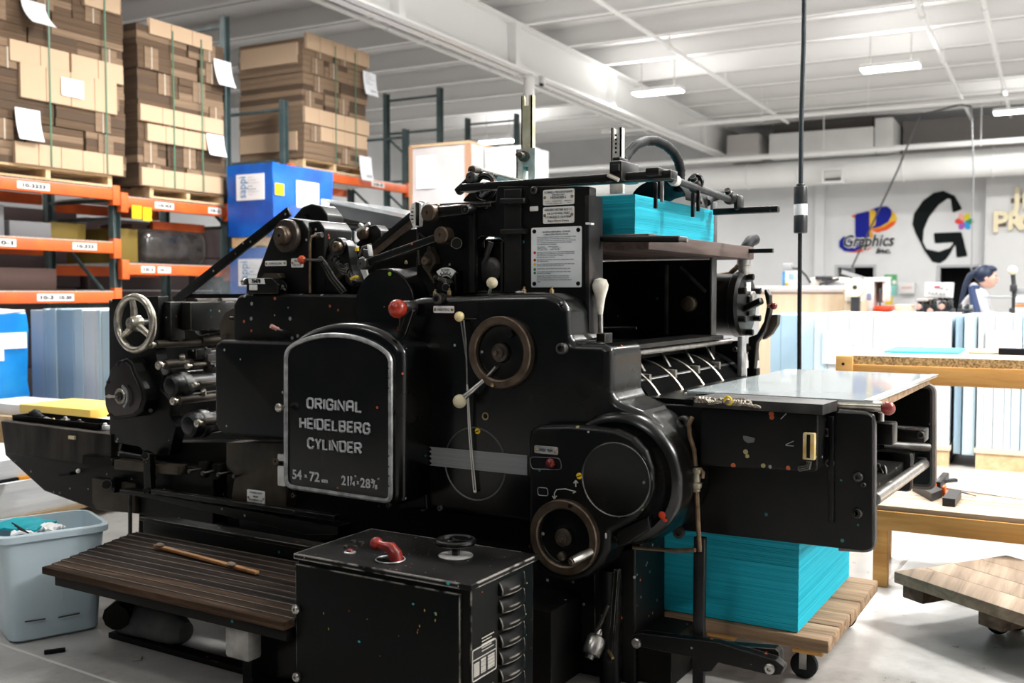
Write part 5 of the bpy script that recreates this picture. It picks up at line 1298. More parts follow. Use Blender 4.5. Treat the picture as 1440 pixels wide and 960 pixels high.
# ratchet scales with white clips
for (px, py, ang0, ang1) in ((585, 305, 100, 260), (512, 384, 40, 250)):
    pass
sc1 = part(MB().prism(rnd_corners(qs([(578, 288), (585, 283), (592, 286), (590, 318), (581, 320), (576, 305)], 2.98), .008, 3), 2.98, 3.0), 'scale_segment', PLATE)
m = MB()
for k in range(5): m.bar(pt(577.5 + (k - 2) ** 2 * .7, 293 + 5 * k, 2.978), pt(581, 293 + 5 * k, 2.978), .003, .004)
part(m, 'scale_marks', INK, sc1)
part(MB().box(pt(584, 284, 2.96), pt(594, 318, 3.0), .004), 'scale_block', BLK_WORN, sc1)
part(MB().bar(pt(594, 300, 2.95), pt(599, 284, 2.95), .022, .006, .002).bar(pt(599, 284, 2.95), pt(592, 283, 2.97), .022, .006, .002), 'white_clip', WHITE, sc1)
sc2 = part(MB().prism(rnd_corners(qs([(505, 363), (510, 360), (516, 385), (516, 391), (512, 393), (507, 380)], 2.97), .004, 3), 2.97, 2.98), 'scale_segment', PLATE)
part(MB().tube([pt(505, 360, 2.95), pt(510, 348, 2.95), pt(522, 344, 2.95)], .006, 8).box(pt(512, 350, 2.95), pt(522, 362, 3.0), .004), 'scale_block', IRON, sc2)
part(MB().bar(pt(519, 344, 2.94), pt(522, 360, 2.94), .022, .008, .003), 'white_clip', WHITE, sc2)
# swing arm with disc at the top
sa = part(MB().bar(pt(604, 300, 2.97), pt(661, 294, 2.97), .024, .04, .008), 'swing_arm', BLK)
disc(606.5, 299.5, 2.955, .031, sa); disc(659, 295, 2.96, .018, sa, BLK)
part(MB().lathe(pt(617, 291, 2.98), (0, 0, 1), [(.006, 0), (.006, .008), (0, .012)], 8), 'oil_nipple', BRASS, sa)
# bob shaped brown lever and blower quadrant
bb = part(MB().prism(rnd_corners(qs([(600, 347), (605, 347), (606, 353), (611, 360), (612, 370), (606, 378), (604, 383), (612, 398), (609, 400), (600, 384), (594, 376), (592, 366), (596, 357), (600, 353)], 2.985), .004, 2), 2.985, 3.02, r=.003), 'brown_lever', BROWN_IRON)
disc(602, 367, 2.98, .017, bb)
qp_ = [q(x, y, 2.97) for x, y in ((616, 410), (612, 385), (618, 377), (628, 374), (640, 380), (641, 410))]
qd = part(MB().prism(rnd_corners(qp_, .006, 3), 2.97, 3.02, r=.003), 'quadrant_box', BLK)
sp = []
c = pt(627, 401, 2.965); ra, rb2 = sz(25, 627, 401, 2.965), sz(13, 627, 401, 2.965)
for k in range(13): a = R(130 - k * 80 / 12); sp.append((c.x + ra * math.cos(a), c.z + ra * math.sin(a)))
for k in range(13): a = R(50 + k * 80 / 12); sp.append((c.x + rb2 * math.cos(a), c.z + rb2 * math.sin(a)))
part(MB().prism(sp, 2.964, 2.971), 'quadrant_scale', PLATE, qd)
m = MB()
for k in range(9):
    a = R(125 - k * 70 / 8); d = Vector((math.cos(a), 0, math.sin(a)))
    m.bar(c + d * (rb2 + .004) + Vector((0, -.003, 0)), c + d * (rb2 + (.016 if k % 2 else .01)) + Vector((0, -.003, 0)), .002, .0025)
m.text('BLOWER', .013, c + Vector((0, -.003, ra - .014)), (1, 0, 0), (0, 0, 1), .0002, width=.036)
part(m, 'quadrant_print', INK, qd)
m = MB().tube([pt(628, 405, 2.94), pt(626, 394, 2.94), pt(618, 391, 2.94)], .009, 8).ball(pt(614, 391, 2.94), .014, 10).cyl(pt(627, 404, 2.97), pt(627, 404, 2.93), .014).ball(pt(633, 397, 2.945), .013, 8)
part(m, 'quadrant_handle', BLK_WORN, qd)

# ---- feeder side frame
hole = rnd_corners(qs([(671, 336), (677, 332), (702, 333), (708, 340), (708, 409), (671, 409)], YB - .04), .008, 3)
sf = part(MB().holed(rnd_corners(qs([(586, 296), (596, 288), (640, 285), (697, 283), (700, 262), (829, 262), (829, 440), (720, 440), (586, 420)], YB - .04), .006, 2), [hole], YB - .04, YB + .01), 'feeder_frame', BLK_WORN)
FE = mottled('scuffed_frame_plate', (.004, .0045, .0045), (.016, .0155, .0145), 5, .42, 0, .25)
part(MB().prism(qs([(709, 266), (733, 265), (733, 412), (709, 412)], YB - .05), YB - .052, YB - .035, r=.004), 'frame_rib', FE, sf)
for y in (282, 325): part(MB().prism(rnd_corners(qs([(703, y - 3), (737, y - 4), (738, y + 4), (704, y + 5)], YB - .07), .004, 2), YB - .075, YB - .04, r=.005), 'cross_rib', FE, sf)
part(MB().prism(qs([(660, 292), (668, 291), (668, 412), (660, 412)], YB - .05), YB - .055, YB - .035, r=.004), 'frame_rib', FE, sf)
part(MB().prism(qs([(703, 340), (707, 340), (707, 412), (703, 412)], YB - .05), YB - .05, YB - .03, r=.004), 'frame_rib', FE, sf)
part(MB().box(pt(672, 338, YB + .02), Vector((pt(722, 338, YB).x, YB + .35, pt(690, 409, YB).z))), 'inner_shadow_box', BLK_DULL, sf)
m = MB().tube([pt(690, 340, YB), pt(684, 362, YB), pt(674, 380, YB)], .012, 8).ball(pt(689, 380, YB), .05, 14, 1, .3, 1)
part(m, 'inner_linkage', IRON, sf)
part(MB().prism(qs([(592, 290), (690, 284), (690, 290), (592, 296)], YB - .06), YB - .06, YB - .03, r=.004), 'frame_ledge', BLK_WORN, sf)
bolt(sf, 752, 268, YB - .04, .014); bolt(sf, 686, 291, YB - .04, .008); bolt(sf, 683, 286, YB - .04, .006)
# right edge post
part(MB().prism(qs([(823, 276), (829, 274), (830, 482), (824, 482)], YB - .05), YB - .055, YB + .05, r=.004), 'edge_post', mottled('scuffed_post', (.01, .01, .0105), (.045, .038, .035), 8, .4, 0, .25, lo=.45), sf)
part(MB().tube([pt(824, 314, YB - .065), pt(830, 314.5, YB - .065), pt(834, 315, YB - .02), pt(836, 315, YB + .06)], .004, 6), 'wire_tie', WHITE, sf)
# instruction plates
pf = YB - .04
_, bx = plate(sf, 764, 266, 808, 288, pf)
lines(sf, bx, pf, [('SCHNELLPRESSENFABRIK', .1, .15, .9), ('AKTIENGESELLSCHAFT', .31, .08, .42), ('HEIDELBERG', .43, .17, .5), ('D.R.P.      PATENTED      BREVETE', .72, .06, .84), ('Made in Germany        No.', .85, .06, .8)])
_, bx = plate(sf, 764, 290.5, 808, 314, pf)
lines(sf, bx, pf, [('HEIDELBERG WESTERN SALES CO.', .1, .15, .88), ('1700 SOUTH WALL STREET', .33, .14, .72), ('LOS ANGELES 15, CALIFORNIA', .54, .14, .82), ('Made in Western Germany', .77, .12, .68)])
plate(sf, 745.5, 290, 757, 297, pf, screws='')
WP = mottled('enamelled_instruction_plate', (.86, .89, .9), (.76, .8, .82), 5, .3)
_, bx = plate(sf, 747.5, 319, 818.5, 404, pf, 'instruction_plate', WP, 'c4')
lines(sf, bx, pf, [('ORIGINAL HEIDELBERG CYLINDER', .065, .026, .56), ('LUBRICATING INSTRUCTIONS', .108, .026, .48)])
body = ['EVERY DAY BEFORE STARTING LUBRICATE ALL THE MARKED POINTS', 'OF THE PRESS WITH A GOOD MACHINE OIL AND WIPE OFF', 'THE SURPLUS. CLEAN THE OIL HOLES AND KEEP THE CUPS FILLED', 'UP TO THE MARK WHENEVER THE PRESS HAS BEEN STANDING', 'FOR SOME TIME WITHOUT RUNNING', 'OIL POINTS:        GREASE POINTS', '  MAIN DRIVE             EVERY 8 H', '  THE GEAR CASES      EVERY MONTH', 'RED DAILY LUBRICATION: OIL ALL THE POINTS MARKED IN RED', 'THE BEARINGS OF THE INKING ROLLERS AND THE GRIPPER CAMS', 'AND THE SLIDES OF THE BED EVERY MORNING', 'BEFORE THE PRESS IS STARTED', 'RED WEEKLY: FILL THE OIL BOX OF THE CYLINDER AND CHECK', 'THE PUMP FOR FLOW', 'YELLOW LUBRICATION: THE CHAINS AND ALL JOINTS ARE OILED', 'TWICE A WEEK WITH THIN OIL AND WIPED DRY', 'GREEN POINTS: GREASE EVERY MONTH WITH A PRESS GUN', 'GREEN GEARS: RENEW THE OIL OF THE GEAR CASES EVERY', 'SIX MONTHS OF RUNNING', 'CHANGE THE OIL AFTER FLUSHING OUT THE CASE WITH', 'THIN OIL AND DRAINING IT FULLY WHILE IT IS WARM', 'FILL TO THE MARK. NEVER MIX OILS OF DIFFERENT GRADE', 'ALWAYS']
ys = [.155, .185, .215, .245, .275, .315, .338, .361, .405, .433, .461, .489, .53, .558, .602, .63, .68, .73, .758, .8, .832, .864, .896]
lines(sf, bx, pf, [(s, y, .0165, min(.8, .0135 * len(s)), .12) for s, y in zip(body, ys)], mat=flat('grey_blue_print', (.1, .12, .16)))
for y, colr in ((.418, (.55, .02, .02)), (.542, (.55, .02, .02)), (.614, (.75, .5, .01)), (.7, (.02, .2, .06)), (.755, (.02, .2, .06))):
    x0, x1, z0, z1 = bx
    part(MB().lathe((x0 + (x1 - x0) * .075, pf - .0035, z1 - (z1 - z0) * y), (0, -1, 0), [(.005, 0), (0, .0005)], 16, False), 'color_dot', flat('dot', colr), sf)
# top rail
tr_ = part(MB().box(Vector((pt(646, 260, YB - .03).x, YB - .03, 1.648)), Vector((pt(944, 248, YB - .03).x, YB + .03, 1.678)), .006), 'top_rail', BLK_WORN)
for (x0, x1) in ((700, 716),): pass
# lever group at the top left
m = MB()
m.bar(pt(643, 271, 3.1), pt(672, 244, 3.1), .03, .03, .008).bar(pt(672, 244, 3.12), pt(697, 250, 3.12), .04, .03, .008)
m.prism(rnd_corners(qs([(648, 284), (672, 258), (700, 262), (700, 284)], 3.14), .01, 3), 3.14, 3.2)
tl = part(m, 'throw_lever', BLK_WORN)
disc(666, 250, 3.08, .022, tl, IRON); disc(668, 240, 3.09, .018, tl, BROWN_IRON)
part(MB().torus(pt(682, 262, 3.09), (0, 1, 0), .04, .012, 28, 8), 'ring', BLK_WORN, tl)
part(MB().tube([pt(676, 276, 3.06), pt(688, 266, 3.06), pt(699, 262, 3.06)], .009, 8), 'white_cam', PEWTER, tl)
# folded roller chain mat behind it
m = MB()
for k in range(26):
    for j in range(3):
        p = at(674 + 2.2 * k, 240 + .62 * k + j * 3, y=3.35 + j * .08)
        m.torus(p, (0, .4, 1), .016, .005, 10, 5)
part(m, 'chain_mat', ZINC, None, None, kind='stuff')

# ---- slotted posts of the pile hoist
def slot_post(x0, x1, y0, y1, Y, mat, name='slotted_post'):
    a, b2 = pt(x0, y0, Y), pt(x1, y1, Y); wd = b2.x - a.x
    o = part(MB().holed([(a.x, b2.z), (b2.x, b2.z), (b2.x, a.z), (b2.x - wd * .28, a.z), (b2.x - wd * .28, a.z - .04), (a.x + wd * .28, a.z - .04), (a.x + wd * .28, a.z), (a.x, a.z)], [], Y, Y + .006).box((a.x, Y, b2.z), (a.x + .005, Y + .03, a.z)).box((b2.x - .005, Y, b2.z), (b2.x, Y + .03, a.z)), name, mat)
    return o
YZ = mottled('yellowed_zinc', (.5, .45, .27), (.72, .69, .55), 12, .45, .4)
p1 = slot_post(733, 747.5, 135, 240, 3.45, YZ)
a, b2 = pt(726, 210, 3.42), pt(752, 257, 3.42)
part(MB().holed([(a.x, b2.z), (b2.x, b2.z), (b2.x, a.z), (a.x, a.z)], [[(a.x + .03, b2.z + .01), (b2.x - .03, b2.z + .01), (b2.x - .03, (a.z + b2.z) / 2), (a.x + .03, (a.z + b2.z) / 2)]], 3.42, 3.45).box((a.x, 3.42, b2.z), (a.x + .006, 3.48, a.z)), 'post_bracket', ZINC, p1)
part(MB().lathe(pt(738, 220, 3.42), (0, -1, 0), [(.022, -.01), (.022, .015), (.014, .02), (.012, .04), (0, .045)], 14).lathe(pt(731, 218, 3.42), (0, -1, 0), [(.01, 0), (.008, .02), (0, .024)], 10), 'post_bolt', BROWN_IRON, p1)
p2 = slot_post(859.5, 873, 180, 250, 3.12, ZINC)
m = MB()
for k in range(5): p = pt(866, 190 + k * 6, 3.118); m.lathe(p, (0, -1, 0), [(.004, 0), (0, .0005)], 8, False)
part(m, 'post_holes', INK, p2)
cl = part(MB().box(pt(856, 226, 3.0), Vector((pt(875, 226, 3.0).x, 3.14, pt(856, 255, 3.0).z)), .008), 'rail_clamp', BLK_WORN)
part(MB().box(pt(859, 231, 2.99), Vector((pt(870, 231, 2.99).x, 3.02, pt(859, 241, 2.99).z)), .003), 'clamp_insert', RUBBER, cl)
part(MB().box(pt(861, 221, 3.05), Vector((pt(872, 221, 3.05).x, 3.12, pt(861, 230, 3.05).z)), .004), 'clamp_cap', BLK, cl)
part(MB().tube([pt(855, 246, 2.98), pt(862, 249, 2.98), pt(870, 253, 2.98)], .007, 8), 'clamp_screw', NICKEL, cl)
part(MB().lathe(pt(881, 233, 3.06), (0, -1, 0), [(.008, 0), (.008, .01), (0, .012)], 10), 'clamp_bolt', IRON, cl)
part(MB().box(pt(857, 254, 3.2), Vector((pt(876, 254, 3.2).x, 3.22, pt(857, 273, 3.2).z)), .003), 'lower_bracket', ZINC, cl)

# ---- feeder pile board, cavity and far frame
zb = 1.482
xl, xr = -2.02, -1.345
fb = part(MB().box((xl, 3.14, zb - .055), (xr, 4.3, zb), .006), 'pile_board', BOARD_DK, None, 'brown wooden board under the feeder pile')
part(MB().cyl(Vector((pt(833, 336, 3.1).x, 3.1, pt(833, 336, 3.1).z)), Vector((pt(955, 336, 3.1).x, 3.1, pt(955, 336, 3.1).z)), .011, n=14), 'lift_rod', BLK_WORN)
part(MB().cyl(pt(956, 336, 3.1), pt(967, 337, 3.1), .009, n=12), 'rod_tip', STEEL)
part(MB().box((pt(1052, 352, 4.24).x, 4.22, zb - .03), (pt(1088, 352, 4.24).x, 4.24, zb - .012)), 'board_bracket', BLK)
xr2 = at(1001, 400, y=4.02).x
m = MB().prism([(xl - .1, .62), (xr2, .62), (xr2, 1.42), (xl - .1, 1.42)], 4.02, 4.07)
part(m, 'far_frame', BLK_DULL)
part(MB().box((xr2 - .004, 4.0, 1.06), (xr2 + .008, 4.06, 1.66), .004), 'far_edge_post', mottled('worn_edge', (.012, .012, .012), (.05, .05, .05), 6, .4))
part(MB().box((xl - .12, 3.1, .9), (xl - .08, 4.05, 1.45)), 'cavity_wall', BLK_DULL)
m = MB().bar(pt(957, 375, 4.0), pt(992, 410, 4.0), .01, .012).box(pt(935, 372, 3.98), Vector((pt(938, 372, 3.98).x, 4.0, pt(935, 470, 3.98).z)))
part(m, 'far_stay', IRON)
part(MB().lathe(pt(970, 427, 4.01), (0, -1, 0), [(.035, 0), (.03, .03), (.02, .034), (0, .034)], 20), 'far_hub', BROWN_IRON)
part(MB().tube([pt(840, 462, 3.7), pt(895, 461, 3.7)], .006, 8), 'cavity_rail', IRON)
# white bundled lever at the cavity edge
kl = part(MB().cyl(pt(844.5, 470, 3.04), pt(844, 440, 3.04), .009, n=12), 'hand_lever', STEEL, None, 'hand lever wrapped in cream cloth')
part(MB().lathe(pt(844, 442, 3.04), (0, 0, 1), [(.009, 0), (.013, .03), (.018, .06), (.026, .085), (.028, .1), (.021, .118), (0, .124)], 16), 'wrapped_knob', mottled('cream_wrapping', (.75, .72, .64), (.6, .56, .46), 30, .6, bump=.6), kl)
part(MB().box(pt(838, 468, 3.02), Vector((pt(851, 468, 3.02).x, 3.08, pt(838, 485, 3.02).z)), .004), 'lever_socket', BLK_WORN, kl)
# table rails and grippers above the cylinder
m = MB().cyl(Vector((pt(888, 495, 3.12).x, 3.12, 1.075)), Vector((pt(888, 495, 3.12).x, 4.15, 1.075)), .012, n=16)
part(m, 'feed_bar', STEEL)
part(MB().box((pt(840, 487, 3.1).x, 3.1, 1.09), (pt(893, 487, 3.1).x, 4.0, 1.105)), 'feed_table', BLK)
part(MB().box((-2.3, 3.12, .98), (pt(848, 487, 3.12).x, 4.05, 1.08)), 'feed_table_body', BLK_DULL)
zcx = pt(880, 585, 3.1).x - .12
CYLB = mottled('oiled_cylinder', (.003, .003, .003), (.006, .006, .006), 5, .6, 0, 0.0)
cy = part(MB().cyl((zcx, 3.12, .80), (zcx, 4.16, .80), .235, n=64), 'impression_cylinder', CYLB)
for k in range(4):
    y = 3.2 + .22 * k
    part(MB().torus((zcx, y, .80), (0, 1, 0), .236, .006, 64, 6), 'cylinder_band', NICKEL, cy)
gx = pt(892, 540, 3.12).x
part(MB().cyl((gx, 3.12, pt(892, 539, 3.12).z), (gx, 4.15, pt(892, 539, 3.12).z), .013, n=14).cyl((gx - .03, 3.12, pt(892, 530, 3.12).z), (gx - .03, 4.15, pt(892, 530, 3.12).z), .009, n=12), 'gripper_shaft', mottled('dark_steel_shaft', (.08, .085, .09), (.18, .18, .18), 10, .3, .8))
for k in range(4):
    y = 3.2 + .24 * k; z = pt(892, 539, 3.12).z
    part(MB().box((gx - .03, y, z - .022), (gx + .022, y + .02, z + .026), .003), 'gripper', mottled('greasy_brass', (.2, .19, .16), (.36, .34, .29), 20, .35, .6))
    part(MB().tube([(gx - .02, y + .05, z + .03), (gx - .05, y + .06, z + .07), (gx - .08, y + .06, z + .1)], .007, 8), 'gripper_finger', STEEL)
part(MB().prism(qs([(1000, 482), (1046, 478), (1046, 560), (1000, 560)], 4.17), 4.17, 4.2), 'far_frame', BLK_DULL)
part(MB().box((pt(1041, 482, 4.1).x, 4.06, .93), (pt(1048, 482, 4.1).x, 4.12, 1.1), .006), 'guide_post', PEWTER)
bolt(PR, 1034, 491, 4.17, .012); bolt(PR, 1005, 521, 4.17, .012)
part(MB().box((pt(880, 560, 3.1).x, 3.1, .9), (pt(985, 565, 3.1).x, 4.1, .93)), 'delivery_bridge', BLK)

# ---- motor with round end cover on the far side
c = at(1004, 428, y=4.32); rm = sz(44, 1030, 428, 4.3)
xe = at(1060, 428, y=4.32).x
mo = part(MB().lathe((c.x - .1, 4.32, c.z), (1, 0, 0), [(rm, 0), (rm, xe - c.x + .02), (rm * 1.05, xe - c.x + .025), (rm * 1.05, xe - c.x + .055), (rm * .98, xe - c.x + .068), (rm * .3, xe - c.x + .075), (0, xe - c.x + .075)], 44), 'blower_motor', BLK)
xo = xe + .045 - .075
for k in range(6):
    a = R(90 + 60 * k); p = Vector((xo - .02, 4.32 + rm * .88 * math.cos(a), c.z + rm * .88 * math.sin(a)))
    part(MB().cyl(p, p + Vector((.05, 0, 0)), .015, n=12, bev=.004), 'cover_bolt', BLK, mo)
part(MB().box((xo - .002, 4.29, c.z + .06), (xo + .006, 4.35, c.z + .1)), 'motor_plate', PLATE, mo)
part(MB().bar((xo, 4.28, c.z - .02), (xo + .09, 4.24, c.z + .02), .03, .03, .008).box((xo - .01, 4.3, c.z - .05), (xo + .02, 4.38, c.z + .04), .008), 'motor_switch', BLK, mo)
part(MB().lathe((xo, 4.36, c.z + .03), (1, 0, 0), [(.03, -.01), (.03, .02), (.02, .024), (0, .024)], 16), 'motor_cap', STEEL, mo)
hx = at(1046, 380, y=4.32)
part(MB().lathe((hx.x, 4.32, hx.z - .02), (0, 0, 1), [(.024, 0), (.024, .04), (.03, .042), (.03, .066), (.02, .07), (.02, .1)], 20), 'hose_fitting', mottled('fitting_metal', (.12, .11, .1), (.4, .38, .35), 8, .4, .5), mo)
part(MB().tube([(hx.x, 4.32, hx.z + .06), (hx.x + .005, 4.33, hx.z + .1), (hx.x + .015, 4.36, hx.z + .13), (hx.x + .015, 4.42, hx.z + .14)], .026, 12), 'elbow', RUBBER, mo)
part(MB().tube([at(1040, 372, y=4.32), at(1026, 385, y=4.32), at(1008, 388, y=4.32)], .012, 8), 'drain_hose', COPPER, mo)
# curved throw levers with a red ball
YV = 4.25
m = MB().prism(rnd_corners(qs([(1052, 474), (1064, 470), (1074, 452), (1078, 430), (1074, 408), (1077, 406), (1082, 415), (1083, 438), (1076, 464), (1064, 482), (1060, 525), (1052, 525)], YV), .01, 3), YV, YV + .04, r=.005)
tv = part(m, 'curved_lever', BLK)
part(MB().prism(rnd_corners(qs([(1080, 443), (1094, 442), (1093, 456), (1084, 470), (1070, 480), (1076, 465)], YV + .06), .006, 3), YV + .06, YV + .1, r=.003), 'lever_guard', BROWN_IRON, tv)
part(MB().tube([at(1080, 430, y=YV), at(1085, 430, y=YV)], .009, 8), 'ball_stem', COPPER, tv)
part(MB().ball(at(1088, 430, y=YV), sz(5.2, 1088, 430, YV), 14), 'red_ball', DARK_RED, tv, 'dark red ball on the far curved lever')
part(MB().cyl(at(1048, 490, y=YV + .02), at(1058, 489, y=YV + .02), .022, n=16), 'lever_shaft', BRONZE, tv)
part(MB().box(at(1050, 517, y=YV), at(1069, 530, y=YV + .05), .004), 'lever_foot', BLK, tv)
part(MB().prism(qs([(1050, 488), (1063, 482), (1065, 507), (1052, 507)], YV + .05), YV + .05, YV + .08), 'lever_yoke', BROWN_IRON, tv)

# ---- pile guides over the feeder
gr = part(MB().cyl(at(942, 251, y=3.2), at(1034, 283, y=3.95), .013, n=14), 'guide_rod', mottled('dark_guide_rod', (.008, .009, .01), (.025, .025, .026), 15, .45, 0, .15))
part(MB().lathe(at(947, 253, y=3.22), at(1034, 283, y=3.95) - at(942, 251, y=3.2), [(.018, -.01), (.02, 0), (.018, .03), (.01, .035)], 14), 'rod_collar', ZINC, gr)
for (x, y, Yg) in ((978, 261, 3.5), (1026, 278, 3.88)):
    p = at(x, y, y=Yg); part(MB().ball(p, .028, 12).cyl(p, p + Vector((0, -.03, .03)), .012), 'rod_joint', BLK_WORN, gr)
part(MB().torus(at(978, 256, y=3.5), (0, 1, 0), .025, .008, 18, 6), 'rod_clip', BLK, gr)
for (x0, y0, y1, Yg, mt) in ((921, 256, 293, 3.18, BLK), (930, 250, 284, 3.19, STEEL), (973.5, 270, 305, 3.45, BLK), (981, 268, 297, 3.47, BLK)):
    a, b2 = pt(x0 - 2.3, y0, Yg), pt(x0 + 2.3, y1, Yg)
    part(MB().box((a.x, Yg, b2.z), (b2.x, Yg + .012, a.z), .003), 'sheet_guide', mt, gr)
p = pt(927, 243, 3.06); part(MB().box((p.x - .025, 3.0, p.z - .015), (p.x + .025, 3.1, p.z + .012), .006), 'guide_clamp', BLK, gr)
eb = part(MB().box(at(1031, 273, y=3.92), at(1047, 297, y=4.0), .01), 'end_bracket', BLK)
part(MB().box(at(1002, 293, y=3.95), at(1097, 299, y=3.98), .004), 'end_bar', BLK_WORN, eb)
part(MB().tube([at(994, 285, y=3.8), at(1000, 279, y=3.86), at(1014, 274, y=3.9), at(1024, 276, y=3.92)], .016, 10), 'cable_loop', RUBBER, eb)
part(MB().box(at(985, 274, y=3.7), at(995, 293, y=3.78), .008), 'guide_block', BLK, eb)
# suction hose and hood
hz = [at(876, 226, y=3.3), at(884, 214, y=3.35), at(895, 203, y=3.4), at(908, 198, y=3.5), at(922, 198, y=3.55), at(936, 204, y=3.6), at(947, 214, y=3.65), at(954, 226, y=3.68), at(957, 240, y=3.7), at(956, 258, y=3.7), at(952, 272, y=3.7)]
fine = []
for i in range(len(hz) - 1):
    for k in range(6): fine.append(hz[i].lerp(hz[i + 1], k / 6))
part(MB().tube(fine, [.0175 if i % 2 else .0195 for i in range(len(fine))], 12), 'suction_hose', RUBBER, None, 'ribbed grey black hose arching over the pile')
m = MB(); vs = []; fs = []; n = 14
for i, t_ in enumerate((0, .25, .5, .75, 1)):
    cxp, cyp, Yq = 926 - 34 * (1 - t_) * 0 , 0, 3.5 + .3 * t_
    for k in range(n + 1):
        a = math.pi * k / n
        p = at(925, 285, y=3.5); vs.append((p.x + .11 * math.cos(a) * (1 - .2 * t_), Yq, 1.63 + (.075 + .02 * math.sin(t_ * 3)) * math.sin(a) * (1 - .45 * t_)))
for i in range(4):
    for k in range(n): fs.append((i * (n + 1) + k, i * (n + 1) + k + 1, (i + 1) * (n + 1) + k + 1, (i + 1) * (n + 1) + k))
m.add(vs, fs); m.add([(v[0], v[1], v[2] - .006) for v in vs], [tuple(reversed(f)) for f in fs])
part(m, 'suction_hood', flat('hood_black', (.005, .005, .006), .7, .06), None, 'black hood lying on the blue pile')

# ---- delivery: two side plates, table glass, drip tray
dp = part(MB().prism(rnd_corners(qs([(870, 566), (1212, 581), (1227, 584), (1227, 772), (1214, 775), (870, 735)], YB), [0, .0, .03, .03, 0, 0], 5), YB, YB + .045, r=.004), 'delivery_plate', BLK)
part(MB().tube([(x, YB + .02, z) for x, z in rnd_corners(qs([(1180, 580), (1227, 584), (1227, 772), (1180, 769)], YB + .02), [0, .03, .03, 0], 5)], .012, 8), 'plate_edge', mottled('worn_plate_edge', (.03, .028, .028), (.13, .12, .12), 8, .4), dp)
for (x, y) in ((1207, 670), (1206, 721), (1162, 607), (1167, 650)): bolt(dp, x, y, YB, .015)
bolt(dp, 1215, 681, YB, .007); bolt(dp, 1205, 721, YB, .014)
part(MB().prism(qs([(1165, 585), (1172, 586), (1172, 735), (1165, 734)], YB - .012), YB - .012, YB, r=.003), 'plate_rib', BLK, dp)
fp = part(MB().prism(rnd_corners(qs([(960, 530), (1298, 541), (1312, 543), (1312, 685), (1300, 686), (960, 652)], YF), [0, 0, .03, .03, 0, 0], 5), YF, YF + .04, r=.004), 'delivery_plate', BLK)
part(MB().tube([(x, YF + .01, z) for x, z in rnd_corners(qs([(1280, 541), (1312, 543), (1312, 685), (1260, 680)], YF + .01), [0, .03, .03, 0], 5)], .014, 8), 'plate_edge', mottled('worn_far_edge', (.06, .05, .045), (.16, .14, .13), 8, .4), fp)
p0, p1 = pt(1225, 700, YB), pt(1300, 652, YF)
p1.x = p0.x + .01; p1.z = p0.z + .0
part(MB().cyl(pt(1229, 702, YB + .02), at(1300, 652, y=YF), .02, n=18), 'tie_rod', STEEL)
part(MB().box(at(1288, 643, y=YF - .03), at(1304, 658, y=YF + .01), .006), 'rod_flange', IRON)
# inner works seen between the plates
part(MB().box(at(1228, 594, y=YB + .25), at(1262, 622, y=YB + .33), .006), 'inner_bracket', BLK)
part(MB().box(at(1232, 600, y=YF - .3), at(1306, 618, y=YF - .2), .006), 'slide_block', BLK)
bolt(PR, 1295, 611, YF - .3, .014)
part(MB().cyl(at(1240, 625, y=YF - .2), at(1306, 629, y=YF - .05), .016), 'cross_rod', IRON)
part(MB().box(at(1230, 632, y=YF - .35), at(1285, 690, y=YF - .3), .02), 'inner_cover', BLK)
part(MB().tube([at(1235, 690, y=3.6), at(1242, 680, y=3.6), at(1240, 665, y=3.6), at(1235, 652, y=3.6)], .006, 8).torus(at(1238, 676, y=3.6), (1, .4, 0), .035, .007, 20, 6).torus(at(1243, 668, y=3.6), (1, .4, 0), .03, .006, 20, 6), 'spring_coil', IRON)
part(MB().box((pt(1000, 600, YB).x, YB + .06, .625), (pt(1215, 600, YB).x - .02, YF - .1, .66)), 'sheet_grid', BLK_DULL)
part(MB().box((pt(985, 600, YB).x, YB + .05, .63), (pt(1010, 600, YB).x, YF, .9)), 'inner_wall', BLK_DULL)
# glass table top
GLS, nt_, b_ = principled('table_glass', (.48, .54, .55), .05, 0, .9)
zg = .952
gl = part(MB().prism(rnd_corners([(-1.19, 3.09), (-.60, 3.09), (-.575, 4.22), (-1.17, 4.22)], .01, 2), zg, zg + .007, 'z'), 'table_glass', GLS, None, 'glossy grey green glass table top')
part(MB().prism([(-.625, 3.09), (-.60, 3.09), (-.575, 4.22), (-.60, 4.22)], zg + .007, zg + .009, 'z'), 'metal_edge_strip', STEEL, gl)
part(MB().box((-.635, 3.12, zg - .03), (-.6, 4.18, zg), .004), 'edge_lath', PLANK_X)
part(MB().box((-1.2, 3.10, zg - .012), (-1.16, 4.2, zg), .002), 'table_rail', ZINC)
part(MB().box((-1.15, 3.14, zg - .02), (-.65, 4.2, zg - .001)), 'table_pan', BLK_DULL)
# drip tray box with lid and sight glass
a, b2 = pt(974, 582, 2.93), pt(1157, 597, 2.93)
zl = .957
ltop = MB().prism(rnd_corners([(a.x, 2.93), (b2.x, 2.93), (b2.x + .01, 3.07), (a.x + .02, 3.10)], .006, 2), zl - .03, zl, 'z')
td = part(ltop, 'tray_lid', mottled('scuffed_tray_lid', (.006, .006, .006), (.05, .047, .045), 10, .45, 0, .2))
a, b2 = pt(984, 600, 2.955), pt(1150, 600, 2.955)
tb = part(MB().prism(rnd_corners([(a.x, pt(985, 655, 2.955).z), (b2.x, pt(1145, 663, 2.955).z), (b2.x, zl - .03), (a.x, zl - .03)], .012, 3), 2.955, YB, r=.006), 'oil_box', BLK_FLECK)
sg0, sg1 = pt(1129.5, 608, 2.94), pt(1145.5, 647, 2.94)
sg = part(MB().box((sg0.x, 2.935, sg1.z), (sg1.x, 2.957, sg0.z), .003), 'sight_glass', mottled('oily_gauge_glass', (.75, .66, .38), (.5, .3, .06), 18, .3), tb)
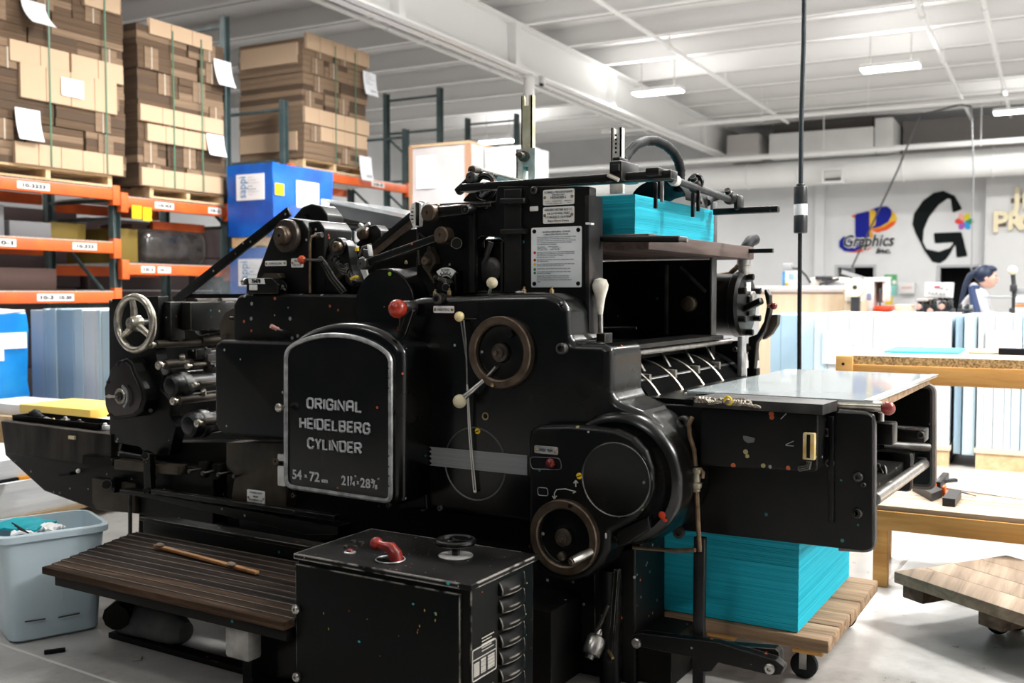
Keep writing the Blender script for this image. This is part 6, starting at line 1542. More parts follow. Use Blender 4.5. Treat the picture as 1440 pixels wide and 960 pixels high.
part(MB().box(((sg0.x + sg1.x) / 2 - .005, 2.932, sg1.z + .006), ((sg0.x + sg1.x) / 2 + .005, 2.936, sg0.z - .004)), 'gauge_tube', INK, sg)
part(MB().tube([pt(1138, 648, 2.945), pt(1137, 656, 2.945), pt(1124, 659, 2.95)], .009, 8), 'gauge_elbow', BLK_WORN, tb)
m = MB().bar(pt(1105, 625, 2.953), pt(1116, 620, 2.953), .002, .002).bar(pt(1105, 626, 2.953), pt(1116, 627, 2.953), .002, .002).bar(pt(1098, 589, 2.928), pt(1106, 581, 2.93), .0025, .0025)
part(m, 'scratch', PEWTER, tb)
part(MB().prism(rnd_corners(qs([(1044, 612), (1050, 613), (1062, 616), (1060, 622), (1052, 623), (1046, 619)], 2.953), .003, 2), 2.953, 2.956), 'paint_patch', flat('grey_scab', (.12, .12, .12)), tb)
blk = part(MB().box(pt(1080, 562, 3.06), Vector((pt(1119, 562, 3.06).x, 3.12, pt(1080, 575, 3.06).z)), .003), 'rod_block', BLK_WORN)
rr0, rr1 = pt(1119, 567, 3.1), pt(1240, 572, 3.1)
rod = part(MB().cyl(rr0, rr1, .0155, n=18), 'stop_rod', NICKEL, None, 'bright round rod ending in a red ball')
part(MB().ball(pt(1249, 574, 3.1), sz(9.8, 1249, 574, 3.1), 22), 'red_ball', mottled('maroon_knob', (.28, .04, .03), (.2, .03, .025), 30, .25), rod)
part(MB().cyl(pt(1239, 580, 3.14), pt(1239, 592, 3.14), .009), 'ball_post', STEEL, rod)
# copper oil pipe and union at the plate's left edge
cp = part(MB().tube([pt(974, 586, YB - .11), pt(969, 597, YB - .12), pt(970, 612, YB - .12), pt(976, 632, YB - .125), pt(978, 655, YB - .125)], .0075, 8), 'oil_pipe', COPPER)
part(MB().lathe(pt(979, 692, YB - .13), (0, 0, 1), [(.009, 0), (.013, .004), (.013, .012), (.016, .014), (.018, .024), (.018, .03), (.013, .034), (.013, .06), (.017, .062), (.017, .074), (.009, .078)], 20), 'pipe_union', mottled('union_metal', (.2, .18, .13), (.36, .33, .25), 25, .4, .7), cp)
part(MB().tube([pt(980, 692, YB - .13), pt(982, 740, YB - .13), pt(984, 775, YB - .13)], .0075, 8), 'oil_pipe', COPPER, cp)
part(MB().tube([pt(984, 658, YB - .13), pt(989, 664, YB - .13), pt(988, 672, YB - .13)], .006, 8), 'branch_pipe', COPPER, cp)
part(MB().tube([pt(978, 773, YB - .14), pt(950, 774, YB - .12), pt(890, 769, YB - .12)], .007, 8), 'oil_pipe', COPPER, cp)
# bent bar that carries the front guard down to the floor
pa, pb = pt(975, 757, 2.94), pt(998, 757, 2.94)
wd = .036
po = part(MB().box((pa.x, 2.94, 0), (pa.x + wd, 2.965, pa.z + .005), .003), 'guard_post', mottled('dark_flat_bar', (.004, .004, .0045), (.014, .015, .016), 10, .35, 0, .3))
# floor pedal arm
m = MB()
arm_ = qs([(888, 892), (900, 890), (975, 899), (1008, 903), (1090, 928), (1103, 938), (1098, 949), (1085, 950), (1010, 932), (1000, 944), (984, 945), (975, 925), (892, 908)], 2.90)
m.prism(rnd_corners(arm_, .006, 3), 2.90, 2.935, r=.004)
m.prism(rnd_corners(qs([(1000, 900), (1095, 907), (1100, 912), (1103, 938), (1090, 934), (1008, 912)], 2.97), .006, 3), 2.935, 2.975)
pa_ = part(m, 'pedal_arm', BLK_WORN)
for (x, y) in ((1082, 940), (895, 904)):
    part(MB().lathe(pt(x, y, 2.895), (0, -1, 0), [(.016, -.01), (.016, .004), (.012, .007), (.007, .007), (.007, 0), (0, 0)], 18), 'pedal_pivot', STEEL, pa_)

# ---- clear guard at the left of the tower
GUARD = clear('clear_guard_sheet', (.75, .82, .86), .22, .06)
yg = 3.36
part(MB().prism(qs([(252, 416), (408, 290), (455, 283), (470, 300), (470, 416)], yg), yg, yg + .004), 'clear_guard', GUARD, None, 'clear sheet guard')
gb_ = part(MB().bar(pt(245, 424, yg - .02), pt(407, 297, yg - .02), .012, .045, .003), 'guard_bar', BLK, None)
m = MB()
for (x, y) in ((300, 381), (352, 340), (401, 301)): m.lathe(pt(x, y, yg - .028), (0, -1, 0), [(.006, 0), (.004, .003), (0, .003)], 10)
part(m, 'guard_rivet', STEEL, gb_)
part(MB().bar(pt(262, 416, yg - .01), pt(346, 416, yg - .01), .014, .02), 'guard_sill', BLK)
# top guard: pale sheet edge, grey bar, brown roller going across
yt0, yt1 = 3.5, 3.52
ga = part(MB().prism(qs([(455, 283), (470, 281), (582, 304), (582, 309), (468, 287)], 3.5), 3.5, 3.9), 'top_guard', clear('pale_guard_sheet', (.88, .92, .94), .55, .1))
part(MB().bar(pt(465, 293, 3.52), pt(582, 318, 3.52), .03, .06, .004), 'guard_bar', mottled('grey_guard_bar', (.16, .165, .17), (.24, .245, .25), 5, .4), ga)
part(MB().cyl(pt(458, 304, 3.54), pt(575, 318, 3.54), .018), 'top_roller', BROWN_IRON)
part(MB().cyl(pt(470, 315, 3.6), pt(560, 325, 3.6), .022), 'top_roller', INKR)
# ------------------------------------------------------------------ control cabinet in front of the press
CY = 2.12
ca, cb_ = at(413, 779, y=CY), at(660, 822, y=CY)
cz = (ca.z + cb_.z) / 2
CBX0, CBX1 = ca.x, cb_.x
cab = thing('control_cabinet', 'scratched black control cabinet with louvres and red handle before the press', 'cabinet', ((CBX0 + CBX1) / 2, 2.29, 0))
CB = enamel('scratched_black_cabinet', base=(.002, .003, .003), rough=.4, flecks=.09, fleck_scale=46, spec=.1, fsize=.13, wear=.9, edge=(.4, .37, .33), rad=.007)
def cpart(mb, name, mat, par=None, **k): return build(mb, name, mat, par or cab, PRESS, **k)
cy1 = 2.46
cpart(MB().box((CBX0, CY + .01, .02), (CBX1, cy1, cz - .012), .012), 'body', CB)
TOPM = enamel('chipped_cabinet_top', base=(.003, .003, .003), rough=.36, flecks=.35, fleck_scale=60, wear=1.0, warm=(.012, .0115, .011), spec=.07, edge=(.5, .47, .43), rad=.007)
cpart(MB().box((CBX0 - .004, CY + .002, cz - .016), (CBX1 + .004, cy1 + .02, cz), .002, 1), 'top', TOPM)
dr_ = cpart(MB().box((CBX0 + .004, CY, .05), (CBX1 - .03, CY + .012, cz - .028), .004), 'door', CB)
for zz in (cz - .16, cz - .36):
    cpart(MB().lathe((CBX0 + .012, CY - .002, zz), (0, -1, 0), [(.014, 0), (.014, .008), (.009, .012), (.006, .012), (.006, .006), (0, .006)], 18), 'screw', STEEL, dr_)
def top_at(px, py): return at(px, py, z=cz)
# red lever handle, lamp, small round wheel
p = top_at(549, 787)
cpart(MB().lathe(p, (0, 0, 1), [(.042, 0), (.042, .002), (.039, .003), (0, .003)], 32), 'handle_plate', BLK_CLEAN)
cpart(MB().torus(p + Vector((0, 0, .002)), (0, 0, 1), .041, .002, 36, 6), 'plate_ring', PEWTER)
q0 = at(522, 772, y=p.y - .0); hd_ = Vector((q0.x - .002, p.y, cz + .045))
cpart(MB().tube([p + Vector((.022, 0, .0)), p + Vector((.018, 0, .018)), p + Vector((.0, 0, .034)), p + Vector((-.025, 0, .036)), p + Vector((-.045, 0, .039))], [.02, .02, .018, .0135, .012], 12).ball(p + Vector((-.05, 0, .04)), .019, 16), 'red_handle', mottled('worn_red_handle', (.26, .018, .012), (.13, .01, .008), 30, .28))
p = top_at(492, 777)
cpart(MB().lathe(p, (0, 0, 1), [(.017, 0), (.017, .003), (.012, .004), (0, .004)], 20), 'lamp_ring', PEWTER)
cpart(MB().ball(p + Vector((0, 0, .004)), .0105, 12, 1, 1, .8), 'red_lamp', DARK_RED)
p = top_at(641, 781)
rn = .052
hw_ = cpart(MB().torus(p + Vector((0, 0, .042)), (0, 0, 1), rn, .0085, 44, 10), 'small_handwheel', BLK_CLEAN)
m = MB()
for a in (20, 140, 260): m.bar(p + Vector((0, 0, .042)), p + Vector((rn * math.cos(R(a)), rn * math.sin(R(a)), .042)), .008, .006)
m.cyl(p, p + Vector((0, 0, .046)), .012, n=16)
cpart(m, 'wheel_spokes', BLK_CLEAN, hw_)
cpart(MB().lathe(p + Vector((0, 0, -.001)), (0, 0, 1), [(.05, .001), (.05, .003), (.04, .004), (0, .004)], 32), 'scale_disc', mottled('worn_scale_disc', (.02, .02, .02), (.45, .44, .42), 9, .4))
for (x, y, r) in ((497, 762, .008), (508, 764, .008), (486, 770, .006), (500, 770, .006)):
    cpart(MB().lathe(top_at(x, y), (0, 0, 1), [(r, 0), (r, .006), (0, .006)], 12), 'screw', IRON)
# louvres on the right side
xs = CBX1
y0, y1 = at(701, 800, x=xs).y, at(737, 800, x=xs).y
z_top = at(718, 812, x=xs).z
for k in range(8):
    zt = z_top - k * .0475
    m = MB(); n = 8; vs = []
    for i in range(n + 1):
        s = i / n; y = y0 + (y1 - y0) * s
        bulge = .022 * math.sin(math.pi * min(1, .15 + s * .85)) + .004
        vs += [(xs - .001, y, zt + .004), (xs + bulge * .5, y, zt - .004), (xs + bulge, y, zt - .02), (xs + bulge * .9, y, zt - .034), (xs - .001, y, zt - .034)]
    fs = []
    for i in range(n):
        for j in range(4): fs.append((i * 5 + j, i * 5 + j + 1, (i + 1) * 5 + j + 1, (i + 1) * 5 + j))
    fs += [(0, 1, 2, 3, 4), tuple(n * 5 + j for j in (4, 3, 2, 1, 0))]
    cpart(m.add(vs, fs), 'louvre', CB)
# data plate on the right side
pa, pb = at(662.5, 930, x=xs), at(697, 915, x=xs)
zt, zb_ = at(680, 905, x=xs).z, at(680, 950, x=xs).z
ya, yb = pa.y, pb.y
dp_ = cpart(MB().box((xs - .001, ya, zb_), (xs + .002, yb, zt), .001, 1), 'data_plate', flat('black_data_plate', (.012, .012, .012), .35))
fr_ = [(xs + .0025, y, z) for y, z in rnd_corners([(ya + .002, zb_ + .002), (yb - .002, zb_ + .002), (yb - .002, zt - .002), (ya + .002, zt - .002)], .006, 3)]
LINE = flat('engraved_white_lines', (.42, .4, .36))
m = MB().tube(fr_, .0016, 6, True)
zm = zb_ + (zt - zb_) * .66
m.bar((xs + .0025, ya, zm), (xs + .0025, yb, zm), .002, .002)
cpart(m, 'plate_frame', LINE, dp_)
m = MB(); wd = yb - ya
rng = random.Random(4)
for k in range(5): m.box((xs + .002, ya + wd * .4, zm + .012 + k * .0085), (xs + .0026, yb - wd * (.1 + .1 * (k % 2)), zm + .0145 + k * .0085))
for k in range(8):
    z = zb_ + .012 + k * (zm - zb_ - .02) / 8
    m.box((xs + .002, ya + wd * .08, z), (xs + .0026, ya + wd * .3, z + .003))
    m.box((xs + .002, ya + wd * .36, z), (xs + .0026, ya + wd * .56, z + (.006 if k % 3 else .003)))
    m.box((xs + .002, ya + wd * .64, z), (xs + .0026, ya + wd * .92, z + (.005 if k % 2 else .003)))
cpart(m, 'plate_lettering', LINE, dp_)
PCHIP = flat('teal_chip', (.02, .3, .32)); OCHIP = flat('ochre_chip', (.4, .3, .05))
m = MB()
for (x, y, r) in ((630, 820, .006), (581, 849, .004), (612, 862, .0045), (505, 902, .005)): m.ball(at(x, y, y=CY - .0005), r, 8, 1, .2, .7)
cpart(m, 'ink_drop', PCHIP)
m = MB()
for (x, y, r) in ((613, 863, .004), (597, 858, .003), (612, 872, .003), (590, 880, .003), (587, 889, .0025), (455, 862, .003), (462, 884, .003)): m.ball(at(x, y, y=CY - .0005), r, 8, .7, .2, 1.3)
cpart(m, 'ink_drop', OCHIP)

# ------------------------------------------------------------------ ribbed footboard
ZS = .33
fa, fbk = at(60, 797, z=ZS), at(190, 747, z=ZS)
xe = CBX0 - .012
fy0, fy1 = fa.y, fbk.y
ft = thing('footboard', 'worn dark ribbed wooden footboard along the left of the press', 'footboard', (-2.6, (fy0 + fy1) / 2, 0))
PLK = woody('greasy_ribbed_plank', (.008, .006, .005), (.02, .014, .011), (.07, .043, .028), 'X', 22, .8, .06)
PLK_F = woody('worn_brown_plank', (.015, .01, .007), (.045, .028, .018), (.14, .085, .052), 'X', 22, .8, .06)
n = 11
for k in range(n):
    a = fy0 + (fy1 - fy0) * k / n; b2 = fy0 + (fy1 - fy0) * (k + 1) / n
    xl_ = fa.x + (fbk.x - fa.x) * (k + .5) / n
    m = MB().box((xl_, a, ZS - .026), (xe, b2 - .008, ZS), .004)
    build(m, 'slat', PLK_F if k < 3 else PLK, ft, PRESS)
    build(MB().box((xl_ + .004, b2 - .009, ZS - .024), (xe, b2 + .001, ZS - .003)).box((xl_ + .004, b2 - .0075, ZS - .004), (xe, b2 - .0035, ZS + .0015)), 'groove_strip', flat('dusty_groove_%d' % k, (.1, .085, .073), .6), ft, PRESS)
build(MB().box((fa.x + .05, fy0 + .01, ZS - .06), (xe, fy0 + .05, ZS - .026), .004), 'under_rail', BLK_DULL, ft, PRESS)
build(MB().box((fa.x + .5, fy0 + .4, .0), (fa.x + .54, fy1, ZS - .026)), 'support', BLK_DULL, ft, PRESS)
build(MB().box((-2.35, fy0 + .15, .0), (-2.31, fy1, ZS - .026)), 'support', BLK_DULL, ft, PRESS)
p = at(325, 870, y=fy0 + .06)
build(MB().box((p.x, fy0 + .03, at(340, 928, y=fy0 + .04).z), (at(352, 870, y=fy0 + .04).x, fy0 + .09, ZS - .05), .012), 'rest_block', mottled('mottled_grey_block', (.16, .15, .14), (.38, .37, .34), 12, .7), ft, PRESS)
build(MB().box((fbk.x + .02, fy1 + .02, ZS - .02), (xe, fy1 + .07, ZS + .055), .006).box((fbk.x + .02, fy1 + .005, ZS + .045), (xe, fy1 + .075, ZS + .06), .004), 'back_rail', BLK_WORN, ft, PRESS)
pa, pb = at(218, 767, z=ZS + .01), at(362, 805, z=ZS + .01)
o = build(MB().bar(pa, pb, .02, .012, .004), 'wooden_strip', mottled('orange_brown_lath', (.22, .09, .02), (.34, .16, .05), 10, .6), None, PRESS)
tag(o, 'orange brown wooden lath lying along the back of the footboard', 'strip')
CLUMP = mottled('dusty_clump', (.12, .1, .08), (.25, .2, .15), 30, .9)
for (x, y) in ((225, 766), (325, 793)): build(MB().ball(at(x, y, z=ZS + .02), .014, 8, 1.4, 1, .6), 'dried_clump', CLUMP, o, PRESS)
# grey roll on the floor under the board
pa, pb = at(168, 872, z=.05), at(262, 893, z=.05)
pts_ = [pa.lerp(pb, t_) for t_ in (0, .12, .3, .5, .7, .88, 1)]
o = build(MB().tube([(p.x, p.y, .062) for p in pts_], [.04, .058, .06, .057, .06, .058, .035], 14), 'canvas_roll', mottled('dusty_canvas', (.1, .1, .1), (.19, .185, .18), 9, .9, bump=.5), None, PRESS)
tag(o, 'dusty grey canvas roll lying on the floor under the footboard', 'roll')
pa, pb = at(163, 868, z=.1), at(186, 842, z=.12)
o2 = build(MB().tube([pa, pa.lerp(pb, .5), pb], [.05, .045, .014], 10), 'rolled_end', BLK_DULL, o, PRESS)
pa, pb = at(160, 890, z=.012), at(420, 960, z=.012)
o = build(MB().bar(pa, pb, .05, .022, .004), 'floor_shadow_bar', BLK_DULL, None, PRESS); tag(o, 'dark bar painted as the shadow edge on the floor below the footboard', 'rail')  # dark bar painting the edge of the shadow along the floor
pa, pb = at(62, 917, z=.008), at(92, 913, z=.008)
o = build(MB().bar(pa, pb, .016, .014, .003), 'furniture_bar', INK, None, PRESS); tag(o, 'short black bar lying on the floor before the grey bin', 'bar')
pa = at(186, 926, z=.004)
o = build(MB().bar(pa, at(199, 925, z=.004), .03, .004), 'paper_scrap', flat('dirty_scrap', (.45, .4, .35)), None, PRESS); tag(o, 'crumpled dirty paper scrap on the floor below the footboard', 'scrap')

# ------------------------------------------------------------------ grey waste bin with scraps
b0, b1 = at(28, 906, z=0), at(140, 884, z=0)
fx = Vector((b1.x - b0.x, b1.y - b0.y, 0)); L_ = fx.length; fx.normalize(); fn = Vector((-fx.y, fx.x, 0))   # away from us
tl_, tr2 = at(0, 757, z=.41), at(160, 728, z=.41)
BIN = mottled('grey_blue_plastic', (.44, .55, .61), (.5, .61, .67), 4, .42)
bt = thing('waste_bin', 'pale grey plastic waste bin at the left, scuffed near its foot', 'bin', (b0.x, b0.y, 0))
def ring_(l0, l1, w0, w1, z, r, n=6):
    base = rnd_corners([(l0, w0), (l1, w0), (l1, w1), (l0, w1)], r, n)
    return [b0 + fx * a + fn * b2 + Vector((0, 0, z)) for a, b2 in base]
def shell(rows):
    m = MB(); k = len(rows[0]); vs = [v for r_ in rows for v in r_]; fs = []
    for i in range(len(rows) - 1):
        for j in range(k): fs.append((i * k + j, i * k + (j + 1) % k, (i + 1) * k + (j + 1) % k, (i + 1) * k + j))
    fs.append(tuple(range(k))); fs.append(tuple((len(rows) - 1) * k + j for j in range(k)))
    return m.add(vs, fs)
e = .032; BH = .405
rows = [ring_(-.02, L_, .01, .25, .004, .05), ring_(-.03, L_ + .005, 0, .26, .012, .05), ring_(-.03 - e * .9, L_ + e * .9, -e * .5, .27 + e, BH - .03, .06), ring_(-.03 - e, L_ + e, -e * .6, .27 + e, BH - .03, .06),
        ring_(-.045 - e, L_ + e + .014, -e * .6 - .013, .285 + e, BH - .026, .07), ring_(-.045 - e, L_ + e + .014, -e * .6 - .013, .285 + e, BH - .004, .07), ring_(-.04 - e, L_ + e + .009, -e * .6 - .009, .28 + e, BH, .07),
        ring_(-.028 - e, L_ + e - .004, -e * .6 + .006, .265 + e, BH, .06), ring_(-.02, L_ - .004, .01, .25, .12, .05)]
build(shell(rows), 'body', BIN, bt, PRESS)
def binface(px, py):   # point on the front face
    d = ray(px, py); o_ = Vector((0, 0, CAMH)); nn = fn
    t_ = (b0 - fn * .012 - o_).dot(nn) / d.dot(nn); return o_ + d * t_
SC = flat('bin_scuff', (.06, .06, .06))
for pa_, pb_ in (((35, 874), (64, 870)), ((82, 868), (112, 862))): build(MB().bar(binface(*pa_), binface(*pb_), .003, .005), 'scuff_mark', SC, bt, PRESS)
# scraps in the bin
def lump(name, px, py, z, sx, sy, sz2, mat, label, cat, rot=0):
    p = at(px, py, z=z); bm = bmesh.new(); bmesh.ops.create_grid(bm, x_segments=8, y_segments=8, size=1)
    rg = random.Random(px)
    for v in bm.verts:
        x, y = v.co.x * sx, v.co.y * sy
        v.co = Vector((x * math.cos(rot) - y * math.sin(rot), x * math.sin(rot) + y * math.cos(rot), sz2 * (1 - (v.co.x ** 2 + v.co.y ** 2) * .45) + rg.uniform(-.006, .006))) + p
    ext = bmesh.ops.extrude_face_region(bm, geom=bm.faces[:])
    for v in [g for g in ext['geom'] if isinstance(g, bmesh.types.BMVert)]: v.co.z -= .008
    o = build(MB().frombm(bm), name, mat, None, PRESS); tag(o, label, cat); return o
mid = b0 + fx * (L_ * .5) + fn * .14
TSC = striped('turquoise_offcut', (.0, .2, .26), (.0, .36, .42), 'X', 30, .7)
o = lump('sheet_offcut', 30, 741, .375, .1, .08, .03, TSC, 'turquoise offcut sheet lying in the grey bin', 'offcut', .5)
m = MB()
for k in range(3): m.bar(at(17 + 4 * k, 735 + 4 * k, z=.412), at(34 + 3 * k, 745 + 2 * k, z=.410), .004, .004)
build(m, 'dark_scratch', INK, o, PRESS)
lump('paper_scrap', 70, 744, .372, .045, .035, .022, PAPER, 'crumpled white paper scrap at the right inside the grey bin', 'scrap', .3)
lump('paper_scrap', 34, 749, .372, .045, .03, .012, PAPER, 'crumpled white paper scrap at the front inside the grey bin', 'scrap', .9)

# ------------------------------------------------------------------ tools on the bed arm
za = pt(80, 600, 3.04).z + .002
ty = 3.15
a, b2 = at(30, 598, y=ty), at(152, 604, y=ty)
o = build(MB().box((a.x, ty - .05, za - .005), (b2.x, ty + .05, za + .004)).box((a.x, ty - .05, za), (b2.x, ty - .044, za + .022)).box((a.x, ty + .044, za), (b2.x, ty + .05, za + .03)).box((a.x, ty - .05, za), (a.x + .006, ty + .05, za + .022)).box((b2.x - .006, ty - .05, za), (b2.x, ty + .05, za + .022)), 'tool_tray', BLK_DULL, None, PRESS)
tag(o, 'flat black tool tray on the end of the press bed', 'tray')
p0, p1 = at(50, 583, y=ty), at(64, 590, y=ty)
o = thing('screwdriver', 'screwdriver with a round black handle lying in the tool tray', 'screwdriver', (p0.x, ty, za))
build(MB().ball(p0, .03, 16).tube([p0, p0.lerp(p1, .8)], [.024, .014], 12), 'handle', RUBBER, o, PRESS)
build(MB().tube([p1, at(84, 594, y=ty)], [.016, .006], 10), 'ferrule', PEWTER, o, PRESS)
for k, (x, y, mt, lb) in enumerate(((92, 590, STEEL, 'small steel fitting right of the screwdriver in the tray'), (75, 592, BRASS, 'small brass piece just under the screwdriver shaft'), (112, 594, IRON, 'dark clamp piece at the right part of the tray'), (148, 599, PLATE, 'pale button at the right end of the tray'))):
    p = at(x, y + 2, y=ty - .02)
    o = build(MB().box(p + Vector((-.022, -.015, -.012)), p + Vector((.022, .015, .012)), .005).ball(p + Vector((0, 0, .014)), .011, 8), 'small_fitting', mt, None, PRESS); tag(o, lb, 'fitting')
o = build(MB().box(at(96, 617, y=3.01), at(107, 613, y=3.02)), 'paper_sticker', flat('cream_sticker', (.75, .62, .42)), None, PRESS); tag(o, 'small cream paper sticker on the black bed rail', 'sticker')

# ------------------------------------------------------------------ turquoise stacks
def paper_stack(x0, x1, y0, y1, z0, z1, layers, label, mat, seed=1, bow=.0):
    rg = random.Random(seed); m = MB(); z = z0
    hs = [rg.uniform(.4, 1.6) for _ in range(layers)]; tot = sum(hs)
    for h in hs:
        h = h * (z1 - z0) / tot
        j = [rg.uniform(-.0009, .0009) for _ in range(4)]
        m.box((x0 + j[0], y0 + j[1], z), (x1 + j[2], y1 + j[3], z + h)); z += h
    o = build(m, 'paper_stack', mat, None, PRESS, smooth=20); tag(o, label, 'paper stack'); return o
sA = at(1122, 889, z=.175)
sx1, sy0 = sA.x, sA.y
sx0 = at(890, 852, y=sy0).x
paper_stack(sx0, sx1, sy0, sy0 + .74, .175, .60, 150, 'tall turquoise paper stack on the wooden dolly under the press delivery', TEAL, 3)
u1 = at(893, 300, y=3.2); 
paper_stack(-2.0, u1.x, 3.2, 4.0, 1.483, at(893, 273, y=3.2).z, 60, 'turquoise paper stack on the feeder board at the top of the press', TEAL, 5)
# ------------------------------------------------------------------ wooden dollies
def dolly(c, ax, ay, lx, ly, zt, planks, label, mats, casters=True, th=.034, ct=.028, inset=.1):
    """c: near left top corner, ax/ay: unit vectors along its sides"""
    t = thing('wooden_dolly', label, 'dolly', (c.x, c.y, 0))
    def bx_(a0, a1, b0_, b1_, z0, z1, bev=.005):
        m = MB().box((a0, b0_, z0), (a1, b1_, z1), bev)
        m.v = [Vector((c.x, c.y, 0)) + ax * v.x + ay * v.y + Vector((0, 0, v.z)) for v in m.v]; return m
    rg = random.Random(int(lx * 100))
    for k in range(planks):
        a, b2 = ly * k / planks, ly * (k + 1) / planks
        o = build(bx_(rg.uniform(-.008, .006), lx + rg.uniform(-.012, .01), a + .0015, b2 - .0015, zt - th, zt - rg.uniform(0, .003)), 'plank', mats[0], t, PRESS)
    for a in (.03, lx / 2 - .05, lx - .12):
        build(bx_(a, a + .1, .012, ly - .012, zt - th - ct, zt - th), 'cleat', mats[1], t, PRESS)
    if casters:
        for a in (inset, lx - inset):
            for b2 in (inset, ly - inset):
                p = Vector((c.x, c.y, 0)) + ax * a + ay * b2
                zf_ = zt - th - ct; r = zf_ * .40
                w_ = build(MB().lathe(p + Vector((0, -.014, r)), (0, 1, 0), [(r * .8, 0), (r, .004), (r, .024), (r * .8, .028)], 24), 'caster', RUBBER, t, PRESS)
                build(MB().box(p + Vector((-.012, -.02, r - .01)), p + Vector((.012, -.016, zt - .062))).box(p + Vector((-.012, .016, r - .01)), p + Vector((.012, .02, zt - .062))).box(p + Vector((-.03, -.025, zf_ - .006)), p + Vector((.03, .025, zf_))).cyl(p + Vector((0, -.022, r)), p + Vector((0, .022, r)), .008, n=10), 'fork', STEEL, w_, PRESS)
    return t
dA, dB, dC = at(1162, 905, z=.17), at(878, 848, z=.17), at(1258, 822, z=.17)
dolly(Vector((dB.x, (dA.y + dB.y) / 2, 0)), Vector((1, 0, 0)), Vector((0, 1, 0)), dA.x - dB.x, dC.y - dA.y, .174, 5, 'worn wooden dolly carrying the turquoise paper stack', (PLANK_X, GOLD_WOOD), True, .046, .018)
zt = .2
eA, eB, eC = at(1247, 805, z=zt), at(1440, 872, z=zt), at(1355, 788, z=zt)
ay_ = Vector((eC.x - eA.x, eC.y - eA.y, 0)); wl = ay_.length; ay_.normalize()
ax_ = Vector((ay_.y, -ay_.x, 0))
PLANK_G = woody('greyed_plank', (.13, .09, .06), (.27, .2, .14), (.4, .31, .23), 'Y', 16)
dolly(eA + ax_ * 0 + ay_ * .04, ax_, ay_, .85, .62, zt, 4, 'empty grey wooden dolly on the floor at the right edge', (PLANK_G, PLANK_DK), True, .045, .05, .26)

# ------------------------------------------------------------------ chain on the tray lid
m = MB(); zc_ = zl + .006
cc_ = at(1016, 567, z=zc_)
k = 0
for i in range(64):
    a = i * .42; rr = .02 + .022 * (i / 64) 
    p = cc_ + Vector((rr * 2.0 * math.cos(a), rr * .8 * math.sin(a), .004 + .006 * ((i * 7) % 5) / 5))
    m.torus(p, (math.cos(a * 3), math.sin(a * 2), 1), .0075, .0026, 8, 5)
for i in range(12):
    p = at(1034 + 2.8 * i, 566 + .5 * i, z=zc_) + Vector((0, .006 * math.sin(i * 1.3), 0)); m.torus(p, (.3 * (i % 2), .4, 1), .0075, .0026, 8, 5)
o = build(m, 'link_chain', mottled('dull_chain', (.1, .085, .06), (.32, .28, .22), 30, .45, .4), None, PRESS)
tag(o, 'coiled dull metal link chain lying on the black tray lid', 'chain')
p = at(1024, 563, z=zc_ + .012)
o = build(MB().torus(p, (.3, 1, .2), .011, .0035, 16, 8), 'wire_ring', YELLOW, None, PRESS); tag(o, 'small yellow ring standing in the coiled chain', 'ring')
# ------------------------------------------------------------------ work table with particle board top
WT_V = 5.7
w0, w1 = at(1192, 500, y=WT_V, fr=ROOM), at(1440, 507, y=WT_V, fr=ROOM)
zt = (w0.z + w1.z) / 2
wt = thing('work_table', 'wooden work table with a rough particle board top at the right', 'table', (w0.x + 1, WT_V + .4, 0), ROOM)
x0, x1 = w0.x, w0.x + 2.6
build(MB().box((x0 + .02, WT_V, zt - .045), (x1, WT_V + .85, zt)), 'table_top', OSB, wt, ROOM)
build(MB().box((x0 + .02, WT_V + .002, zt), (x1, WT_V + .85, zt + .003)), 'top_skin', flat('pale_top_skin', (.55, .48, .41), .6), wt, ROOM)
build(MB().box((x0 + .03, WT_V - .01, zt - .145), (x1, WT_V + .03, zt - .045), .004), 'apron', GOLD_WOOD, wt, ROOM)
build(MB().box((x0 - .06, WT_V - .02, zt - .145), (x0 + .03, WT_V + .07, zt - .0), .004), 'corner_post', GOLD_WOOD, wt, ROOM)
m = MB()
for z in (zt - .045, zt - .095): m.lathe((x0 - .02, WT_V - .02, z), (0, -1, 0), [(.009, 0), (0, .001)], 12)
build(m, 'screw', INK, wt, ROOM)
build(MB().box((x0 - .06, WT_V + .07, zt - .145), (x0 - .02, WT_V + .85, zt - .045)), 'side_rail', GOLD_WOOD, wt, ROOM)
for (u, v) in ((x0 - .05, WT_V), (x0 - .05, WT_V + .76), (x1 - .1, WT_V), (x1 - .1, WT_V + .76)):
    build(MB().box((u, v, 0), (u + .07, v + .08, zt - .1), .004), 'leg', GOLD_WOOD, wt, ROOM)
# things on the table
def on_table(name, pxs, pys, h, mat, label, cat):
    a, b2 = at(pxs[0], pys[1], z=zt + .003, fr=ROOM), at(pxs[1], pys[1], z=zt + .003, fr=ROOM)
    c = at(pxs[0], pys[0], z=zt + .003, fr=ROOM)
    o = build(MB().box((a.x, a.y, zt + .003), (b2.x, min(c.y, WT_V + .82), zt + .003 + h), .002), name, mat, None, ROOM); return tag(o, label, cat)
on_table('sheet_pad', (1243, 1352), (489, 496), .012, TEAL_PALE, 'thin turquoise sheet pad on the particle board table', 'pad')
on_table('sheet_pad', (1362, 1404), (491, 497.5), .012, flat('tan_pad', (.55, .36, .24)), 'tan card pad beside the turquoise pad on the table', 'pad')
a = at(1404, 489.5, z=zt + .04, fr=ROOM)
o = build(MB().box((a.x, a.y, zt + .003), (a.x + .7, a.y + .03, zt + .04), .004), 'straight_bar', INK, None, ROOM); tag(o, 'black straight bar lying on the table at the right edge', 'bar')

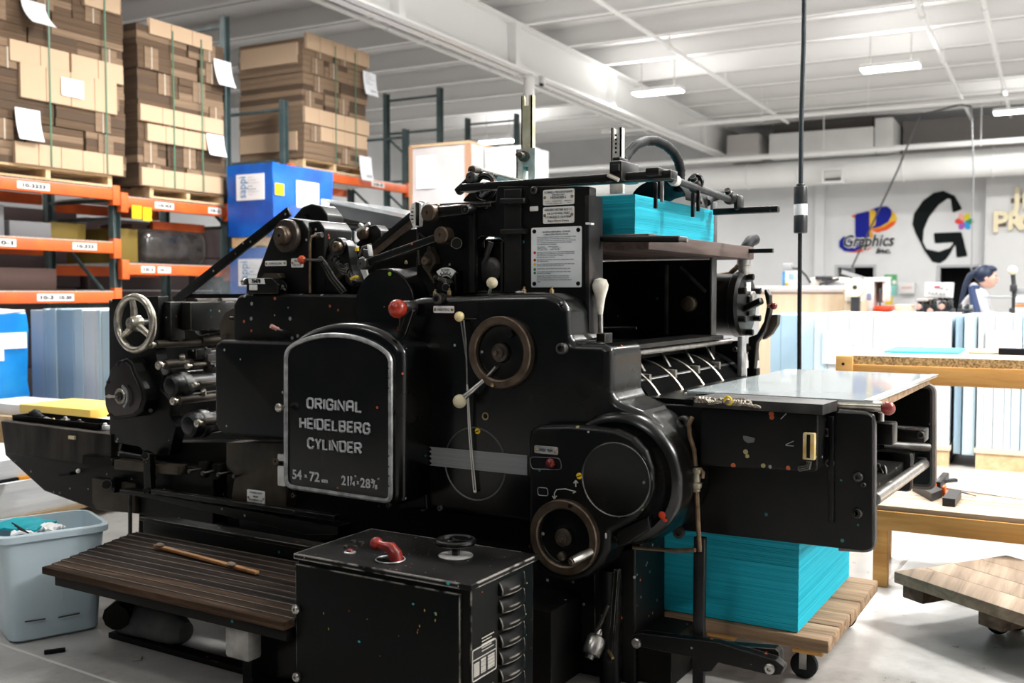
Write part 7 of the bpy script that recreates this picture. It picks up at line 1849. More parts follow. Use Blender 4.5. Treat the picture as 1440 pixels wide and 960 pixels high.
# ------------------------------------------------------------------ low bench with cutting tools
LZ = .36
l0 = at(1226, 712, z=LZ, fr=ROOM)
LV = l0.y + .05
lb_ = thing('low_bench', 'low golden wood bench behind the press delivery', 'bench', (l0.x + 1, LV + .3, 0), ROOM)
lx0, lx1 = l0.x, l0.x + 2.4
for k in range(4):
    build(MB().box((lx0, LV + .15 * k, LZ - .022), (lx1, LV + .15 * k + .147, LZ - .001 * (k % 2)), .003), 'plank', woody('bench_plank_%d' % k, (.26, .19, .12), (.44, .34, .25), (.56, .46, .35), 'X', 10), lb_, ROOM)
build(MB().box((lx0 + .01, LV - .01, LZ - .105), (lx1, LV + .03, LZ - .022), .004), 'apron', GOLD_WOOD, lb_, ROOM)
for (u, v) in ((lx0 + .0, LV), (lx0 - .055, LV + .5), (lx1 - .1, LV), (lx1 - .1, LV + .5)):
    build(MB().box((u, v, 0), (u + .06, v + .06, LZ - .025), .004), 'leg', GOLD_WOOD, lb_, ROOM)
def lowp(px, py): return at(px, py, z=LZ, fr=ROOM)
def slab(name, corners, h, mat, label, cat, z=LZ):
    c = [(p.x, p.y) for p in (lowp(*k) for k in corners)]
    o = build(MB().prism(c, z, z + h, 'z'), name, mat, None, ROOM); return tag(o, label, cat)
BLADE = flat('black_steel_block', (.02, .021, .023), .4)
slab('honing_block', [(1283, 690), (1305, 687), (1325, 699), (1310, 705)], .035, BLADE, 'long black block on the low bench, the left one', 'block')
slab('honing_block', [(1325, 711), (1343, 713), (1352, 700), (1336, 697)], .035, BLADE, 'short black block on the low bench, the right one', 'block')
p0, p1 = lowp(1284, 689), lowp(1345, 688)
o = thing('clamp_tool', 'black and orange hand clamp lying behind the blocks', 'clamp', (p0.x, p0.y, LZ), ROOM)
build(MB().bar(p0 + Vector((0, 0, .03)), p1 + Vector((0, 0, .045)), .025, .016, .004).bar(lowp(1318, 692) + Vector((0, 0, .03)), lowp(1330, 684) + Vector((0, 0, .05)), .03, .04, .006), 'bar', BLADE, o, ROOM)
build(MB().box(lowp(1325, 697) + Vector((0, -.02, 0)), lowp(1330, 697) + Vector((.0, .03, .045)), .004).bar(lowp(1300, 693) + Vector((0, 0, .03)), lowp(1315, 692) + Vector((0, 0, .035)), .02, .016), 'orange_grip', flat('orange_grip', (.75, .13, .02), .4), o, ROOM)
build(MB().bar(lowp(1330, 695) + Vector((0, 0, .03)), lowp(1373, 700) + Vector((0, 0, .01)), .01, .006), 'jaw', STEEL, o, ROOM)
slab('reglet_strip', [(1350, 690), (1352, 688), (1440, 700), (1440, 703)], .006, PAPER, 'long white strip lying on the low bench', 'strip')
slab('paper_sheet', [(1312, 690), (1318, 676), (1326, 674), (1316, 690)], .003, PAPER, 'narrow white sheet on the bench beside the press plate', 'sheet')

# ------------------------------------------------------------------ film wrapped pallets
FILM = mottled('white_film', (.56, .62, .66), (.66, .7, .72), 2, .35)
FILM_S = [flat('film_blue', (.32, .45, .55), .4), flat('film_pale_blue', (.48, .61, .68), .4), flat('film_white', (.64, .68, .71), .4), flat('film_slate', (.25, .34, .42), .4)]
def film_load(u0, u1, v0, v1, z0, z1, label, seed, streak=1.0, pal=True, palette=(1, 2, 2, 2, 0, 1, 2)):
    """upright sheets in stretch film: a row of vertical slabs of uneven width"""
    t = thing('film_wrapped_load', label, 'load', ((u0 + u1) / 2, (v0 + v1) / 2, 0), ROOM)
    rg = random.Random(seed); u = u0
    if pal:
        for k in range(3): build(MB().box((u0, v0 + (v1 - v0 - .08) * k / 2, 0), (u1, v0 + (v1 - v0 - .08) * k / 2 + .08, z0 - .02)), 'stringer', PALE_WOOD, t, ROOM)
        build(MB().box((u0 - .01, v0 - .01, z0 - .03), (u1 + .01, v1, z0)), 'deck_board', flat('pale_deck', (.72, .6, .45)), t, ROOM)
        build(MB().box((u0, v0 + .09, 0), (u1, v1, z0 - .031)), 'pallet_shadow_block', flat('painted_shadow_black', (.01, .01, .01)), t, ROOM)  # black block drawing the deep shadow under the pallet deck
    while u < u1 - .01:
        wd = min(rg.uniform(.03, .16), u1 - u)
        dz = rg.uniform(-.012, .0); dv = rg.uniform(0, .018)
        build(MB().box((u, v0 + dv, z0), (u + wd - .002, v1, z1 + dz), .004, 1), 'sheet_bundle', FILM_S[palette[rg.randrange(len(palette))]] if rg.random() < streak else FILM, t, ROOM)
        u += wd
    return t
# right hand row behind the table
FV = 7.95
def fu(px, v=FV): return at(px, 540, y=v, fr=ROOM).x
zf = at(1300, 441, y=FV, fr=ROOM).z
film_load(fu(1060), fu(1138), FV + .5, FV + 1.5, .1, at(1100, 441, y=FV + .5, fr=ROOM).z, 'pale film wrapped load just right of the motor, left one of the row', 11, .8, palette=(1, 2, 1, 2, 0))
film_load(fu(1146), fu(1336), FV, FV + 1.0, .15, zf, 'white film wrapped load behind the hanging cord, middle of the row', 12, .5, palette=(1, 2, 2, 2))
film_load(fu(1341), fu(1352), FV + .06, FV + 1.0, .09, zf - .01, 'narrow pale wrapped bundle between the two white loads', 13, 1, False, (0, 1))
film_load(fu(1354), fu(1372), FV + .02, FV + 1.0, .09, zf - .004, 'narrow white wrapped bundle beside the right wrapped load', 17, 1, False, (2, 1))
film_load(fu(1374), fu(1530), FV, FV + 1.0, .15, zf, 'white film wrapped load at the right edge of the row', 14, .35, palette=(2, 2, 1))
def film_note(px0, px1, py0, py1, v, label):
    a, b2 = at(px0, py0, y=v, fr=ROOM), at(px1, py1, y=v, fr=ROOM)
    o = build(MB().box((a.x, v - .008, b2.z), (b2.x, v - .004, a.z)), 'shipping_note', NOTE, None, ROOM); tag(o, label, 'note')
    m = MB()
    for k in range(4): m.box((a.x + .05, v - .01, a.z - .06 - .03 * k), (a.x + .2 + .05 * (k % 2), v - .008, a.z - .052 - .03 * k))
    build(m, 'note_print', NPRINT, o, ROOM, kind='stuff')
film_note(1158, 1198, 465, 512, FV, 'white shipping note on the middle wrapped load beside the cord')
film_note(1387, 1436, 465, 505, FV, 'white shipping note on the right wrapped load')
# left hand ones
lv = 5.2
def lu(px, v): return at(px, 500, y=v, fr=ROOM).x
zl2 = at(90, 434, y=lv, fr=ROOM).z
film_load(lu(42, lv), lu(158, lv), lv, lv + .9, .1, zl2, 'bluish film wrapped load below the orange rack beam', 15, 1.0, palette=(1, 2, 1, 0, 2, 2, 1))
p1 = at(39.5, 441, y=4.95, fr=ROOM); bu1, bz1 = p1.x, at(20, 441, x=p1.x, fr=ROOM).z
t = thing('wrapped_load', 'bright blue wrapped load with white labels at the left edge, low', 'load', (bu1 - .5, 4.4, 0), ROOM)
BLUE2 = mottled('bright_blue_film', (.0, .17, .55), (.01, .25, .64), 4, .25, bump=.5)
build(wrapped_block(bu1 - .95, bu1, 3.85, 4.94, .1, bz1, 21), 'wrapping', BLUE2, t, ROOM, smooth=50)
build(wrapped_block(bu1 - .94, bu1 - .01, 3.86, 4.93, bz1, bz1 + .03, 22), 'top_cover', flat('white_top_cover', (.85, .85, .86)), t, ROOM, smooth=50)
def bl(px, py): p = at(px, py, x=bu1, fr=ROOM); return p.y, p.z
for (x0, y0, x1, y1) in ((-20, 469, 36, 489), (-20, 489, 4, 507)):
    a, b2 = bl(x0, y0), bl(x1, y1)
    build(MB().box((bu1 + .01, a[0], b2[1]), (bu1 + .016, b2[0], a[1])), 'paper_label', NOTE, t, ROOM)
build(MB().box((bu1 - .95, 3.85, 0), (bu1, 4.94, .095)), 'pallet_base', PALE_WOOD, t, ROOM)
# yellow and white paper cartons on a low trestle
CV = 4.35
a, b2 = at(28, 566, y=CV, fr=ROOM), at(127, 590, y=CV, fr=ROOM)
zb_ = at(80, 590, y=CV, fr=ROOM).z
st = thing('low_stand', 'pale wooden stand under the yellow paper carton', 'stand', (a.x, CV + .2, 0), ROOM)
build(MB().box((a.x - .6, CV - .05, zb_ - .05), (b2.x + .15, CV + .5, zb_)), 'stand_top', PALE_WOOD, st, ROOM)
for u in (a.x - .5, b2.x): build(MB().box((u, CV, 0), (u + .08, CV + .4, zb_ - .05)), 'leg', PALE_WOOD, st, ROOM)
t = thing('paper_carton', 'yellow and white paper carton beyond the press bed at the left', 'carton', ((a.x + b2.x) / 2, CV + .2, zb_), ROOM)
hh_ = at(80, 572, y=CV, fr=ROOM).z
build(MB().box((a.x, CV, zb_), (b2.x, CV + .42, zb_ + (hh_ - zb_) * .35), .004), 'carton_base', PAPER, t, ROOM)
YC_ = flat('carton_yellow', (.88, .64, .16), .5)
build(MB().box((a.x - .004, CV - .004, zb_ + (hh_ - zb_) * .3), (b2.x + .004, CV + .424, hh_), .004), 'carton_lid', YC_, t, ROOM)
build(MB().box((b2.x - .22, CV - .006, zb_ + .02), (b2.x - .1, CV - .003, zb_ + .035)), 'carton_print', PAPER, t, ROOM)
o = build(MB().box((a.x - .5, CV + .02, zb_), (a.x - .02, CV + .4, hh_ - .01), .004), 'paper_carton', PAPER, None, ROOM); tag(o, 'white paper carton left of the yellow one', 'carton')
# white paper piles behind the bin
Yp = 3.45
a = at(0, 693, x=-5.0); b2 = at(128, 720, x=-5.0)
t = thing('low_pallet', 'low pallet under the white paper piles left of the press', 'pallet', (-5.3, 3.6, 0))
for k in range(5): build(MB().box((-5.8 + .17 * k, 2.9, .06), (-5.66 + .17 * k, 4.1, .085)), 'deck_board', PALE_WOOD, t, PRESS)
for y in (2.95, 3.45, 3.95): build(MB().box((-5.8, y, 0), (-4.98, y + .08, .06)), 'stringer', PALE_WOOD, t, PRESS)
WS = striped('white_sheet_edges', (.74, .76, .78), (.86, .87, .88), 'Z', 60, .7, c3=(.88, .88, .88))
paper_stack(-5.8, -5.0, 2.9, 3.86, .086, .27, 26, 'lower white paper pile behind the grey bin', WS, 8)
o = build(MB().box((-5.78, 2.92, .271), (-5.03, 3.62, .285)), 'gap_shadow_sheet', INK, None, PRESS); tag(o, 'thin dark sheet painting the shadow between the two white paper piles', 'board')  # dark sheet for the black shadow between the piles
build(MB().box((-5.06, 3.2, .272), (-5.024, 3.32, .287)), 'orange_tab', flat('orange_tab', (.75, .3, .02)), o, PRESS)
paper_stack(-5.78, -5.05, 2.9, 3.5, .286, .385, 14, 'upper white paper pile behind the grey bin', WS, 9)

# ------------------------------------------------------------------ hanging power cord with an inline coupling
CYp = 4.6
t = thing('pendant_cord', 'grey power cord hanging from the ceiling with a black coupling', 'cord', at(1127, 280, y=CYp), PRESS)
top = at(1131, -30, y=CYp); top2 = Vector((top.x + .02, top.y, 5.6))
build(MB().tube([top2, top, at(1130, 60, y=CYp), at(1127, 160, y=CYp), at(1126, 262, y=CYp)], .0105, 10), 'cord', CORD, t, PRESS)
build(MB().tube([at(1125, 326, y=CYp), at(1124.5, 400, y=CYp), at(1124, 470, y=CYp), at(1124, 548, y=CYp)], .0095, 10), 'cord', RUBBER, t, PRESS)
def seg_(y0, y1, r, mat, name, bev=.006):
    a, b2 = at(1126, y0, y=CYp), at(1125.7, y1, y=CYp); build(MB().cyl(a, b2, r, n=20, bev=bev), name, mat, t, PRESS)
RUB2 = mottled('coupling_black', (.01, .011, .012), (.022, .024, .026), 10, .35)
seg_(258, 264, .02, RUB2, 'strain_relief'); seg_(262, 288, .031, RUB2, 'coupling'); seg_(287, 303, .0295, flat('white_band', (.85, .85, .85)), 'white_band', .001); seg_(302, 328, .031, RUB2, 'coupling')

# ------------------------------------------------------------------ machines and worktop at the far side
DV = 11.5
def rb(px0, py0, px1, py1, v, dep, mat, name, par=None, bev=.01):
    a, b2 = at(px0, py0, y=v, fr=ROOM), at(px1, py1, y=v, fr=ROOM)
    return build(MB().box((a.x, v, b2.z), (b2.x, v + dep, a.z), bev), name, mat, par, ROOM)
def rt(name, label, cat, px, py, v): p = at(px, py, y=v, fr=ROOM); return thing(name, label, cat, p, ROOM)
MACH = flat('machine_white', (.64, .64, .63), .45); MGREY = flat('machine_grey', (.3, .31, .32), .5); MDK = flat('machine_dark', (.03, .032, .035), .5)
# pale counter with a folding machine on it
BIRCH = woody('pale_birch_panel', (.5, .37, .24), (.57, .45, .32), (.63, .52, .4), 'Z', 8)
t = rt('counter', 'pale birch fronted counter left of the far machines', 'counter', 1130, 440, 11.0)
rb(1068, 411, 1184, 591, 11.0, .8, BIRCH, 'front_panel', t)
rb(1062, 402, 1186, 411, 10.97, .85, flat('grey_pink_top', (.5, .44, .43)), 'counter_top', t)
t = rt('counter', 'lower pale step of the counter under the cream roll', 'counter', 1200, 440, 10.9)
rb(1187, 424, 1211, 592, 10.9, .7, BIRCH, 'front_panel', t); rb(1188, 409, 1211, 424, 10.88, .75, flat('pale_counter_top', (.74, .68, .6)), 'counter_top', t)
t = rt('control_box', 'white and blue control box with a small screen on the birch counter', 'control box', 1110, 402, 11.2)
rb(1100, 381, 1120, 402, 11.2, .2, MACH, 'case', t); rb(1100, 381, 1103.5, 402, 11.19, .1, flat('panel_blue', (.03, .25, .55)), 'blue_side', t)
rb(1109, 385, 1117, 393, 11.19, .02, flat('screen_grey_blue', (.3, .45, .5)), 'screen', t)
p = at(1106, 399, y=11.18, fr=ROOM); build(MB().ball(p, .018, 8), 'indicator', flat('amber', (.8, .45, .02)), t, ROOM)
t = rt('gooseneck_arm', 'dark gooseneck arm reaching over the control box', 'arm', 1120, 390, 11.15)
build(MB().tube([at(1102, 372, y=11.15, fr=ROOM), at(1112, 377, y=11.15, fr=ROOM), at(1124, 378, y=11.15, fr=ROOM), at(1134, 388, y=11.15, fr=ROOM), at(1140, 398, y=11.15, fr=ROOM)], .014, 8), 'neck', MDK, t, ROOM)
rb(1100, 370, 1113, 379, 11.1, .08, MGREY, 'head', t)
t = rt('folding_machine', 'low grey and white folding machine on the birch counter', 'machine', 1160, 402, 11.3)
rb(1139, 390, 1187, 402, 11.3, .4, flat('beige_case', (.62, .6, .55)), 'case', t); rb(1146, 388, 1170, 393, 11.25, .3, MDK, 'roller_bar', t); rb(1160, 396, 1186, 402, 11.22, .1, MGREY, 'feed_shelf', t)
build(MB().bar(at(1152, 400, y=11.2, fr=ROOM), at(1180, 392, y=11.2, fr=ROOM), .03, .03), 'lever', MDK, t, ROOM)
t = rt('storage_cart', 'dark cart standing before the left dark doorway', 'cart', 1205, 400, 13)
rb(1182, 376, 1196, 412, 13, .3, MDK, 'frame', t); c_ = at(1189, 412, y=13.15, fr=ROOM); build(MB().box((c_.x - .1, 13.02, 0), (c_.x + .1, 13.28, c_.z)), 'leg_frame', MDK, t, ROOM); build(MB().bar(at(1184, 382, y=13, fr=ROOM), at(1224, 395, y=13, fr=ROOM), .05, .05), 'sloping_tray', MGREY, t, ROOM)
rb(1180, 406, 1192, 416, 12.9, .2, RUBBER, 'base', t)
# cream tape roll
c = at(1202, 404, y=10.7, fr=ROOM); r = 12 * 11.6 / FPX
t = rt('paper_roll', 'big cream paper roll on the counter before the dark doorway', 'roll', 1202, 416, 10.95)
build(MB().lathe((c.x, c.y, c.z), (0, 1, 0), [(r * .24, 0), (r * .97, 0), (r, .01), (r, .12), (r * .97, .13), (r * .24, .13), (r * .24, 0)], 40, False), 'roll', flat('cream_paper', (.76, .68, .52)), t, ROOM)
build(MB().lathe((c.x, c.y + .01, c.z), (0, 1, 0), [(r * .26, 0), (r * .26, .1)], 20), 'core', MDK, t, ROOM)
build(MB().box((c.x - .04, c.y + .02, 0), (c.x + .04, c.y + .1, c.z - r)), 'stand', MDK, t, ROOM)
# white upright machine with red tray
t = rt('case_sealer', 'white upright machine column with red tray beside the cream roll', 'machine', 1230, 440, 11.2)
rb(1215, 390, 1228, 443.5, 11.2, .35, MACH, 'column', t); rb(1228, 390, 1246, 396, 11.2, .35, MACH, 'top_arm', t); rb(1241, 394, 1247, 424, 11.25, .3, MACH, 'column', t)
rb(1229, 396, 1242, 425, 11.45, .05, flat('rust_brown', (.2, .11, .08)), 'back_panel', t); rb(1219, 412, 1225, 422, 11.19, .02, flat('blue_grey_label', (.2, .22, .35)), 'label', t)
p = at(1222, 399, y=11.18, fr=ROOM); build(MB().lathe(p, (0, -1, 0), [(.035, 0), (.035, .02), (0, .02)], 16), 'dial', flat('cream_dial', (.8, .75, .5)), t, ROOM)
RED_ = flat('machine_red', (.75, .06, .02), .4)
rb(1213, 428, 1216, 442, 11.15, .3, RED_, 'red_side', t); rb(1229, 430, 1252, 436, 11.1, .4, RED_, 'red_tray', t); rb(1229, 436, 1248, 441, 11.12, .4, RED_, 'red_tray', t); rb(1232, 440, 1242, 444, 11.1, .2, flat('dark_red_box', (.3, .02, .02)), 'red_foot', t)
rb(1236, 405, 1238, 443.5, 11.15, .04, MDK, 'post', t)
rb(1247, 439, 1256, 444, 11.25, .3, MDK, 'bed', t)
# notices on the far wall
def notice(px0, py0, px1, py1, mat, label, v=WY - .02):
    o = rb(px0, py0, px1, py1, v, .018, mat, 'wall_notice', None, 0); tag(o, label, 'notice'); return o
GRN = flat('notice_green', (.1, .36, .15))
o = notice(1244, 386, 1261, 401, GRN, 'green notice on the far wall beside the white machine')
rb(1246, 389, 1254, 392, WY - .022, .01, PAPER, 'notice_print', o, 0); rb(1255, 394, 1260, 399, WY - .022, .01, PAPER, 'notice_print', o, 0)
notice(1245, 401, 1261, 416, flat('notice_turquoise', (.3, .65, .6)), 'pale turquoise notice below the green one')
notice(1245, 416, 1255, 428, flat('notice_yellow', (.85, .6, .03)), 'yellow notice at the bottom of the column of notices')
t = rt('first_aid_box', 'small white wall box between the two dark doorways', 'box', 1274, 413, WY - .3)
rb(1263, 397, 1286, 413, WY - .3, .28, MACH, 'case', t, .02); rb(1268, 403, 1282, 405, WY - .32, .02, flat('faint_red', (.7, .35, .35)), 'print', t, 0)
# brown carton on the worktop
t = rt('cardboard_box', 'tan cardboard box with open flap on the far worktop', 'box', 1270, 444, 11.0)
rb(1258, 428, 1281, 446, 11.0, .3, flat('box_tan', (.5, .4, .3)), 'side', t); build(MB().prism([(p.x, p.z) for p in (at(a_, b_, y=10.98, fr=ROOM) for a_, b_ in ((1262, 444), (1278, 427), (1288, 440), (1286, 446)))], 10.96, 11.0), 'flap', flat('box_pale', (.6, .52, .42)), t, ROOM)
# console and the row of presses
t = rt('control_console', 'white console with a sloping button panel on the far worktop', 'console', 1320, 420, 11.3)
build(MB().prism([(at(a_, b_, y=11.3, fr=ROOM).x, at(a_, b_, y=11.3, fr=ROOM).z) for a_, b_ in ((1301, 397), (1340, 397), (1338, 419), (1299, 418))], 11.3, 11.5, r=.02), 'case', MACH, t, ROOM)
rb(1314, 402, 1322, 404.5, 11.29, .02, flat('red_readout', (.4, .05, .08)), 'readout', t, 0)
m = MB()
for (x, y) in ((1307, 411), (1312, 412), (1317, 412), (1323, 413), (1325, 405), (1332, 406), (1328, 413)): p = at(x, y, y=11.29, fr=ROOM); m.lathe(p, (0, -1, 0), [(.012, 0), (.012, .012), (0, .014)], 10)
build(m, 'button', MGREY, t, ROOM)
rb(1317, 418, 1322, 432, 11.35, .08, flat('stand_maroon', (.12, .03, .04)), 'stand', t)
t = rt('mailing_line', 'dark row of feeding units along the far worktop', 'machine', 1320, 440, 10.7)
rb(1288, 434, 1338, 444, 10.7, .5, MDK, 'bed', t)
rg = random.Random(6)
for k in range(9):
    x = 1290 + k * 5.4
    rb(x, 419 + rg.uniform(0, 6), x + 3.6, 440, 10.65 + .02 * (k % 3), .3, (MDK, MGREY, MDK, BROWN_IRON)[k % 4], 'feeder_unit', t)
    p = at(x + 2, 431 + 6 * (k % 2), y=10.62, fr=ROOM); build(MB().lathe(p, (0, -1, 0), [(.03, 0), (.03, .03), (.01, .035), (0, .035)], 14), 'feed_wheel', (RUBBER, flat('pinkish_wheel_%d' % k, (.5, .3, .25)))[k % 3 == 0], t, ROOM)
rb(1288, 420, 1304, 424, 10.6, .3, flat('taupe_cover', (.35, .32, .3)), 'cover', t)
t = rt('mailing_line', 'short dark feeding unit in front of the seated person', 'machine', 1356, 440, 10.7)
for k in range(4): rb(1348 + k * 5, 427 + 2 * (k % 2), 1351 + k * 5, 444, 10.7, .2, (MDK, MGREY)[k % 2], 'feeder_unit', t)
rb(1346, 434, 1368, 438, 10.66, .2, MDK, 'bed', t)
t = rt('worktop', 'pale worktop edge along the far machines', 'worktop', 1310, 446, 10.6)
rb(1222, 444, 1425, 448, 10.55, .7, flat('worktop_pale', (.6, .62, .63)), 'top', t)
for x in (1212, 1300, 1390): rb(x, 448, x + 4, 505, 10.7, .08, MGREY, 'leg', t)
t = rt('gauge_stand', 'thin dark stand with a cream knob beside the right edge', 'stand', 1426, 440, 10.6)
build(MB().tube([at(1426, 445, y=10.6, fr=ROOM), at(1426, 405, y=10.6, fr=ROOM), at(1424, 380, y=10.6, fr=ROOM)], .02, 8), 'post', MDK, t, ROOM)
build(MB().ball(at(1424, 380, y=10.58, fr=ROOM), .045, 10), 'knob', flat('cream_tip', (.72, .66, .5)), t, ROOM)
rb(1420, 400, 1430, 410, 10.55, .06, MDK, 'clamp', t); rb(1383, 416, 1423, 419, 10.5, .3, MGREY, 'tray_edge', t); rb(1426, 405, 1445, 413, 10.6, .1, MGREY, 'gauge_block', t)
rb(1419, 433, 1428, 446, 10.55, .2, MDK, 'base', t)
t = rt('white_cabinet', 'white cabinet with an orange stripe at the right edge', 'cabinet', 1436, 470, 9.6)
rb(1428, 417, 1490, 520, 9.6, .5, MACH, 'case', t); rb(1428, 428, 1490, 431, 9.59, .02, flat('orange_stripe', (.85, .2, .03)), 'stripe', t, 0); rb(1428, 417, 1490, 426, 9.58, .5, flat('grey_top', (.62, .63, .63)), 'lid', t)

# ------------------------------------------------------------------ the worker
PV = 12.0
SKIN = flat('skin', (.62, .38, .3), .5); HAIR = flat('blue_black_hair', (.012, .02, .045), .4); HOOD = mottled('pale_grey_hoodie', (.42, .42, .46), (.5, .5, .53), 6, .8); TROU = flat('dark_trousers', (.03, .03, .04), .8)
hp_ = at(1388, 390, y=PV, fr=ROOM)
k_ = 1.0
def SP(x, y, z): return Vector((hp_.x + x, hp_.y + y, hp_.z + z))
pn = thing('person', 'person in a pale grey hoodie with dark tied hair looking right', 'person', (hp_.x - .1, hp_.y, 0), ROOM)
def skin_mesh(verts, edges, radii, sub=2):
    me = bpy.data.meshes.new('s'); me.from_pydata(verts, edges, []); ob = bpy.data.objects.new('s', me); C.objects.link(ob)
    md = ob.modifiers.new('k', 'SKIN'); md.use_smooth_shade = True
    for i, r_ in enumerate(radii):
        d = me.skin_vertices[0].data[i]; d.radius = r_ if isinstance(r_, tuple) else (r_, r_)
    me.skin_vertices[0].data[0].use_root = True
    ob.modifiers.new('u', 'SUBSURF').levels = sub
    dg = bpy.context.evaluated_depsgraph_get(); ev = ob.evaluated_get(dg); m2 = bpy.data.meshes.new_from_object(ev)
    mb = MB().add([v.co.copy() for v in m2.vertices], [tuple(p.vertices) for p in m2.polygons])
    bpy.data.objects.remove(ob); bpy.data.meshes.remove(me); bpy.data.meshes.remove(m2); return mb
zb0 = -hp_.z
V = [SP(-.16, 0, -.66), SP(-.15, 0, -.5), SP(-.12, 0, -.32), SP(-.07, 0, -.19), SP(-.02, 0, -.12),
     SP(-.09, -.19, -.22), SP(.02, -.26, -.42), SP(.22, -.2, -.45), SP(-.09, .19, -.22), SP(.02, .26, -.42), SP(.22, .18, -.45),
     SP(-.16, -.1, -.75), SP(-.13, -.11, -1.12), SP(-.16, -.11, zb0 + .08), SP(-.16, .1, -.75), SP(-.13, .11, -1.12), SP(-.16, .11, zb0 + .08),
     SP(-.04, -.11, zb0 + .04), SP(-.04, .11, zb0 + .04)]
E = [(0, 1), (1, 2), (2, 3), (3, 4), (3, 5), (5, 6), (6, 7), (3, 8), (8, 9), (9, 10), (0, 11), (11, 12), (12, 13), (0, 14), (14, 15), (15, 16), (13, 17), (16, 18)]
RD_ = [(.13, .17), (.13, .16), (.14, .17), (.11, .13), .06, .085, .06, .045, .085, .06, .045, .1, .075, .05, .1, .075, .05, .045, .045]
body = build(skin_mesh(V, E, RD_), 'body', HOOD, pn, ROOM, smooth=80)
build(MB().tube([SP(-.14, 0, -.22), SP(-.1, .05, -.15), SP(-.13, 0, -.1), SP(-.1, -.05, -.15), SP(-.14, 0, -.22)], .05, 8), 'hood', HOOD, pn, ROOM, smooth=80)
# head in profile: skull, jaw, nose, brow, ear
bm = bmesh.new(); bmesh.ops.create_uvsphere(bm, u_segments=24, v_segments=18, radius=1)
for v in bm.verts:
    x, y, z = v.co
    sx = .1 if x < 0 else .093
    X, Y_, Z = x * sx, y * .075, z * .12
    if z < -.2: X += .018 * (-z); Y_ *= 1 - .28 * (-z)
    if x > .8 and -.25 < z < .15: X += .012
    v.co = SP(X, Y_, Z)
hd2 = build(MB().frombm(bm), 'head', SKIN, pn, ROOM, smooth=80)
build(MB().lathe(SP(.088, 0, .01), (.45, 0, -1), [(.006, 0), (.013, .02), (.018, .04), (.006, .05)], 10), 'nose', SKIN, hd2, ROOM, smooth=80)
build(MB().ball(SP(-.005, -.076, -.005), .026, 12, .7, .35, 1.1).ball(SP(-.005, .076, -.005), .026, 12, .7, .35, 1.1), 'ear', SKIN, hd2, ROOM, smooth=80)
build(MB().ball(SP(.084, -.03, .015), .011, 10).ball(SP(.084, .03, .015), .011, 10), 'eye', INK, hd2, ROOM)
build(MB().ball(SP(.094, 0, -.055), .02, 10, .5, 1, .35), 'mouth', flat('lips', (.45, .2, .18)), hd2, ROOM)
bm = bmesh.new(); bmesh.ops.create_uvsphere(bm, u_segments=24, v_segments=18, radius=1)
for v in bm.verts:
    x, y, z = v.co; v.co = SP(-.025 + x * .105, y * .09, .035 + z * .105)
build(MB().frombm(bm).ball(SP(.03, 0, .09), .07, 14, 1, 1, .6).tube([SP(-.09, 0, .06), SP(-.17, 0, .02), SP(-.21, -.01, -.07), SP(-.24, -.02, -.2), SP(-.27, -.03, -.33)], [.045, .034, .028, .022, .01], 12), 'hair', HAIR, pn, ROOM, smooth=80)
for s in (-1, 1):
    hb = SP(.27, .19 * s, -.46)
    m = MB().ball(hb, .042, 12, 1.1, 1, .55)
    for k in range(4):
        y = (-.028 + .019 * k); m.tube([hb + Vector((.03, y, 0)), hb + Vector((.065, y * 1.1, -.004)), hb + Vector((.088 + .006 * (k in (1, 2)), y * 1.1, -.024))], [.0095, .009, .007], 8)
    m.tube([hb + Vector((0, -.035 * s, 0)), hb + Vector((.03, -.055 * s, -.005)), hb + Vector((.055, -.058 * s, -.016))], [.011, .01, .008], 8)
    build(m, 'hand', SKIN, pn, ROOM, smooth=80)
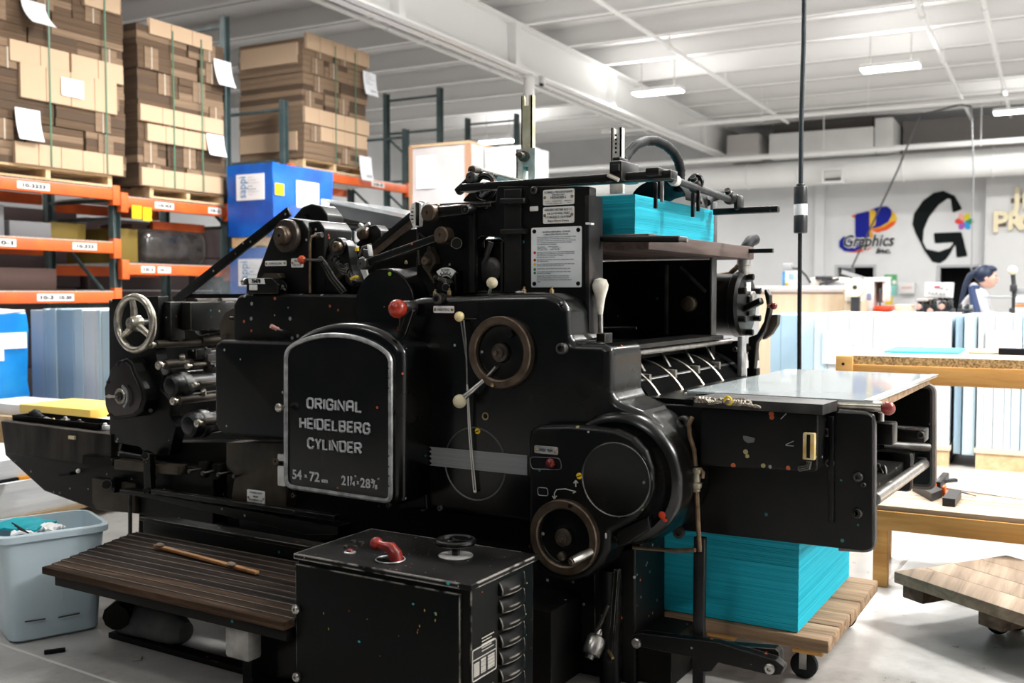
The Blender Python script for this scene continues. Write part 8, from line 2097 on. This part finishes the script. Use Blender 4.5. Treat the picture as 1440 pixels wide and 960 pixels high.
# dark slatted chair back in front of the worker
t = rt('office_chair', 'dark blue chair back rising before the person', 'chair', 1375, 470, 11.3)
NAVY = flat('navy_fabric', (.03, .05, .12), .6)
build(MB().tube([at(1366, 402, y=11.45, fr=ROOM), at(1369, 420, y=11.45, fr=ROOM), at(1373, 440, y=11.45, fr=ROOM), at(1374, 452, y=11.45, fr=ROOM)], [.03, .04, .045, .03], 8), 'backrest', NAVY, t, ROOM)
build(MB().bar(at(1366, 403, y=11.45, fr=ROOM), at(1378, 404, y=11.45, fr=ROOM), .05, .04, .01), 'headrest', NAVY, t, ROOM)
rb(1366, 460, 1390, 466, 11.35, .3, NAVY, 'seat', t, .03)
p = at(1380, 466, y=11.55, fr=ROOM); build(MB().cyl(p, (p.x, p.y, .1), .03), 'pedestal', MDK, t, ROOM)
m = MB()
for k in range(5): a_ = 2 * math.pi * k / 5; m.bar((p.x, p.y, .09), (p.x + .3 * math.cos(a_), p.y + .3 * math.sin(a_), .05), .05, .03); m.ball((p.x + .3 * math.cos(a_), p.y + .3 * math.sin(a_), .03), .03, 8)
build(m, 'star_base', MDK, t, ROOM)
# ------------------------------------------------------------------ repeats share a group
GROUPS = {'wooden_pallet': 'wooden pallets under the loads', 'carton_load': 'strapped carton loads on the racks', 'wrapped_load': 'film wrapped paper loads', 'film_wrapped_load': 'upright film wrapped sheet loads',
          'paper_stack': 'stacks of paper around the press', 'shipping_note': 'shipping notes on the wrapped loads', 'hanging_tag': 'yellow cards on the rack beam', 'stock_stack': 'dark stock behind the racks',
          'conduit_pipe': 'pipes running toward the far wall', 'sprinkler_pipe': 'pipes crossing before the far wall', 'pallet_rack': 'pallet racks along the left', 'carton': 'cartons in the lower rack bays',
          'soffit_box': 'duct boxes under the ceiling', 'wall_sign': 'painted signs on the far wall', 'wooden_dolly': 'wooden dollies by the press', 'honing_block': 'black blocks on the low bench',
          'sheet_pad': 'pads on the work table', 'wall_notice': 'notices on the far wall', 'small_fitting': 'small fittings in the tool tray', 'paper_scrap': 'paper scraps', 'counter': 'birch counters at the far side',
          'mailing_line': 'feeding units on the far worktop', 'paper_carton': 'paper cartons beyond the press bed'}
for o in list(C.objects):
    b = o.name.split('.')[0]
    if o.parent is None and b in GROUPS and 'category' in o and 'group' not in o: o['group'] = GROUPS[b]
